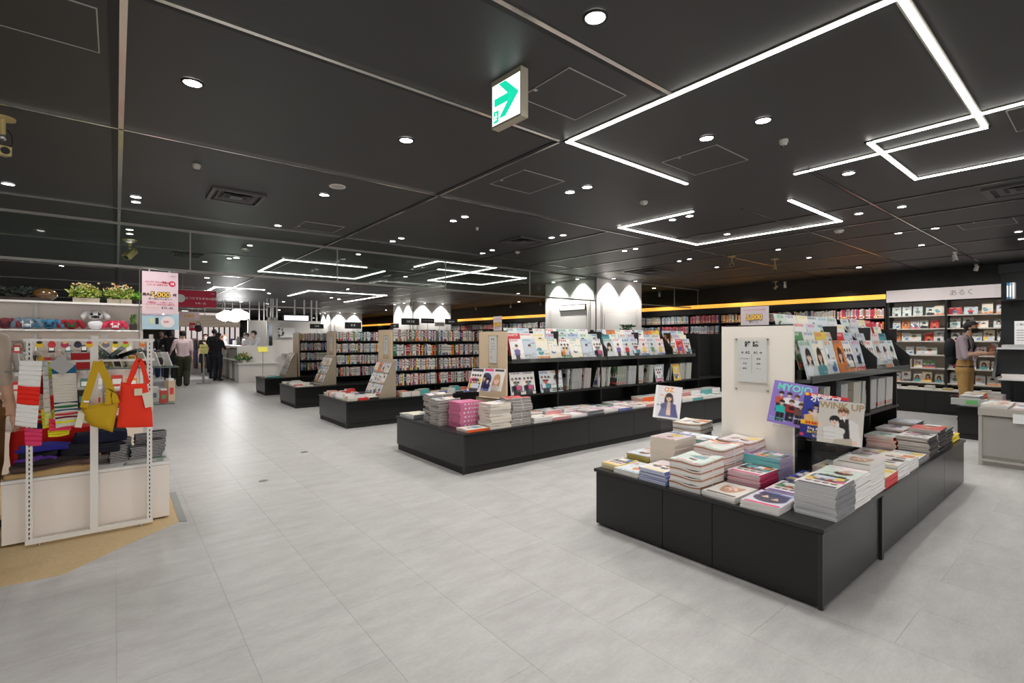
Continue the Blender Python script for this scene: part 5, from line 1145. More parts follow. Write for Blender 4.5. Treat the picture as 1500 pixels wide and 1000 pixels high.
# little clear pouches along the top rail
cl = [(236, 196, 50), (210, 50, 60), (190, 40, 80), (40, 36, 60), (240, 190, 40), (120, 120, 130), (240, 210, 60), (190, 210, 50), (230, 130, 60)]
for i, px in enumerate((58, 76, 95, 114, 131, 155, 169, 184, 209)):
    c = PY(px, 504, 4.52); s = .034; t = thing('badge_pouch', 'clear pouch holding a %s character badge, %s along the top rail' % (cname(lin(cl[i])), nth(i)), 'pouch', c, group='clear pouches along the top rail')
    MB().box(-s*1.3, s*1.3, -.004, .004, -s*1.2, s, ACRYL).build('sleeve', t)
    MB().cyl((0, -.0065, -.004), (0, -.0045, -.004), s*.62, mat('badge_%d' % i, cl[i], .5), 14).build('badge', t); MB().ell((0, -.007, .012), (s*.45, .002, s*.3), mat('badge_top_%d' % (i % 3), [(40, 30, 26), (220, 60, 50), (240, 200, 150)][i % 3], .5), 8, 6).build('badge_face', t)
    MB().cyl((0, 0, s), (0, .09, s+.01), .0015, STEEL, 5).build('ring', t)
# folded cloths on the base
def folded(x0, x1, y0, y1, z, th, rgb, label, seed, name='folded_cloth', cat='folded cloth'):
    rr = random.Random(seed); n = 14; mb = MB(); m = mat('cloth_%d' % seed, rgb, .9, noise=.15, nscale=25, bump=.3); ph = rr.uniform(0, 6)
    def P(u, v, q):
        rx = (x1-x0)*(.5+.03*math.sin(v*7+ph)); return ((x0+x1)/2+(u*2-1)*rx*(1 if 0 < q < 3 else .97), y0+(y1-y0)*v+.012*math.sin(u*9+ph), z+th*q/3+.008*math.sin(u*6+ph+q)*(q/3)+.006*math.sin(v*8+ph)*(q/3))
    for q in range(3):
        ring = [(i/n, 0) for i in range(n)]+[(1, i/n) for i in range(n)]+[(1-i/n, 1) for i in range(n)]+[(0, 1-i/n) for i in range(n)]; k = len(ring)
        vs = [P(u, v, q) for u, v in ring]+[P(u, v, q+1) for u, v in ring]; mb.add(vs, [(i, (i+1) % k, k+(i+1) % k, k+i) for i in range(k)], m, smooth=True)
    mb.add([P(i/n, j/n, 3) for j in range(n+1) for i in range(n+1)], [(j*(n+1)+i, j*(n+1)+i+1, (j+1)*(n+1)+i+1, (j+1)*(n+1)+i) for j in range(n) for i in range(n)], m, smooth=True)
    mb.add([P(0, 0, 0), P(0, 1, 0), P(1, 1, 0), P(1, 0, 0)], [(0, 1, 2, 3)], m)
    return tag(mb.build(name), label, cat)
z = GZ+.002
folded(-.585, -.16, 4.73, 5.0, z, .03, (196, 162, 112), 'tan folded cloth lowest in the pile on the white base', 1); folded(-.57, -.15, 4.78, 5.05, z+.034, .026, (96, 74, 68), 'taupe folded cloth on the tan one', 2)
folded(-.55, -.17, 4.82, 5.08, z+.064, .026, (44, 36, 38), 'near-black brown folded cloth in the middle of the pile', 3); folded(-.55, -.34, 4.82, 5.05, z+.094, .02, (96, 52, 150), 'purple folded cloth showing at the pile end', 4)
folded(-.32, .03, 4.86, 5.12, z+.094, .05, (24, 22, 34), 'long black-navy folded cloth spreading toward the middle post', 5); folded(-.54, -.33, 4.84, 5.08, z+.118, .03, (20, 22, 30), 'black folded cloth under the indigo one', 6)
folded(-.55, -.28, 4.86, 5.08, z+.152, .026, (50, 44, 150), 'indigo folded cloth on top of the front pile', 7)
folded(-.25, .06, 5.0, 5.2, z+.15, .07, (22, 24, 52), 'navy soft cloth heap behind the middle post', 8)
folded(-.62, -.12, 5.22, 5.5, z+.0, .26, (206, 26, 18), 'big red cloth bag behind the folded pile', 9, 'cloth_bag', 'bag'); folded(-.1, .06, 5.32, 5.5, z+.0, .30, (120, 56, 28), 'brown leather bag standing beside the red one', 10, 'leather_bag', 'bag')
k = 0
for (cx, cy, n) in ((.005, 4.95, 15), (.04, 5.16, 17), (.13, 4.97, 11), (.165, 5.17, 18), (.24, 5.0, 15), (.27, 5.2, 20)):
    zz = z
    n = int(n*.74)
    for i in range(n):
        o = MB().box(-.05, .05, -.055, .055, 0, .0115, mat('notebook_cover', (30, 30, 34), .4)).box(-.0505, .0502, -.0556, -.055, .004, .0072, mat('notebook_edge', (225, 222, 220), .6)).mesh('notebook') if k == 0 and i == 0 else o_me
        o_me = o; ob = link('notebook', o_me, M=Matrix.Translation((cx+R.uniform(-.004, .004)+.0006*i, cy+R.uniform(-.004, .004), zz)) @ Matrix.Rotation(R.uniform(-.08, .08)+.1, 4, 'Z'))
        tag(ob, 'slim black notebook, %s in the %s stack on the white base' % ('topmost' if i == n-1 else 'lowest' if i == 0 else nth(i)+' up', nth(k)), 'notebook', 'black notebooks on the white base'); zz += .0122
    k += 1
lf = MB().box(0, .24, 0, .09, 0, .006, mat('leaflet_grey', (150, 160, 150), .5)).box(.01, .2, .01, .08, .006, .0065, mat('leaflet_print', (200, 196, 190), .5)).build('leaflet', loc=(.05, 4.735, z)); tag(lf, 'grey leaflet lying along the front edge of the white base', 'leaflet')
lf2 = MB().box(0, .1, 0, .07, 0, .004, mat('leaflet_grey')).box(.01, .09, .01, .06, .004, .0045, mat('leaflet_green', (90, 110, 80), .5)).build('leaflet', loc=(.215, 4.85, z)); tag(lf2, 'small dark green card lying at the corner of the white base', 'leaflet')
# glass shelves with stationery behind the frame
gs = thing('glass_shelf', 'upper glass shelf full of cards and envelopes behind the slotted frame', 'shelf', (-.62, 4.98, 1.165)); MB().box(0, 1.03, 0, .42, 0, .008, GLASS).box(0, 1.03, -.002, 0, 0, .008, mat('glass_edge', (60, 90, 84), .2)).build('pane', gs); MB().box(.05, .07, .0, .42, -.03, -.001, FRM).box(.82, .84, 0, .42, -.03, -.001, FRM).box(.42, .44, 0, .42, -.03, -.001, FRM).build('bracket', gs)
gs2 = thing('glass_shelf', 'lower glass shelf of wrapped goods behind the slotted frame', 'shelf', (-.5, 4.98, .86)); MB().box(0, .88, 0, .5, 0, .008, GLASS).box(0, .88, -.002, 0, 0, .008, mat('glass_edge')).build('pane', gs2); MB().box(.05, .07, .0, .5, -.03, -.001, FRM).box(.42, .44, 0, .5, -.03, -.001, FRM).build('bracket', gs2)
fp = thing('shelf_pillar', 'white slotted pillar between the glass shelves', 'display frame', (x_m+.05, 5.45, GZ)); MB().box(-.02, .02, -.012, .012, .002, 1.0, FRM).box(-.46, -.43, -.012, .012, .002, 1.0, FRM).box(.30, .33, -.012, .012, .002, 1.0, FRM).build('upright', fp)
cc = [(240, 238, 236), (232, 232, 236), (210, 46, 50), (240, 240, 236), (60, 56, 60), (236, 232, 226), (70, 110, 100), (236, 230, 220), (240, 200, 60), (230, 236, 236)]
for i in range(34):
    x = -.56+i*.0275; rgb = cc[(i*7) % 10]; h = R.uniform(.09, .15); m = MB(); a = R.uniform(-.5, .1)
    m.box(-.0035, .0035, -.045, .045, 0, h, PRINT, lin(rgb)).box(-.0042, -.0035, -.04, .04, .01, h*.6, PRINT, lin(cc[(i*3+1) % 10]))
    o = m.build('greeting_card', M=Matrix.Translation((x, 5.07+.08*(i % 3), 1.176)) @ Matrix.Rotation(.5, 4, 'Z') @ Matrix.Rotation(a, 4, 'Y')); tag(o, '%s greeting card, %s along the upper glass shelf' % (cname(lin(rgb)), nth(i)), 'card', 'cards on the upper glass shelf')
for i, (px, py, rot) in enumerate(((150, 514, .8), (165, 520, -.75), (187, 518, -.35), (180, 520, -.4))):
    c = PY(px, py, 5.02); o = MB().box(-.10, .10, -.004, .004, -.016, .016, mat('dark_brown_card', (52, 38, 36), .5)).box(-.09, .09, -.0046, -.004, -.008, .008, mat('teal_dark', (70, 96, 92), .5)).build('fan_case', M=Matrix.Translation(c) @ Matrix.Rotation(rot, 4, 'Y')); tag(o, '%s slim fan case leaning across the others on the upper shelf' % ['dark brown', 'brown crossing', 'teal grey', 'second teal grey'][i], 'case')
rb = MB().box(-.07, .07, -.03, .03, 0, .12, mat('deep_red', (180, 24, 32), .7)).box(-.06, .06, -.031, -.03, .01, .11, mat('deep_red')).build('gift_box', loc=PY(122, 534, 5.0)+Vector((0, 0, .01))); tag(rb, 'deep red gift box on the upper glass shelf', 'box'); rb.location.z = 1.175
for i in range(16):
    rgb = [(226, 216, 206), (240, 240, 240), (36, 34, 38), (214, 190, 160), (190, 60, 50), (236, 236, 232)][(i*5) % 6]; x = -.42+.052*i; h = R.uniform(.08, .2)
    m = MB().box(-.024, .024, -.04, .04, 0, h*.9, PRINT, lin(rgb)).box(-.02, .02, -.035, .035, h*.9, h, PRINT, lin((240, 236, 230))).box(-.015, .015, -.0406, -.04, h*.3, h*.6, PRINT, lin(R.choice(VIV)))
    o = m.build('gift_packet', M=Matrix.Translation((x, 5.05+.12*(i % 2), .8695)) @ Matrix.Rotation(R.uniform(-.3, .3), 4, 'Z')); tag(o, '%s wrapped packet, %s along the lower glass shelf' % (cname(lin(rgb)), nth(i)), 'packet', 'packets on the lower glass shelf')

# ---- tall white wall unit behind, with the dog-eared pouches
SY = 7.0; SX1 = .235
t = thing('gift_shelving', 'tall white shelving with slotted posts holding dog-eared pouches and planters', 'shelving', (SX1, SY, 0)); LW = 7.2
MB().box(-LW, 0, .30, .33, .05, 1.78, WB_).build('back_panel', t); MB().box(-LW, 0, .0, .33, 1.78, 1.80, mat('display_top')).build('top_board', t)
for i in range(9): x = -i*.9; slot = MB().box(x-.018, x-.004, .27, .299, .05, 1.80, FRM).box(x+.004-.008, x+.010, .27, .299, .05, 1.80, FRM).box(x-.006, x+.0, .285, .299, .05, 1.8, BLACKM); slot.build('slotted_post', t)
MB().box(-LW, -.02, .02, .27, 1.495, 1.505, mat('display_top')).build('shelf', t); MB().cyl((-LW, .02, 1.49), (-.02, .02, 1.49), .006, STEEL, 8).build('shelf_bar', t)
MB().cyl((-LW, .12, 1.38), (-.02, .12, 1.38), .005, STEEL, 8).build('hook_bar', t); MB().box(-LW, -.02, .0, .27, .86, .875, mat('display_top')).build('shelf', t); MB().box(-LW, .0, .0, .299, .05, .45, WB_).build('cabinet', t)
MB().box(-.02, .0, .0, .29, .45, 1.779, FRM).build('side_panel', t) if False else None
def dogpouch(px, py, rgb, rgb2, s, label, y=7.12, hat=False):
    s *= .86; c = PY(px, py, y); c.z = 1.506; t = thing('dog_pouch', label, 'plush pouch', c); m1 = mat('pouch_%d' % px, rgb, .9, noise=.35, nscale=40); m2 = mat('pouchb_%d' % px, rgb2, .9)
    z = .065*s+(.10 if hat else 0)
    MB().ell((0, 0, z), (.075*s, .05*s, .062*s), m1, 16, 10).build('body', t)
    for k in (-1, 1):
        MB().tube([(k*.045*s, -.01, z+.045*s), (k*.085*s, -.015, z+.03*s), (k*.11*s, -.02, z-.02*s), (k*.115*s, -.02, z-.05*s)], [.02*s, .026*s, .03*s, .014*s], m1, 8).build('ear', t)
        MB().ell((k*.035*s, -.046*s, z+.01*s), (.016*s, .008*s, .012*s), m2, 8, 6).build('eye', t)
    MB().ell((0, -.05*s, z-.02*s), (.028*s, .016*s, .018*s), m2, 10, 6).build('snout', t)
    for k in (-1, 0, 1): MB().box(-.004*s+k*.03*s, .004*s+k*.03*s, -.053*s, -.047*s, z-.04*s, z+.035*s, m2).build('stripe', t) if k else None
    if hat: MB().ell((0, 0, .055), (.07, .05, .054), mat('net_white', (236, 236, 240), .8), 12, 8).build('cushion', t)
for px, rgb, rgb2, s, lb, ht in ((8, (120, 50, 56), (70, 30, 40), 1.05, 'maroon dog-eared pouch', 0), (40, (104, 124, 140), (200, 206, 210), 1.1, 'grey-blue dog-eared pouch', 0), (73, (60, 120, 150), (24, 50, 80), 1.0, 'blue check dog-eared pouch', 0),
    (105, (150, 30, 44), (30, 90, 50), 1.0, 'red and green tartan dog-eared pouch', 0), (140, (236, 232, 232), (40, 34, 40), 1.1, 'white pouch with black eyes raised on a net cushion', 1), (169, (214, 60, 90), (244, 236, 236), 1.0, 'red and white check dog-eared pouch', 0)):
    dogpouch(px, 481, rgb, rgb2, s, lb+' on the white shelf', hat=ht)
c = PY(195, 481, 7.15); c.z = 1.506; t = thing('potted_plant', 'small cactus in a dark square pot at the end of the white shelf', 'plant', c); MB().box(-.035, .035, -.03, .03, 0, .07, mat('pot_dark', (50, 40, 36), .6)).box(-.03, .03, -.025, .025, .069, .072, mat('soil', (60, 44, 34), .9)).build('pot', t)
m = MB()
for i in range(9): a = i*2.4; m.ell((.018*math.cos(a), .014*math.sin(a), .09+.01*i), (.014, .014, .022), mat('succulent', (120, 160, 80), .6), 7, 5)
m.build('leaves', t)
def leafball(mb, c, r, n, cols, ls):
    for _ in range(n):
        v = Vector((R.gauss(0, 1), R.gauss(0, 1), R.gauss(0, .8))).normalized()*R.uniform(.4, 1); p = Vector(c)+Vector((v.x*r[0], v.y*r[1], v.z*r[2])); d = Vector((R.gauss(0, 1), R.gauss(0, 1), R.gauss(.5, 1))).normalized(); s = d.orthogonal().normalized()*ls*.28; l = ls*R.uniform(.6, 1.2)
        mb.add([p, p+d*l*.5+s, p+d*l, p+d*l*.5-s], [(0, 1, 2, 3)], CLOTHV, lin(R.choice(cols)))
for i, (x0, x1) in enumerate(((107, 146), (157, 193))):
    a = PY(x0, 440, 7.1); b = PY(x1, 440, 7.1); t = thing('planter', 'wooden planter of pale mixed %s on the white shelving' % ['flowers with orange tips', 'foliage with cream blossoms'][i], 'planter', ((a.x+b.x)/2, 7.1, 1.801)); w2 = (b.x-a.x)/2
    MB().box(-w2, w2, -.06, .06, 0, .05, mat('planter_wood', (170, 158, 140), .6, noise=.2)).box(-w2+.01, w2-.01, -.05, .05, .05, .055, mat('soil')).build('trough', t)
    m = MB(); leafball(m, (0, 0, .10), (w2*1.35, .1, .09), 420, [(150, 170, 50), (180, 190, 90), (110, 150, 50), (200, 206, 130), (90, 120, 50)], .045); leafball(m, (0, 0, .15), (w2*1.1, .08, .07), 130, [(236, 190, 120), (240, 226, 190), (230, 150, 80), (244, 236, 220)], .026)
    o = m.build('foliage', t, kind='stuff')
    m = MB()
    for k in range(9): m.ell((R.uniform(-w2, w2), R.uniform(-.05, .05), .18+R.uniform(0, .04)), (.012, .012, .011), mat('berry', (236, 200, 150), .6), 7, 5)
    m.build('blossom', t, kind='stuff')
a = PY(0, 440, 7.1); t = thing('planter', 'dark trailing foliage planter at the end of the shelving top', 'planter', (a.x-.1, 7.1, 1.801)); MB().box(-.6, .45, -.06, .06, 0, .03, mat('pot_dark')).box(-.58, .43, -.05, .05, .03, .035, mat('soil')).build('trough', t); m = MB(); leafball(m, (-.05, 0, .08), (.5, .1, .06), 700, [(30, 40, 30), (20, 30, 26), (50, 60, 44)], .05); m.build('foliage', t, kind='stuff')
c = PY(66, 440, 7.1); t = thing('lantern', 'amber glass lantern between the dark and the pale planters', 'lantern', (c.x, 7.1, 1.801)); am = mat('amber_glass', (92, 66, 34), .2, spec=.8); MB().ell((0, 0, .07), (.10, .08, .065), am, 18, 10).build('globe', t); MB().cyl((0, 0, 0), (0, 0, .015), .05, mat('pot_dark'), 14).build('foot', t)
t = thing('planter', 'low green fern at the post end of the white shelving', 'planter', (SX1-.03, 7.1, 1.801)); MB().cyl((0, 0, 0), (0, 0, .05), .04, mat('pot_dark'), 12, .05).build('pot', t); m = MB(); leafball(m, (0, 0, .09), (.09, .08, .06), 160, [(130, 190, 60), (100, 160, 50)], .045); m.build('foliage', t, kind='stuff')
for i in range(12):   # small goods hung along the lower bar
    rgb = R.choice([(200, 60, 60), (240, 236, 230), (60, 130, 130), (240, 200, 90), (40, 36, 40)]); x = SX1-.12-i*.13
    t = thing('hanging_charm', '%s charm hanging on the lower bar, %s from the shelving end' % (cname(lin(rgb)), nth(i)), 'charm', (x, 7.115, 1.372), group='charms on the lower bar')
    MB().cyl((0, 0, 0), (0, 0, -.03), .0015, STEEL, 5).build('cord', t); MB().box(-.025, .025, -.006, .006, -.11, -.03, PRINT, lin(rgb)).box(-.018, .018, -.0066, -.006, -.09, -.05, PRINT, lin((246, 244, 240))).build('card', t)
for i, (px, rgb) in enumerate(((27, (190, 176, 158)), (2, (140, 60, 50)))):
    c = PY(px, 505, 7.2); t = thing('hanging_bag', '%s small bag hanging under the pouch shelf' % ['beige knitted', 'brown'][i], 'bag', (c.x, 7.2, 1.37)); m_ = mat('hbag_%d' % i, rgb, .9, noise=.3, nscale=60)
    MB().ell((0, 0, -.14), (.07, .03, .09), m_, 14, 8).build('body', t); MB().tube([(-.04, 0, -.08), (-.03, 0, -.01), (0, 0, .005), (.03, 0, -.01), (.04, 0, -.08)], .006, m_, 6).build('handle', t)
for i in range(20):
    rgb = [(226, 150, 70), (240, 236, 230), (140, 90, 60), (90, 130, 120), (200, 196, 190), (206, 70, 60)][(i*5) % 6]; h = R.uniform(.08, .2)
    o = MB().box(-.05, .05, -.06, .06, 0, h, PRINT, lin(rgb)).box(-.04, .04, -.0606, -.06, h*.2, h*.7, PRINT, lin((240, 238, 230))).build('gift_box', loc=(SX1-.1-i*.13, 7.13, .8755)); tag(o, '%s gift box, %s along the middle board of the shelving' % (cname(lin(rgb)), nth(i)), 'box', 'gift boxes on the white shelving')

# ---- campaign poster on its bracket, red banner, small hanging signs
PINKP = mat('poster_pink', (226, 200, 208), .55); RP = mat('poster_red', (206, 44, 84), .5); GOLD = mat('gold_print', (236, 190, 90), .5); BRN = mat('brown_print', (70, 38, 30), .5); BLUP = mat('poster_blue', (176, 206, 220), .55)
a = PY(208, 482, 6.9); b = PY(261, 400, 6.9); pw, ph = b.x-a.x, b.z-a.z; ox, oz = (a.x+b.x)/2, a.z
pt = thing('hanging_poster', 'pale pink campaign poster hung from a wire bracket above the aisle', 'poster', (ox, 6.9, oz))
MB().box(-pw/2, pw/2, 0, .004, ph*.27, ph, PINKP).build('sheet', pt); MB().box(-pw/2, pw/2+.006, 0, .004, 0, ph*.268, BLUP).build('lower_sheet', pt)
def pw_(s, m, x, z, sz, bold=0., y=-.0012, sx=1.): text(s, m, pt, (x*pw, y*3, z*ph), sz*ph, bold=bold, sx=sx)
pw_('5,000', WTXT, 0, .60, .125, .16, -.0008); pw_('5,000', BRN, 0, .60, .125, .10, -.0012); pw_('5,000', GOLD, 0, .60, .125, .03, -.0016)
pw_('最大', BRN, -.39, .60, .05, .05); pw_('円', BRN, .40, .60, .05, .05); pw_('マルコとマルオの', RP, -.15, .815, .036, .02); pw_('14', RP, .10, .815, .06, .04); pw_('日間', RP, .22, .81, .034, .02)
pw_('5.10 - 21 は最大10%', RP, -.08, .77, .034, .02); pw_('クーポンプレゼント', BRN, 0, .525, .038, .02); pw_('お買物は ・ 優待クーポン', RP, 0, .465, .032, .02); pw_('エントリーでもれなく当たる', RP, 0, .43, .032, .02)
pw_('5.11 - 21.', BTXT, .2, .375, .045, .04); pw_('キャンペーン', GOLD, -.22, .375, .03, .02); pw_('EPOS', mat('grey_print', (130, 120, 124), .5), .36, .93, .03); pw_('対象のお客さまに500円をプレゼント', RP, -.1, .245, .026, .02)
MB().cyl((.30*pw, -.002, .81*ph), (.30*pw, -.0006, .81*ph), .0, RP, 3) if False else None
MB().cyl((.33*pw, -.0024, .80*ph), (.33*pw, -.0003, .80*ph), .05*ph, RP, 24).build('red_disc', pt); text('10', WTXT, pt, (.33*pw, -.003, .80*ph), .055*ph, bold=.04)
MB().cyl((.2*pw, -.0024, .13*ph), (.2*pw, -.0003, .13*ph), .10*ph, mat('poster_cream', (236, 224, 226), .5), 28).build('round_field', pt); text('500', RP, pt, (.16*pw, -.003, .13*ph), .05*ph, bold=.03)
MB().box(-.14*pw, -.05*pw, -.0016, -.0003, .09*ph, .20*ph, BTXT).build('dark_square', pt); MB().box(-.29*pw, -.18*pw, -.0016, -.0003, .10*ph, .19*ph, mat('pale_green', (206, 214, 160), .5)).build('green_square', pt)
MB().tube([(-pw/2-.02, .12, -.45), (-pw/2-.02, .03, ph+.01), (-pw/2, .01, ph+.03), (pw/2+.08, .0, ph+.012)], .005, STEEL, 6).build('wire_bracket', pt)
for x in (-.3, .25): MB().box(x*pw-.008, x*pw+.008, -.002, .008, ph-.005, ph+.02, STEEL).build('clip', pt)
REDB = mat('banner_red', (196, 22, 62), .5)
a = PY(262, 449, 12.5); b = PY(317, 427, 12.5); pw2, ph2 = b.x-a.x, b.z-a.z; bn = thing('hanging_banner', 'crimson banner with white lettering hung from the ceiling behind the pink poster', 'banner', ((a.x+b.x)/2, 12.5, a.z))
MB().box(-pw2/2-.06, pw2/2, 0, .004, 0, ph2, REDB).build('sheet', bn); text('マルコとマルオの14日間', WTXT, bn, (.06*pw2, -.0015, ph2*.52), ph2*.17, bold=.02); text('5.10. - 21.', WTXT, bn, (.08*pw2, -.0015, ph2*.24), ph2*.14, bold=.03); text('EPOS', WTXT, bn, (.40*pw2, -.0015, ph2*.84), ph2*.08)
MB().cyl((-.46*pw2, -.003, ph2*.5), (-.46*pw2, -.0003, ph2*.5), ph2*.24, WTXT, 24).build('disc', bn)
for x in (-.4, .4): MB().cyl((x*pw2, .002, ph2), (x*pw2, .002, 2.799-a.z), .003, STEEL, 5).build('wire', bn)
MB().cyl((-pw2/2-.06, .002, ph2+.008), (pw2/2, .002, ph2+.008), .008, STEEL, 8).build('rod', bn)
for (x0, x1, y0, y1, yy, s, mm, lb, tm) in ((262, 292, 457, 468, 16., '5,000', PINKP, 'second pink campaign sign far down the aisle', GOLD), (277, 286, 472.5, 484, 15.5, '10', REDB, 'small red square sign hanging over the crowd', WTXT)):
    a = PY(x0, y1, yy); b = PY(x1, y0, yy); w2 = b.x-a.x; h2 = b.z-a.z; t = thing('hanging_sign', lb, 'sign', ((a.x+b.x)/2, yy, a.z)); MB().box(-w2/2, w2/2, 0, .005, 0, h2, mm).build('sheet', t); text(s, tm, t, (0, -.002, h2*.5), h2*.5, bold=.04); MB().cyl((0, .002, h2), (0, .002, 2.799-a.z), .003, STEEL, 5).build('wire', t)
# ================================================================= PEOPLE
def person(label, pos, face, H, cols, pose, hair='short', hairc=(28, 24, 26), wide=0., shirt_long=False, mask=None, skirt=False, fingers=True, girth=1., sleeve=.5, vox=.016):
    """one continuous body; local axes: faces +Y, right hand at +X. cols = shirt, trousers, shoes"""
    SK = mat('skin', (224, 178, 152), .55); SH = mat('shirt_%d_%d_%d' % cols[0], cols[0], .85, noise=.06, nscale=18, bump=.3); TR = mat('trousers_%d_%d_%d' % cols[1], cols[1], .85, noise=.08, nscale=15, bump=.3); SO = mat('shoes_%d_%d_%d' % cols[2], cols[2], .6)
    J = {'hipL': (-.055, 0, .50), 'hipR': (.055, 0, .50), 'kneeL': (-.06, .01, .28), 'kneeR': (.06, .01, .28), 'ankL': (-.06, -.01, .045), 'ankR': (.06, -.01, .045),
         'shL': (-.105, 0, .80), 'shR': (.105, 0, .80), 'elL': (-.135, -.01, .635), 'elR': (.135, -.01, .635), 'haL': (-.14, .03, .49), 'haR': (.14, .03, .49), 'neck': (0, 0, .84), 'head': (0, .012, .925), 'chest': (0, 0, .74), 'waist': (0, 0, .60), 'pelv': (0, 0, .52)}
    J.update(pose); J = {k: Vector(v)*H for k, v in J.items()}; g = girth
    prim = []   # (a, b, ra, rb, material)
    def cap(a, b, ra, rb, m): prim.append((Vector(a), Vector(b), ra*H, rb*H, m))
    for s in 'LR':
        cap(J['hip'+s], J['knee'+s], .052*g+wide*.5, .038+wide, TR); cap(J['knee'+s], J['ank'+s], .036+wide, .026+wide, TR)
        cap(J['ank'+s]+Vector((0, -.012, -.022))*H, J['ank'+s]+Vector((0, .085, -.028))*H, .022, .016, SO)
        e = J['el'+s]; sh = J['sh'+s]; mid = sh.lerp(e, sleeve*2 if sleeve < .5 else 1)
        cap(sh, e, .034*g, .027, SH)
        ha = J['ha'+s]
        if shirt_long: cap(e, e.lerp(ha, .92), .027, .019, SH); cap(e.lerp(ha, .92), ha, .016, .015, SK)
        else: cap(e.lerp(sh, .12), ha, .0235, .015, SK)
    cap(J['shL'].lerp(J['shR'], .12), J['shL'].lerp(J['shR'], .88), .042, .042, SH)
    for dx in (-.045, 0, .045):
        cap(J['chest']+Vector((dx*H, 0, .02*H)), J['waist']+Vector((dx*.8*H, 0, 0)), .055*g, .05*g, SH); cap(J['waist']+Vector((dx*.8*H, 0, 0)), J['pelv']+Vector((dx*H, 0, 0)), .05*g, .052*g, SH if shirt_long or wide else TR)
    cap(J['hipL'], J['hipR'], .058*g, .058*g, TR); cap(J['neck']-Vector((0, 0, .03*H)), J['head']-Vector((0, 0, .03*H)), .026, .025, SK)
    hd = J['head']; d = Vector((0, .02, -1)).normalized()
    cap(hd+Vector((0, .0, .016*H)), hd+Vector((0, .004*H, -.030*H)), .047, .036, SK); cap(hd+Vector((0, .034*H, -.008*H)), hd+Vector((0, .050*H, -.016*H)), .008, .009, SK)
    mb = MB()
    for a, b, ra, rb, m in prim:
        n = (b-a); L = n.length; n = n.normalized() if L > 1e-5 else Vector((0, 0, 1)); pts = []; rr = []
        for k in range(5): th = PI/2*k/4; pts.append(a-n*ra*math.cos(th)); rr.append(max(1e-4, ra*math.sin(th)))
        for k in range(1, 5): th = PI/2*(4-k)/4; pts.append(b+n*rb*math.cos(th)*0+n*rb*math.sin(PI/2-PI/2*(4-k)/4) if False else b+n*rb*(1-math.cos(PI/2*k/4))*0+n*rb*math.sin(PI/2*k/4)); rr.append(max(1e-4, rb*math.cos(PI/2*k/4)))
        pts.insert(5, b.copy()); rr.insert(5, rb)
        mb.tube(pts, rr, SK, 14)
    src = link('tmp_body', mb.mesh('tmp')); rm = src.modifiers.new('r', 'REMESH'); rm.mode = 'VOXEL'; rm.voxel_size = vox; rm.use_smooth_shade = True
    sm = src.modifiers.new('s', 'SMOOTH'); sm.iterations = 2; sm.factor = .5
    bpy.context.view_layer.update(); me = bpy.data.meshes.new_from_object(src.evaluated_get(bpy.context.evaluated_depsgraph_get())); bpy.data.objects.remove(src)
    me.name = 'body'; me.materials.clear(); ms = [SK, SH, TR, SO]
    for m in ms: me.materials.append(m)
    n = len(me.polygons); C_ = np.empty(n*3, np.float32); me.polygons.foreach_get('center', C_); C_ = C_.reshape(-1, 3); best = np.full(n, 9e9); idx = np.zeros(n, np.int32)
    for a, b, ra, rb, m in prim:
        a_ = np.array(a); ab = np.array(b)-a_; L2 = max(1e-8, (ab**2).sum()); tt_ = np.clip(((C_-a_) @ ab)/L2, 0, 1); dd = np.linalg.norm(C_-(a_+tt_[:, None]*ab), axis=1)-(ra+(rb-ra)*tt_)
        q = dd < best-1e-4; best[q] = dd[q]; idx[q] = ms.index(m)
    me.polygons.foreach_set('material_index', idx); me.update()
    rz = math.atan2(face[1], face[0])-PI/2
    root = thing('person', label, 'person', (pos[0], pos[1], .001), rz); link('body', me, root)
    # hands: palm and five fingers
    for s, sg in (('L', -1), ('R', 1)):
        ha, e = J['ha'+s], J['el'+s]; dr = (ha-e).normalized(); side = Vector((0, 1, 0)) if abs(dr.z) > .6 else Vector((-sg*.2, 0, 1)); side = (side-dr*side.dot(dr)).normalized(); nn = dr.cross(side)
        m = MB(); M3 = Matrix((side, dr, nn)).transposed(); m.ell(ha+dr*.025*H, (.022*H, .03*H, .012*H), SK, 10, 6, M=M3)
        if fingers:
            for k in range(4):
                b0 = ha+dr*.042*H+side*(.016-.0105*k)*H; ln = [.038, .044, .041, .032][k]*H; cv = nn*-sg*.35
                m.tube([b0-dr*.008*H, b0+dr*ln*.45+cv*ln*.15, b0+dr*ln*.78+cv*ln*.55, b0+dr*ln*.9+cv*ln*.95], [.0052*H, .005*H, .0045*H, .0035*H], SK, 7)
            b0 = ha+dr*.012*H+side*.018*H; m.tube([b0, b0+side*.016*H+dr*.014*H, b0+side*.02*H+dr*.034*H], [.006*H, .0055*H, .004*H], SK, 7)
        m.build('hand', root)
    # face and hair
    m = MB()
    for k in (-1, 1): m.ell(hd+Vector((k*.018*H, .040*H, .004*H)), (.006*H, .004*H, .0035*H), mat('eye_dark', (40, 30, 28), .3), 8, 6)
    m.build('eyes', root); m = MB(); [m.ell(hd+Vector((k*.046*H, -.002*H, -.006*H)), (.006*H, .011*H, .017*H), SK, 8, 6) for k in (-1, 1)]; m.build('ears', root)
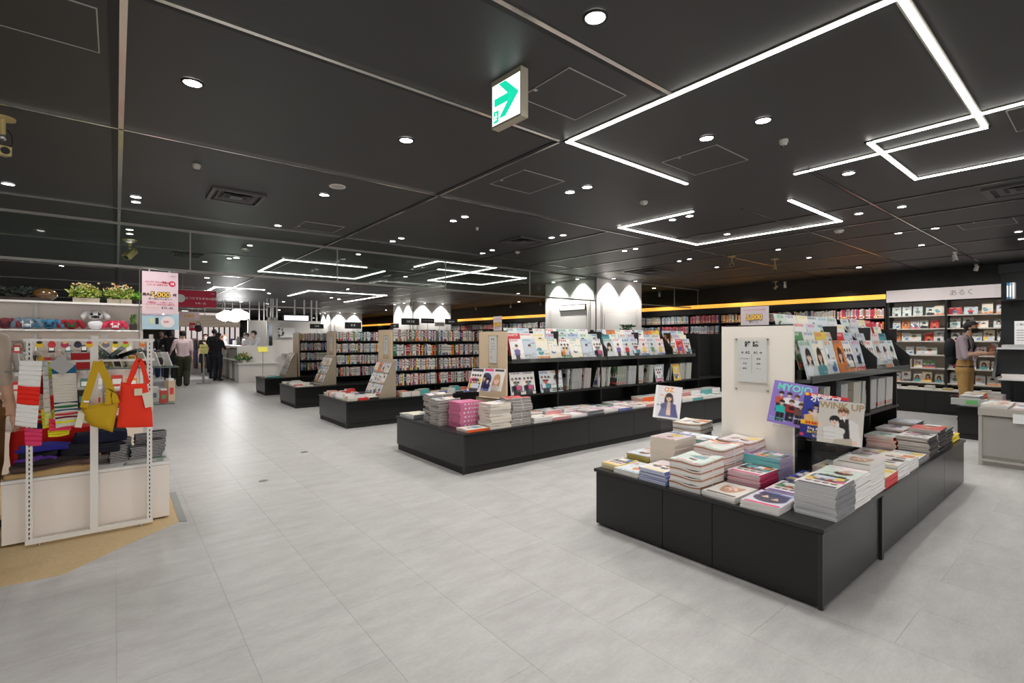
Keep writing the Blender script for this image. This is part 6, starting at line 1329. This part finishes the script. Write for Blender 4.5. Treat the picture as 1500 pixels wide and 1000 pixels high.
    if mask is None: MB().ell(hd+Vector((0, .042*H, -.032*H)), (.012*H, .004*H, .003*H), mat('lips', (176, 96, 90), .5), 8, 5).build('mouth', root)
    else:
        m = MB(); nn_ = 9; vs = []
        for j in range(5):
            for i in range(nn_): a = (i/(nn_-1)-.5)*2.7; r_ = .0505-.004*abs(j-1.5); vs.append(hd+Vector((math.sin(a)*r_*H*.95, (math.cos(a)*r_*1.02+(.008 if 2 < i < 6 and j in (1, 2) else 0))*H, (-.012-.0105*j)*H)))
        m.add(vs, [(j*nn_+i, (j+1)*nn_+i, (j+1)*nn_+i+1, j*nn_+i+1) for j in range(4) for i in range(nn_-1)], mat('mask_%d' % mask[0], mask, .8), smooth=True); m.build('face_mask', root)
    hm = mat('hair_%d_%d' % (hairc[0], hairc[2]), hairc, .6, bump=.6, nscale=90); m = MB(); n1, n2 = 22, 14; vs = []
    for j in range(n2+1):
        th = PI*.80*j/n2
        for i in range(n1):
            a = 2*PI*i/n1; v = Vector((math.sin(th)*math.sin(a), -math.sin(th)*math.cos(a), math.cos(th)))
            front = max(0., v.y); lim = .06 if front > .25 else -.9
            rz_ = max(v.z, lim+.25*front) if front > .25 else v.z
            jit = 1+.035*math.sin(a*7+j)*math.sin(j*1.3)
            vs.append(hd+Vector((v.x*.054*jit, v.y*.057*jit-.004, .012+rz_*.052*jit))*H)
    m.add(vs, [(j*n1+i, (j+1)*n1+i, (j+1)*n1+(i+1) % n1, j*n1+(i+1) % n1) for j in range(n2) for i in range(n1)], hm, smooth=True)
    if hair == 'long': m.tube([hd+Vector((0, -.03, .02))*H, hd+Vector((0, -.045, -.05))*H, hd+Vector((0, -.048, -.12))*H, hd+Vector((0, -.04, -.17))*H], [.03*H, .052*H, .05*H, .02*H], hm, 12)
    if hair == 'bob': m.tube([hd+Vector((0, -.02, .02))*H, hd+Vector((0, -.028, -.03))*H, hd+Vector((0, -.028, -.065))*H], [.04*H, .055*H, .045*H], hm, 12)
    if hair == 'bun': m.ell(hd+Vector((0, -.055, .02))*H, (.025*H, .022*H, .025*H), hm, 10, 8)
    m.build('hair', root)
    if not wide and not skirt: MB().tube([Vector((math.sin(2*PI*i/18)*.098*g, math.cos(2*PI*i/18)*.055*g, .535))*H for i in range(19)], .007*H, mat('belt', (34, 28, 26), .5), 6).build('belt', root)
    return root, J
rdir = (RGT.x, RGT.y)
# reader by the white bookcase: profile, facing along the wall
pm = PZ(1424, 619, 0) if False else Vector((11.35, 1.72, 0)); HM = 1.75
man, J = person('person in a pale mauve shirt and tan trousers reading a magazine by the wall', (11.35, 1.70), (-.12, -.99), HM, ((190, 172, 180), (190, 150, 92), (60, 44, 34)),
    {'elR': (.13, .04, .635), 'haR': (.05, .19, .665), 'elL': (-.13, .04, .635), 'haL': (-.05, .19, .665), 'head': (0, .05, .918), 'neck': (0, .012, .845)}, mask=(26, 26, 30), hairc=(40, 34, 34), vox=.012, girth=1.05)
R3 = Matrix.Rotation(math.atan2(-.99, -.12)-PI/2, 4, 'Z'); base = Matrix.Translation((11.35, 1.70, .001)) @ R3
o = magazine_mesh('magazine', COVERS[5], .008, .2, .27, None); mgo = link('magazine', o, M=base @ Matrix.Translation((0, .255*HM, .705*HM)) @ Matrix.Rotation(PI*.72, 4, 'X')); tag(mgo, 'red and white magazine held open by the reader in the mauve shirt', 'magazine')
mp = MB().box(-.19, .19, -.135, .135, .0085, .0095, PRINT, lin((226, 60, 70))).box(-.18, .0, -.12, .0, .0096, .0102, PRINT, lin((240, 238, 232))).build('open_pages', mgo)
bp = thing('backpack', 'dark navy backpack worn by the reader in the mauve shirt', 'backpack', (0, 0, 0)); bp.matrix_world = base; bm = mat('backpack_navy', (26, 28, 36), .8, bump=.4, nscale=30)
MB().ell((0, -.155*HM/1.0*.72, .70*HM), (.135, .085, .20), bm, 18, 12).build('body', bp); MB().ell((0, -.17, .60*HM), (.10, .07, .10), bm, 14, 10).build('front_pocket', bp)
for k in (-1, 1): MB().tube([(k*.09, -.10, .80*HM), (k*.11, -.02, .838*HM), (k*.12, .07, .80*HM), (k*.125, .10, .72*HM), (k*.13, .02, .62*HM), (k*.12, -.08, .60*HM)], .016, bm, 8).build('strap', bp)
MB().tube([(-.03, -.09, .82*HM), (0, -.11, .845*HM), (.03, -.09, .82*HM)], .008, bm, 6).build('handle', bp)
lan = thing('lanyard', 'dark lanyard with a small card around the reader\'s neck', 'lanyard', (0, 0, 0)); lan.matrix_world = base; MB().tube([(-.05, .03, .85*HM), (-.045, .105, .78*HM), (0, .115, .66*HM), (.045, .105, .78*HM), (.05, .03, .85*HM)], .004, mat('belt'), 6).build('cord', lan); MB().box(-.025, .025, .108, .112, .60*HM, .66*HM, WPAPER).build('card', lan)
# shopper cut by the edge of the picture beside the gift display
person('person in a beige blouse and brown trousers cut by the picture edge', (-.82, 5.2), (.55, .83), 1.74, ((196, 178, 162), (120, 84, 44), (40, 34, 32)), {'elL': (-.15, .02, .64), 'haL': (-.12, .12, .60)}, hair='bob', wide=.008, girth=1.15, vox=.018)
def at(px, t): p = PT(px, 497, t); return (p.x, p.y)
away = (.05, 1); walk = {'kneeL': (-.055, .05, .285), 'ankL': (-.055, .05, .05), 'kneeR': (.055, .02, .28), 'ankR': (.05, -.07, .06)}
person('person in a pink striped top and wide olive trousers walking down the aisle', at(268, 14.6), away, 1.68, ((226, 200, 204), (52, 54, 40), (236, 236, 238)), dict(walk, elL=(-.16, -.01, .66), haL=(-.20, .03, .55)), hair='bun', wide=.022, girth=1.15, fingers=True)
person('person in black with raised elbow walking beside the pink striped top', at(249, 16.2), away, 1.74, ((30, 28, 32), (34, 34, 40), (60, 40, 34)), dict(walk, elL=(-.15, .03, .66), haL=(-.08, .12, .70)), hair='bob', wide=.01)
person('person with brown bobbed hair, black top and blue wide trousers', at(235.5, 17.8), away, 1.70, ((30, 28, 32), (44, 56, 92), (110, 70, 50)), walk, hair='bob', hairc=(64, 40, 32), wide=.016)
person('person in a pale blue top partly behind the gift shelving', at(221, 19.), away, 1.66, ((206, 214, 228), (60, 64, 90), (40, 36, 36)), walk, hair='bob', hairc=(60, 36, 34))
cf = (.75, .66)
person('person in a black t-shirt leaning on the service counter', at(318.5, 16.6), cf, 1.66, ((26, 26, 30), (34, 36, 44), (28, 28, 30)), {'elR': (.13, .05, .66), 'haR': (.10, .22, .665), 'elL': (-.14, .03, .66), 'haL': (-.11, .17, .66), 'head': (0, .03, .92)}, hair='long', sleeve=.5)
person('tall person in dark clothes beside the black t-shirt at the counter', at(313, 17.5), cf, 1.80, ((26, 30, 44), (34, 36, 52), (28, 28, 30)), {'head': (0, .03, .92)}, girth=1.05)
person('person in white and black with a white mask beyond the stanchion sign', at(301, 19.5), (-.3, -1), 1.64, ((36, 34, 38), (36, 34, 38), (230, 230, 230)), {'haL': (-.03, .14, .74), 'elL': (-.12, .05, .65)}, mask=(236, 236, 236))
person('person with long brown hair facing the cashiers', at(327.5, 18.8), (.6, -.3), 1.60, ((230, 214, 210), (60, 50, 60), (40, 36, 36)), {}, hair='long', hairc=(96, 60, 40))
person('cashier in a white shirt and mask behind the counter', at(361.5, 17.5), (-.95, -.3), 1.66, ((230, 230, 236), (40, 40, 50), (30, 30, 30)), {'haR': (.08, .18, .66), 'elR': (.13, .04, .66)}, shirt_long=True, mask=(238, 238, 240))
person('cashier in a white long-sleeved shirt bending to a form', at(376, 16.9), (-.95, -.25), 1.76, ((238, 238, 242), (40, 40, 50), (30, 30, 30)), {'haR': (.08, .22, .66), 'elR': (.13, .08, .66), 'haL': (-.07, .22, .66), 'elL': (-.13, .08, .66), 'head': (0, .06, .905), 'neck': (0, .02, .84)}, shirt_long=True, mask=(238, 238, 240))
for i, (px, t_, c1, c2) in enumerate(((285, 26, (60, 56, 66), (40, 40, 50)), (293, 28, (226, 222, 222), (60, 60, 80)), (243, 24, (140, 120, 110), (40, 40, 50)), (258, 27, (40, 40, 46), (50, 50, 60)))):
    person('distant shopper far down the aisle, %s' % ['in grey near the hanging red sign', 'in white near the shop windows', 'in brown between the walkers', 'in black beyond the pink top'][i], at(px, t_), away if i % 2 else (0, -1), 1.68, (c1, c2, (40, 40, 40)), {}, hair='bob' if i % 2 else 'short')

# ================================================================= SERVICE COUNTER AND FAR SHOP
CW = mat('booth_white', (220, 216, 212), .5)
ct = thing('service_counter', 'white service counter with a lower bag ledge where customers stand', 'counter', (3.05, 18.0, 0))
MB().box(.0, 1.15, 0, .04, .0, 1.19, CW).build('end_panel', ct); MB().box(.05, .10, .05, 5.5, .06, 1.1, mat('booth_grey', (176, 172, 168), .5)).build('front', ct); MB().box(-.12, .10, .041, 5.5, .72, .75, WHITE).build('bag_ledge', ct); MB().box(.0, .34, .041, 5.5, 1.12, 1.19, WHITE).build('worktop', ct)
for i in range(6): MB().box(-.02, .048, .3+i*.9, .33+i*.9, .06, .719, CW).build('rib', ct)
MB().box(.06, .09, .05, 5.5, 0, .06, mat('wood_kick', (120, 90, 60), .5)).build('toe_kick', ct)
for i, (px, w_, h_) in enumerate(((345, .10, .32), (355, .22, .24), (339, .12, .18))):
    p = at(px, 18.9-.3*i); t = thing('counter_item', ['small dark register screen on the counter', 'clear tray of forms on the counter', 'white bottle of sanitiser on the counter'][i], 'counter item', (p[0]+.1, p[1], 1.191)); MB().box(-w_/2, w_/2, -.05, .05, 0, .01, [BLACKM, ACRYL, WHITE][i]).box(-w_/2, w_/2, -.01, .01, .012, h_, [BLACKM, WPAPER, WHITE][i]).build('body', t); MB().cyl((0, .03, .01), (0, .03, h_*.9), .01, STEEL, 6).build('stem', t)
bt = thing('booth', 'white booth with tall panels, a mirror strip and open posts to the ceiling', 'booth', (3.9, 18.35, 0))
def bx(px0, px1, y, z0, z1, d, m, nm, dy=0.):
    a = PY(px0, 497, y).x; b = PY(px1, 497, y).x; return MB().box(a-3.9, b-3.9, y-18.35+dy, y-18.35+dy+d, z0, z1, m).build(nm, bt)
bx(363, 391, 19.9, .0, 2.10, .08, CW, 'back_panel'); bx(391, 406, 18.1, 0, 2.15, .08, CW, 'tall_panel'); bx(394, 399, 18.08, .35, 1.95, .015, mat('mirror_strip', (120, 130, 140), .08, .8), 'mirror'); bx(406, 470, 18.1, 0, 2.05, .08, CW, 'wall_panel')
for px in (391.5, 397, 400, 406, 432, 446, 456.5, 464): bx(px-.5, px+.9, 18.1, 2.05, 2.79, .08, WHITE, 'post')
for px in (300, 326, 330, 366, 380, 387): bx(px-.4, px+.5, 20., 2.1 if px > 350 else 2.0, 2.79, .06, WHITE, 'post')
bx(391, 470, 18.1, 2.5, 2.53, .06, WHITE, 'rail'); bx(300, 391, 20., 2.5, 2.53, .06, WHITE, 'rail')
sg = thing('booth_sign', 'white lit signboard in a dark frame on the booth', 'sign', (PY(433.5, 497, 17.5).x, 17.5, 1.4+25/720*17.5/1.23)); a = PY(415, 470, 17.5); b = PY(453, 461.5, 17.5); ww, hh = b.x-a.x, b.z-a.z; sg.location = ((a.x+b.x)/2, 17.5, a.z)
MB().box(-ww/2, ww/2, .0, .06, 0, hh, mat('sign_navy', (50, 48, 64), .5)).build('frame', sg); MB().box(-ww/2+.03, ww/2-.03, -.004, -.0005, .03, hh-.03, mat('sign_lit', (240, 240, 250), .5, emit=.7)).build('face', sg); text('コミック売場', mat('sign_ink', (120, 120, 150), .5), sg, (.1, -.0055, hh/2), hh*.36); MB().box(-ww/2+.2, -ww/2+.24, .061, .6, .1, .14, STEEL).build('arm', sg)
pic = thing('wall_print', 'black and white print hanging on the booth wall', 'picture', (0, 0, 0)); a = PY(406.5, 494, 18.0); b = PY(432, 480, 18.0); pic.location = (a.x, 18.0, a.z); img = Cv(30, 16, (240, 240, 240)); [img.ell(R.uniform(.02, .35), R.uniform(.1, .9), R.uniform(.02, .07), R.uniform(.04, .14), (30, 30, 34)) for _ in range(16)]
m = MB().box(0, b.x-a.x, .004, .03, 0, b.z-a.z, WPAPER); cover_grid(m, img.out(), b.x-a.x, b.z-a.z, (0, 0, b.z-a.z), (1, 0, 0), (0, 0, -1), PRINT); m.build('print', pic)
pdt = thing('white_pedestal', 'round white pedestal table before the booth wall', 'table', (*at(427, 17.0), 0)); MB().cyl((0, 0, .0), (0, 0, .9), .10, WHITE, 16, .05).build('stem', pdt); MB().cyl((0, 0, .9), (0, 0, .93), .3, WHITE, 20).build('top', pdt)
# cloud lamp
cp = PT(340.5, 463, 18.5); cl_ = thing('cloud_lamp', 'glowing white cloud-shaped lamp hanging over the service counter', 'pendant lamp', cp); CL = mat('cloud_glow', (255, 255, 255), .5, emit=2.6); m = MB()
for dx, dz, r in ((-.42, 0, .17), (-.22, .05, .22), (.0, .0, .24), (.2, .08, .25), (.42, .02, .2), (.1, -.06, .2), (-.3, -.05, .17)): m.ell((dx*1.02*RGT.x, dx*1.02*RGT.y, dz), (r, r, r*.8), CL, 14, 10)
m.build('shade', cl_)
for dx in (-.3, 0, .3): MB().cyl((dx*RGT.x, dx*RGT.y, .15), (dx*RGT.x, dx*RGT.y, 2.799-cp.z), .006, WHITE, 6).build('rod', cl_)
pl = bpy.data.lights.new('lamp', 'POINT'); pl.energy = 60; pl.shadow_soft_size = .3; po = bpy.data.objects.new('lamp', pl); COL.objects.link(po); po.location = cp+Vector((0, 0, -.35))
# stanchion with yellow notice
p = at(298, 15.6); t = thing('stanchion', 'steel queue post with a yellow notice board on top', 'stanchion', (p[0], p[1], 0)); MB().cyl((0, 0, 0), (0, 0, .02), .19, STEEL, 24).build('base', t); MB().cyl((0, 0, .02), (0, 0, 1.0), .028, STEEL, 14).build('pole', t)
MB().box(-.11, .11, -.04, -.028, .95, 1.24, mat('notice_yellow', (206, 200, 120), .5)).build('board', t); text('最後尾', BTXT, t, (0, -.0415, 1.14), .05); [MB().box(-.08, .08, -.0415, -.0401, .98+.03*i, .988+.03*i, mat('header_ink')).build('line', t) for i in range(3)]
# flowers and ledge before the counter
p = at(355, 15.9); lg = thing('flower_ledge', 'low white ledge carrying flowers before the service counter', 'table', (p[0], p[1], 0)); MB().box(-.12, 1.0, -.1, .6, 0, .60, CW).box(-.15, 1.05, -.14, .62, .601, .63, WHITE).build('body', lg)
fl_ = thing('flower_arrangement', 'yellow and white flower arrangement on the white ledge', 'flowers', (p[0]+.05, p[1]+.12, .631)); MB().cyl((0, 0, 0), (0, 0, .10), .08, WHITE, 14, .1).build('vase', fl_)
m = MB(); leafball(m, (0, 0, .17), (.28, .22, .14), 260, [(60, 110, 50), (90, 140, 60), (50, 90, 44)], .09); m.build('foliage', fl_, kind='stuff'); m = MB(); leafball(m, (0, 0, .22), (.26, .2, .12), 130, [(244, 206, 60), (250, 240, 200), (240, 140, 60), (250, 250, 240)], .06); m.build('blossom', fl_, kind='stuff')
pp = thing('potted_plant', 'tall thin-leaved green plant behind the yellow flowers', 'plant', (p[0]+.62, p[1]+.3, .631)); MB().cyl((0, 0, 0), (0, 0, .1), .05, WHITE, 12, .06).build('pot', pp); m = MB(); leafball(m, (0, 0, .3), (.14, .14, .22), 170, [(70, 120, 60), (90, 150, 80)], .09); m.build('foliage', pp, kind='stuff'); MB().cyl((0, 0, .1), (0, 0, .4), .008, mat('stem_green', (80, 110, 60), .6), 6).build('stem', pp)
ys_ = thing('yellow_card', 'yellow slanted notice card above the white ledge', 'notice', (*at(385, 15.6), 0)); MB().cyl((0, 0, 0), (0, 0, 1.0), .012, STEEL, 8).box(-.1, .1, -.1, .1, 0, .01, STEEL).build('stand', ys_); MB().box(-.14, .14, -.01, .01, -.09, .09, mat('card_yellow', (246, 236, 90), .5), M=Matrix.Translation((0, 0, 1.08)) @ Matrix.Rotation(-.5, 4, 'X')).build('card', ys_)
# bonsai-like plant near the big column
ps = thing('plant_stand', 'slim white stand before the big column', 'stand', (8.38, 6.55, 0)); MB().box(-.12, .12, -.12, .12, 0, 1.40, WHITE).box(-.13, .13, -.13, .13, 1.401, 1.42, WHITE).build('body', ps)
t = thing('potted_plant', 'little spreading green tree on the white stand before the big column', 'plant', (8.38, 6.55, 1.421)); MB().cyl((0, 0, 0), (0, 0, .08), .05, mat('pot_dark'), 12, .06).build('pot', t); MB().tube([(0, 0, .06), (.03, 0, .13), (-.01, 0, .2)], .01, mat('stem_brown', (90, 70, 50), .7), 6).build('stem', t)
m = MB(); leafball(m, (.04, 0, .25), (.16, .16, .03), 150, [(60, 110, 60), (90, 140, 80)], .06); leafball(m, (-.04, 0, .18), (.14, .14, .03), 90, [(60, 110, 60), (90, 140, 80)], .06); m.build('foliage', t, kind='stuff')
# far wall: beige louvre band, bright shop windows and their mullions
W0 = PY(255, 497, 30).x; W1 = PY(352, 497, 30).x
fw = thing('shop_front', 'far bright shop front with a beige shutter band and dark mullions', 'shop front', (W0, 30, 0)); L = W1-W0
MB().box(0, L, .1, .2, 0, 2.79, mat('shop_glow', (226, 214, 210), .6, emit=.35)).build('bright_wall', fw); m = MB()
for i in range(14): MB().box(0, L, .0, .06, 2.05+i*.045, 2.085+i*.045, mat('louvre_beige', (190, 172, 130), .6)).build('slat', fw)
for i in range(13): MB().box(i*L/12-.03, i*L/12+.03, .02, .09, 0, 2.05, BLACKM if i > 6 else mat('mullion_grey', (150, 140, 136), .5)).build('mullion', fw)
for i in range(26):
    c = R.choice([(226, 190, 200), (200, 120, 140), (240, 236, 230), (120, 110, 160), (90, 80, 80), (236, 220, 190)]); x = W0+.1+i*L/27; m = MB().box(0, .24, 0, .2, 0, R.uniform(1.0, 1.5), PRINT, lin(c)).box(.02, .22, -.002, 0, .3, .9, PRINT, lin(R.choice(VIV))); o = m.build('goods_rack', loc=(x, 27.+R.uniform(0, 2), 0)); tag(o, '%s goods panel, %s along the far shop front' % (cname(lin(c)), nth(i)), 'goods panel', 'goods before the far shop front')
hb = thing('hanging_bag', 'dark handbag hanging beside the small red sign far down the aisle', 'bag', PT(290.5, 481, 17)); MB().ell((0, 0, 0), (.13, .06, .12), mat('bag_maroon', (56, 26, 32), .6), 14, 10).build('body', hb); MB().tube([(-.08, 0, .08), (-.05, 0, .2), (0, 0, .24), (.05, 0, .2), (.08, 0, .08)], .01, mat('bag_maroon'), 6).build('handle', hb); MB().cyl((0, 0, .24), (0, 0, 2.799-hb.location.z), .004, STEEL, 5).build('wire', hb)
# column door sign
sn = thing('column_sign', 'white framed sign fixed to the aisle face of the big column', 'sign', (0, 0, 0)); a = PX(818, 456, 8.37); b = PX(856, 444.5, 8.37); yy0, yy1 = sorted((a.y, b.y)); z0_, z1_ = a.z, b.z; sn.location = (8.37, (yy0+yy1)/2, (z0_+z1_)/2); w2 = (yy1-yy0)/2; h2 = (z1_-z0_)/2
sn.location.x += .035; MB().box(.0, .03, -w2, w2, -h2, h2, BLACK).build('frame', sn); MB().box(-.004, -.0005, -w2+.015, w2-.015, -h2+.015, h2-.015, WHITE).build('face', sn); text('STEP STEP plus', mat('sign_grey_ink', (130, 130, 130), .5), sn, (-.0052, 0, 0), h2*.55, X=(0, -1, 0))
# floor sockets
for i, (px, py) in enumerate(((446, 662), (386, 704))):
    q = PZ(px, py, 0); t = thing('floor_outlet', '%s round steel floor outlet in the aisle' % ['farther', 'nearer'][i], 'floor outlet', (q.x, q.y, 0)); MB().cyl((0, 0, .0003), (0, 0, .003), .045, mat('outlet_steel', (150, 148, 145), .35, .6), 22).build('lid', t); MB().box(-.03, .03, -.004, .004, .003, .0038, mat('outlet_dark', (90, 88, 86), .5)).build('slot', t)

# ================================================================= past the limit of individuals: join the least visible copies
def demote(cat_names, keep, name, label, cat):
    c = []
    for o in list(scn.objects):
        if o.get('category') in cat_names and o.type == 'MESH' and o.parent is None and not o.children:
            mw = o.matrix_basis; p = mw.translation; t_ = p.x*FWD.x+p.y*FWD.y; s_ = p.x*RGT.x+p.y*RGT.y
            vis = 1. if (len(o.data.polygons) > 60 or abs(mw[2][2]) < .9) else .16
            if t_ < .5 or abs(s_)/t_ > 1.08: vis *= .01
            c.append((vis/max(t_, .5)**2, o.name))
    c.sort(reverse=True)
    if len(c) <= keep: return
    V, F, Cc, off = [], [], [], 0
    mats = {}; MI = []
    for _, nme in c[keep:]:
        o = bpy.data.objects[nme]; me = o.data; n = len(me.vertices); v = np.empty(n*3, np.float32); me.vertices.foreach_get('co', v); v = v.reshape(-1, 3)
        M_ = np.array(o.matrix_basis); v = v @ M_[:3, :3].T+M_[:3, 3]; V.append(v); a = me.color_attributes.get('Col'); cc_ = np.ones(n*4, np.float32)
        if a: a.data.foreach_get('color', cc_)
        Cc.append(cc_)
        for pgn in me.polygons: F.append([k+off for k in pgn.vertices]); m_ = me.materials[pgn.material_index]; MI.append(mats.setdefault(m_.name, len(mats)))
        off += n; bpy.data.objects.remove(o)
    me = bpy.data.meshes.new(name); me.from_pydata(np.concatenate(V).tolist(), [], F)
    for k in mats: me.materials.append(bpy.data.materials[k])
    me.polygons.foreach_set('material_index', MI); at_ = me.color_attributes.new('Col', 'FLOAT_COLOR', 'POINT'); at_.data.foreach_set('color', np.concatenate(Cc)); me.update()
    link(name, me, label=label, cat=cat, kind='stuff')
demote(('magazine',), 296, 'piled_magazines', 'the many inner copies of the magazine piles on the black tables and racks', 'magazines')
demote(('book',), 298, 'far_books', 'small paperbacks and book piles on the farther tables and shelves', 'books')
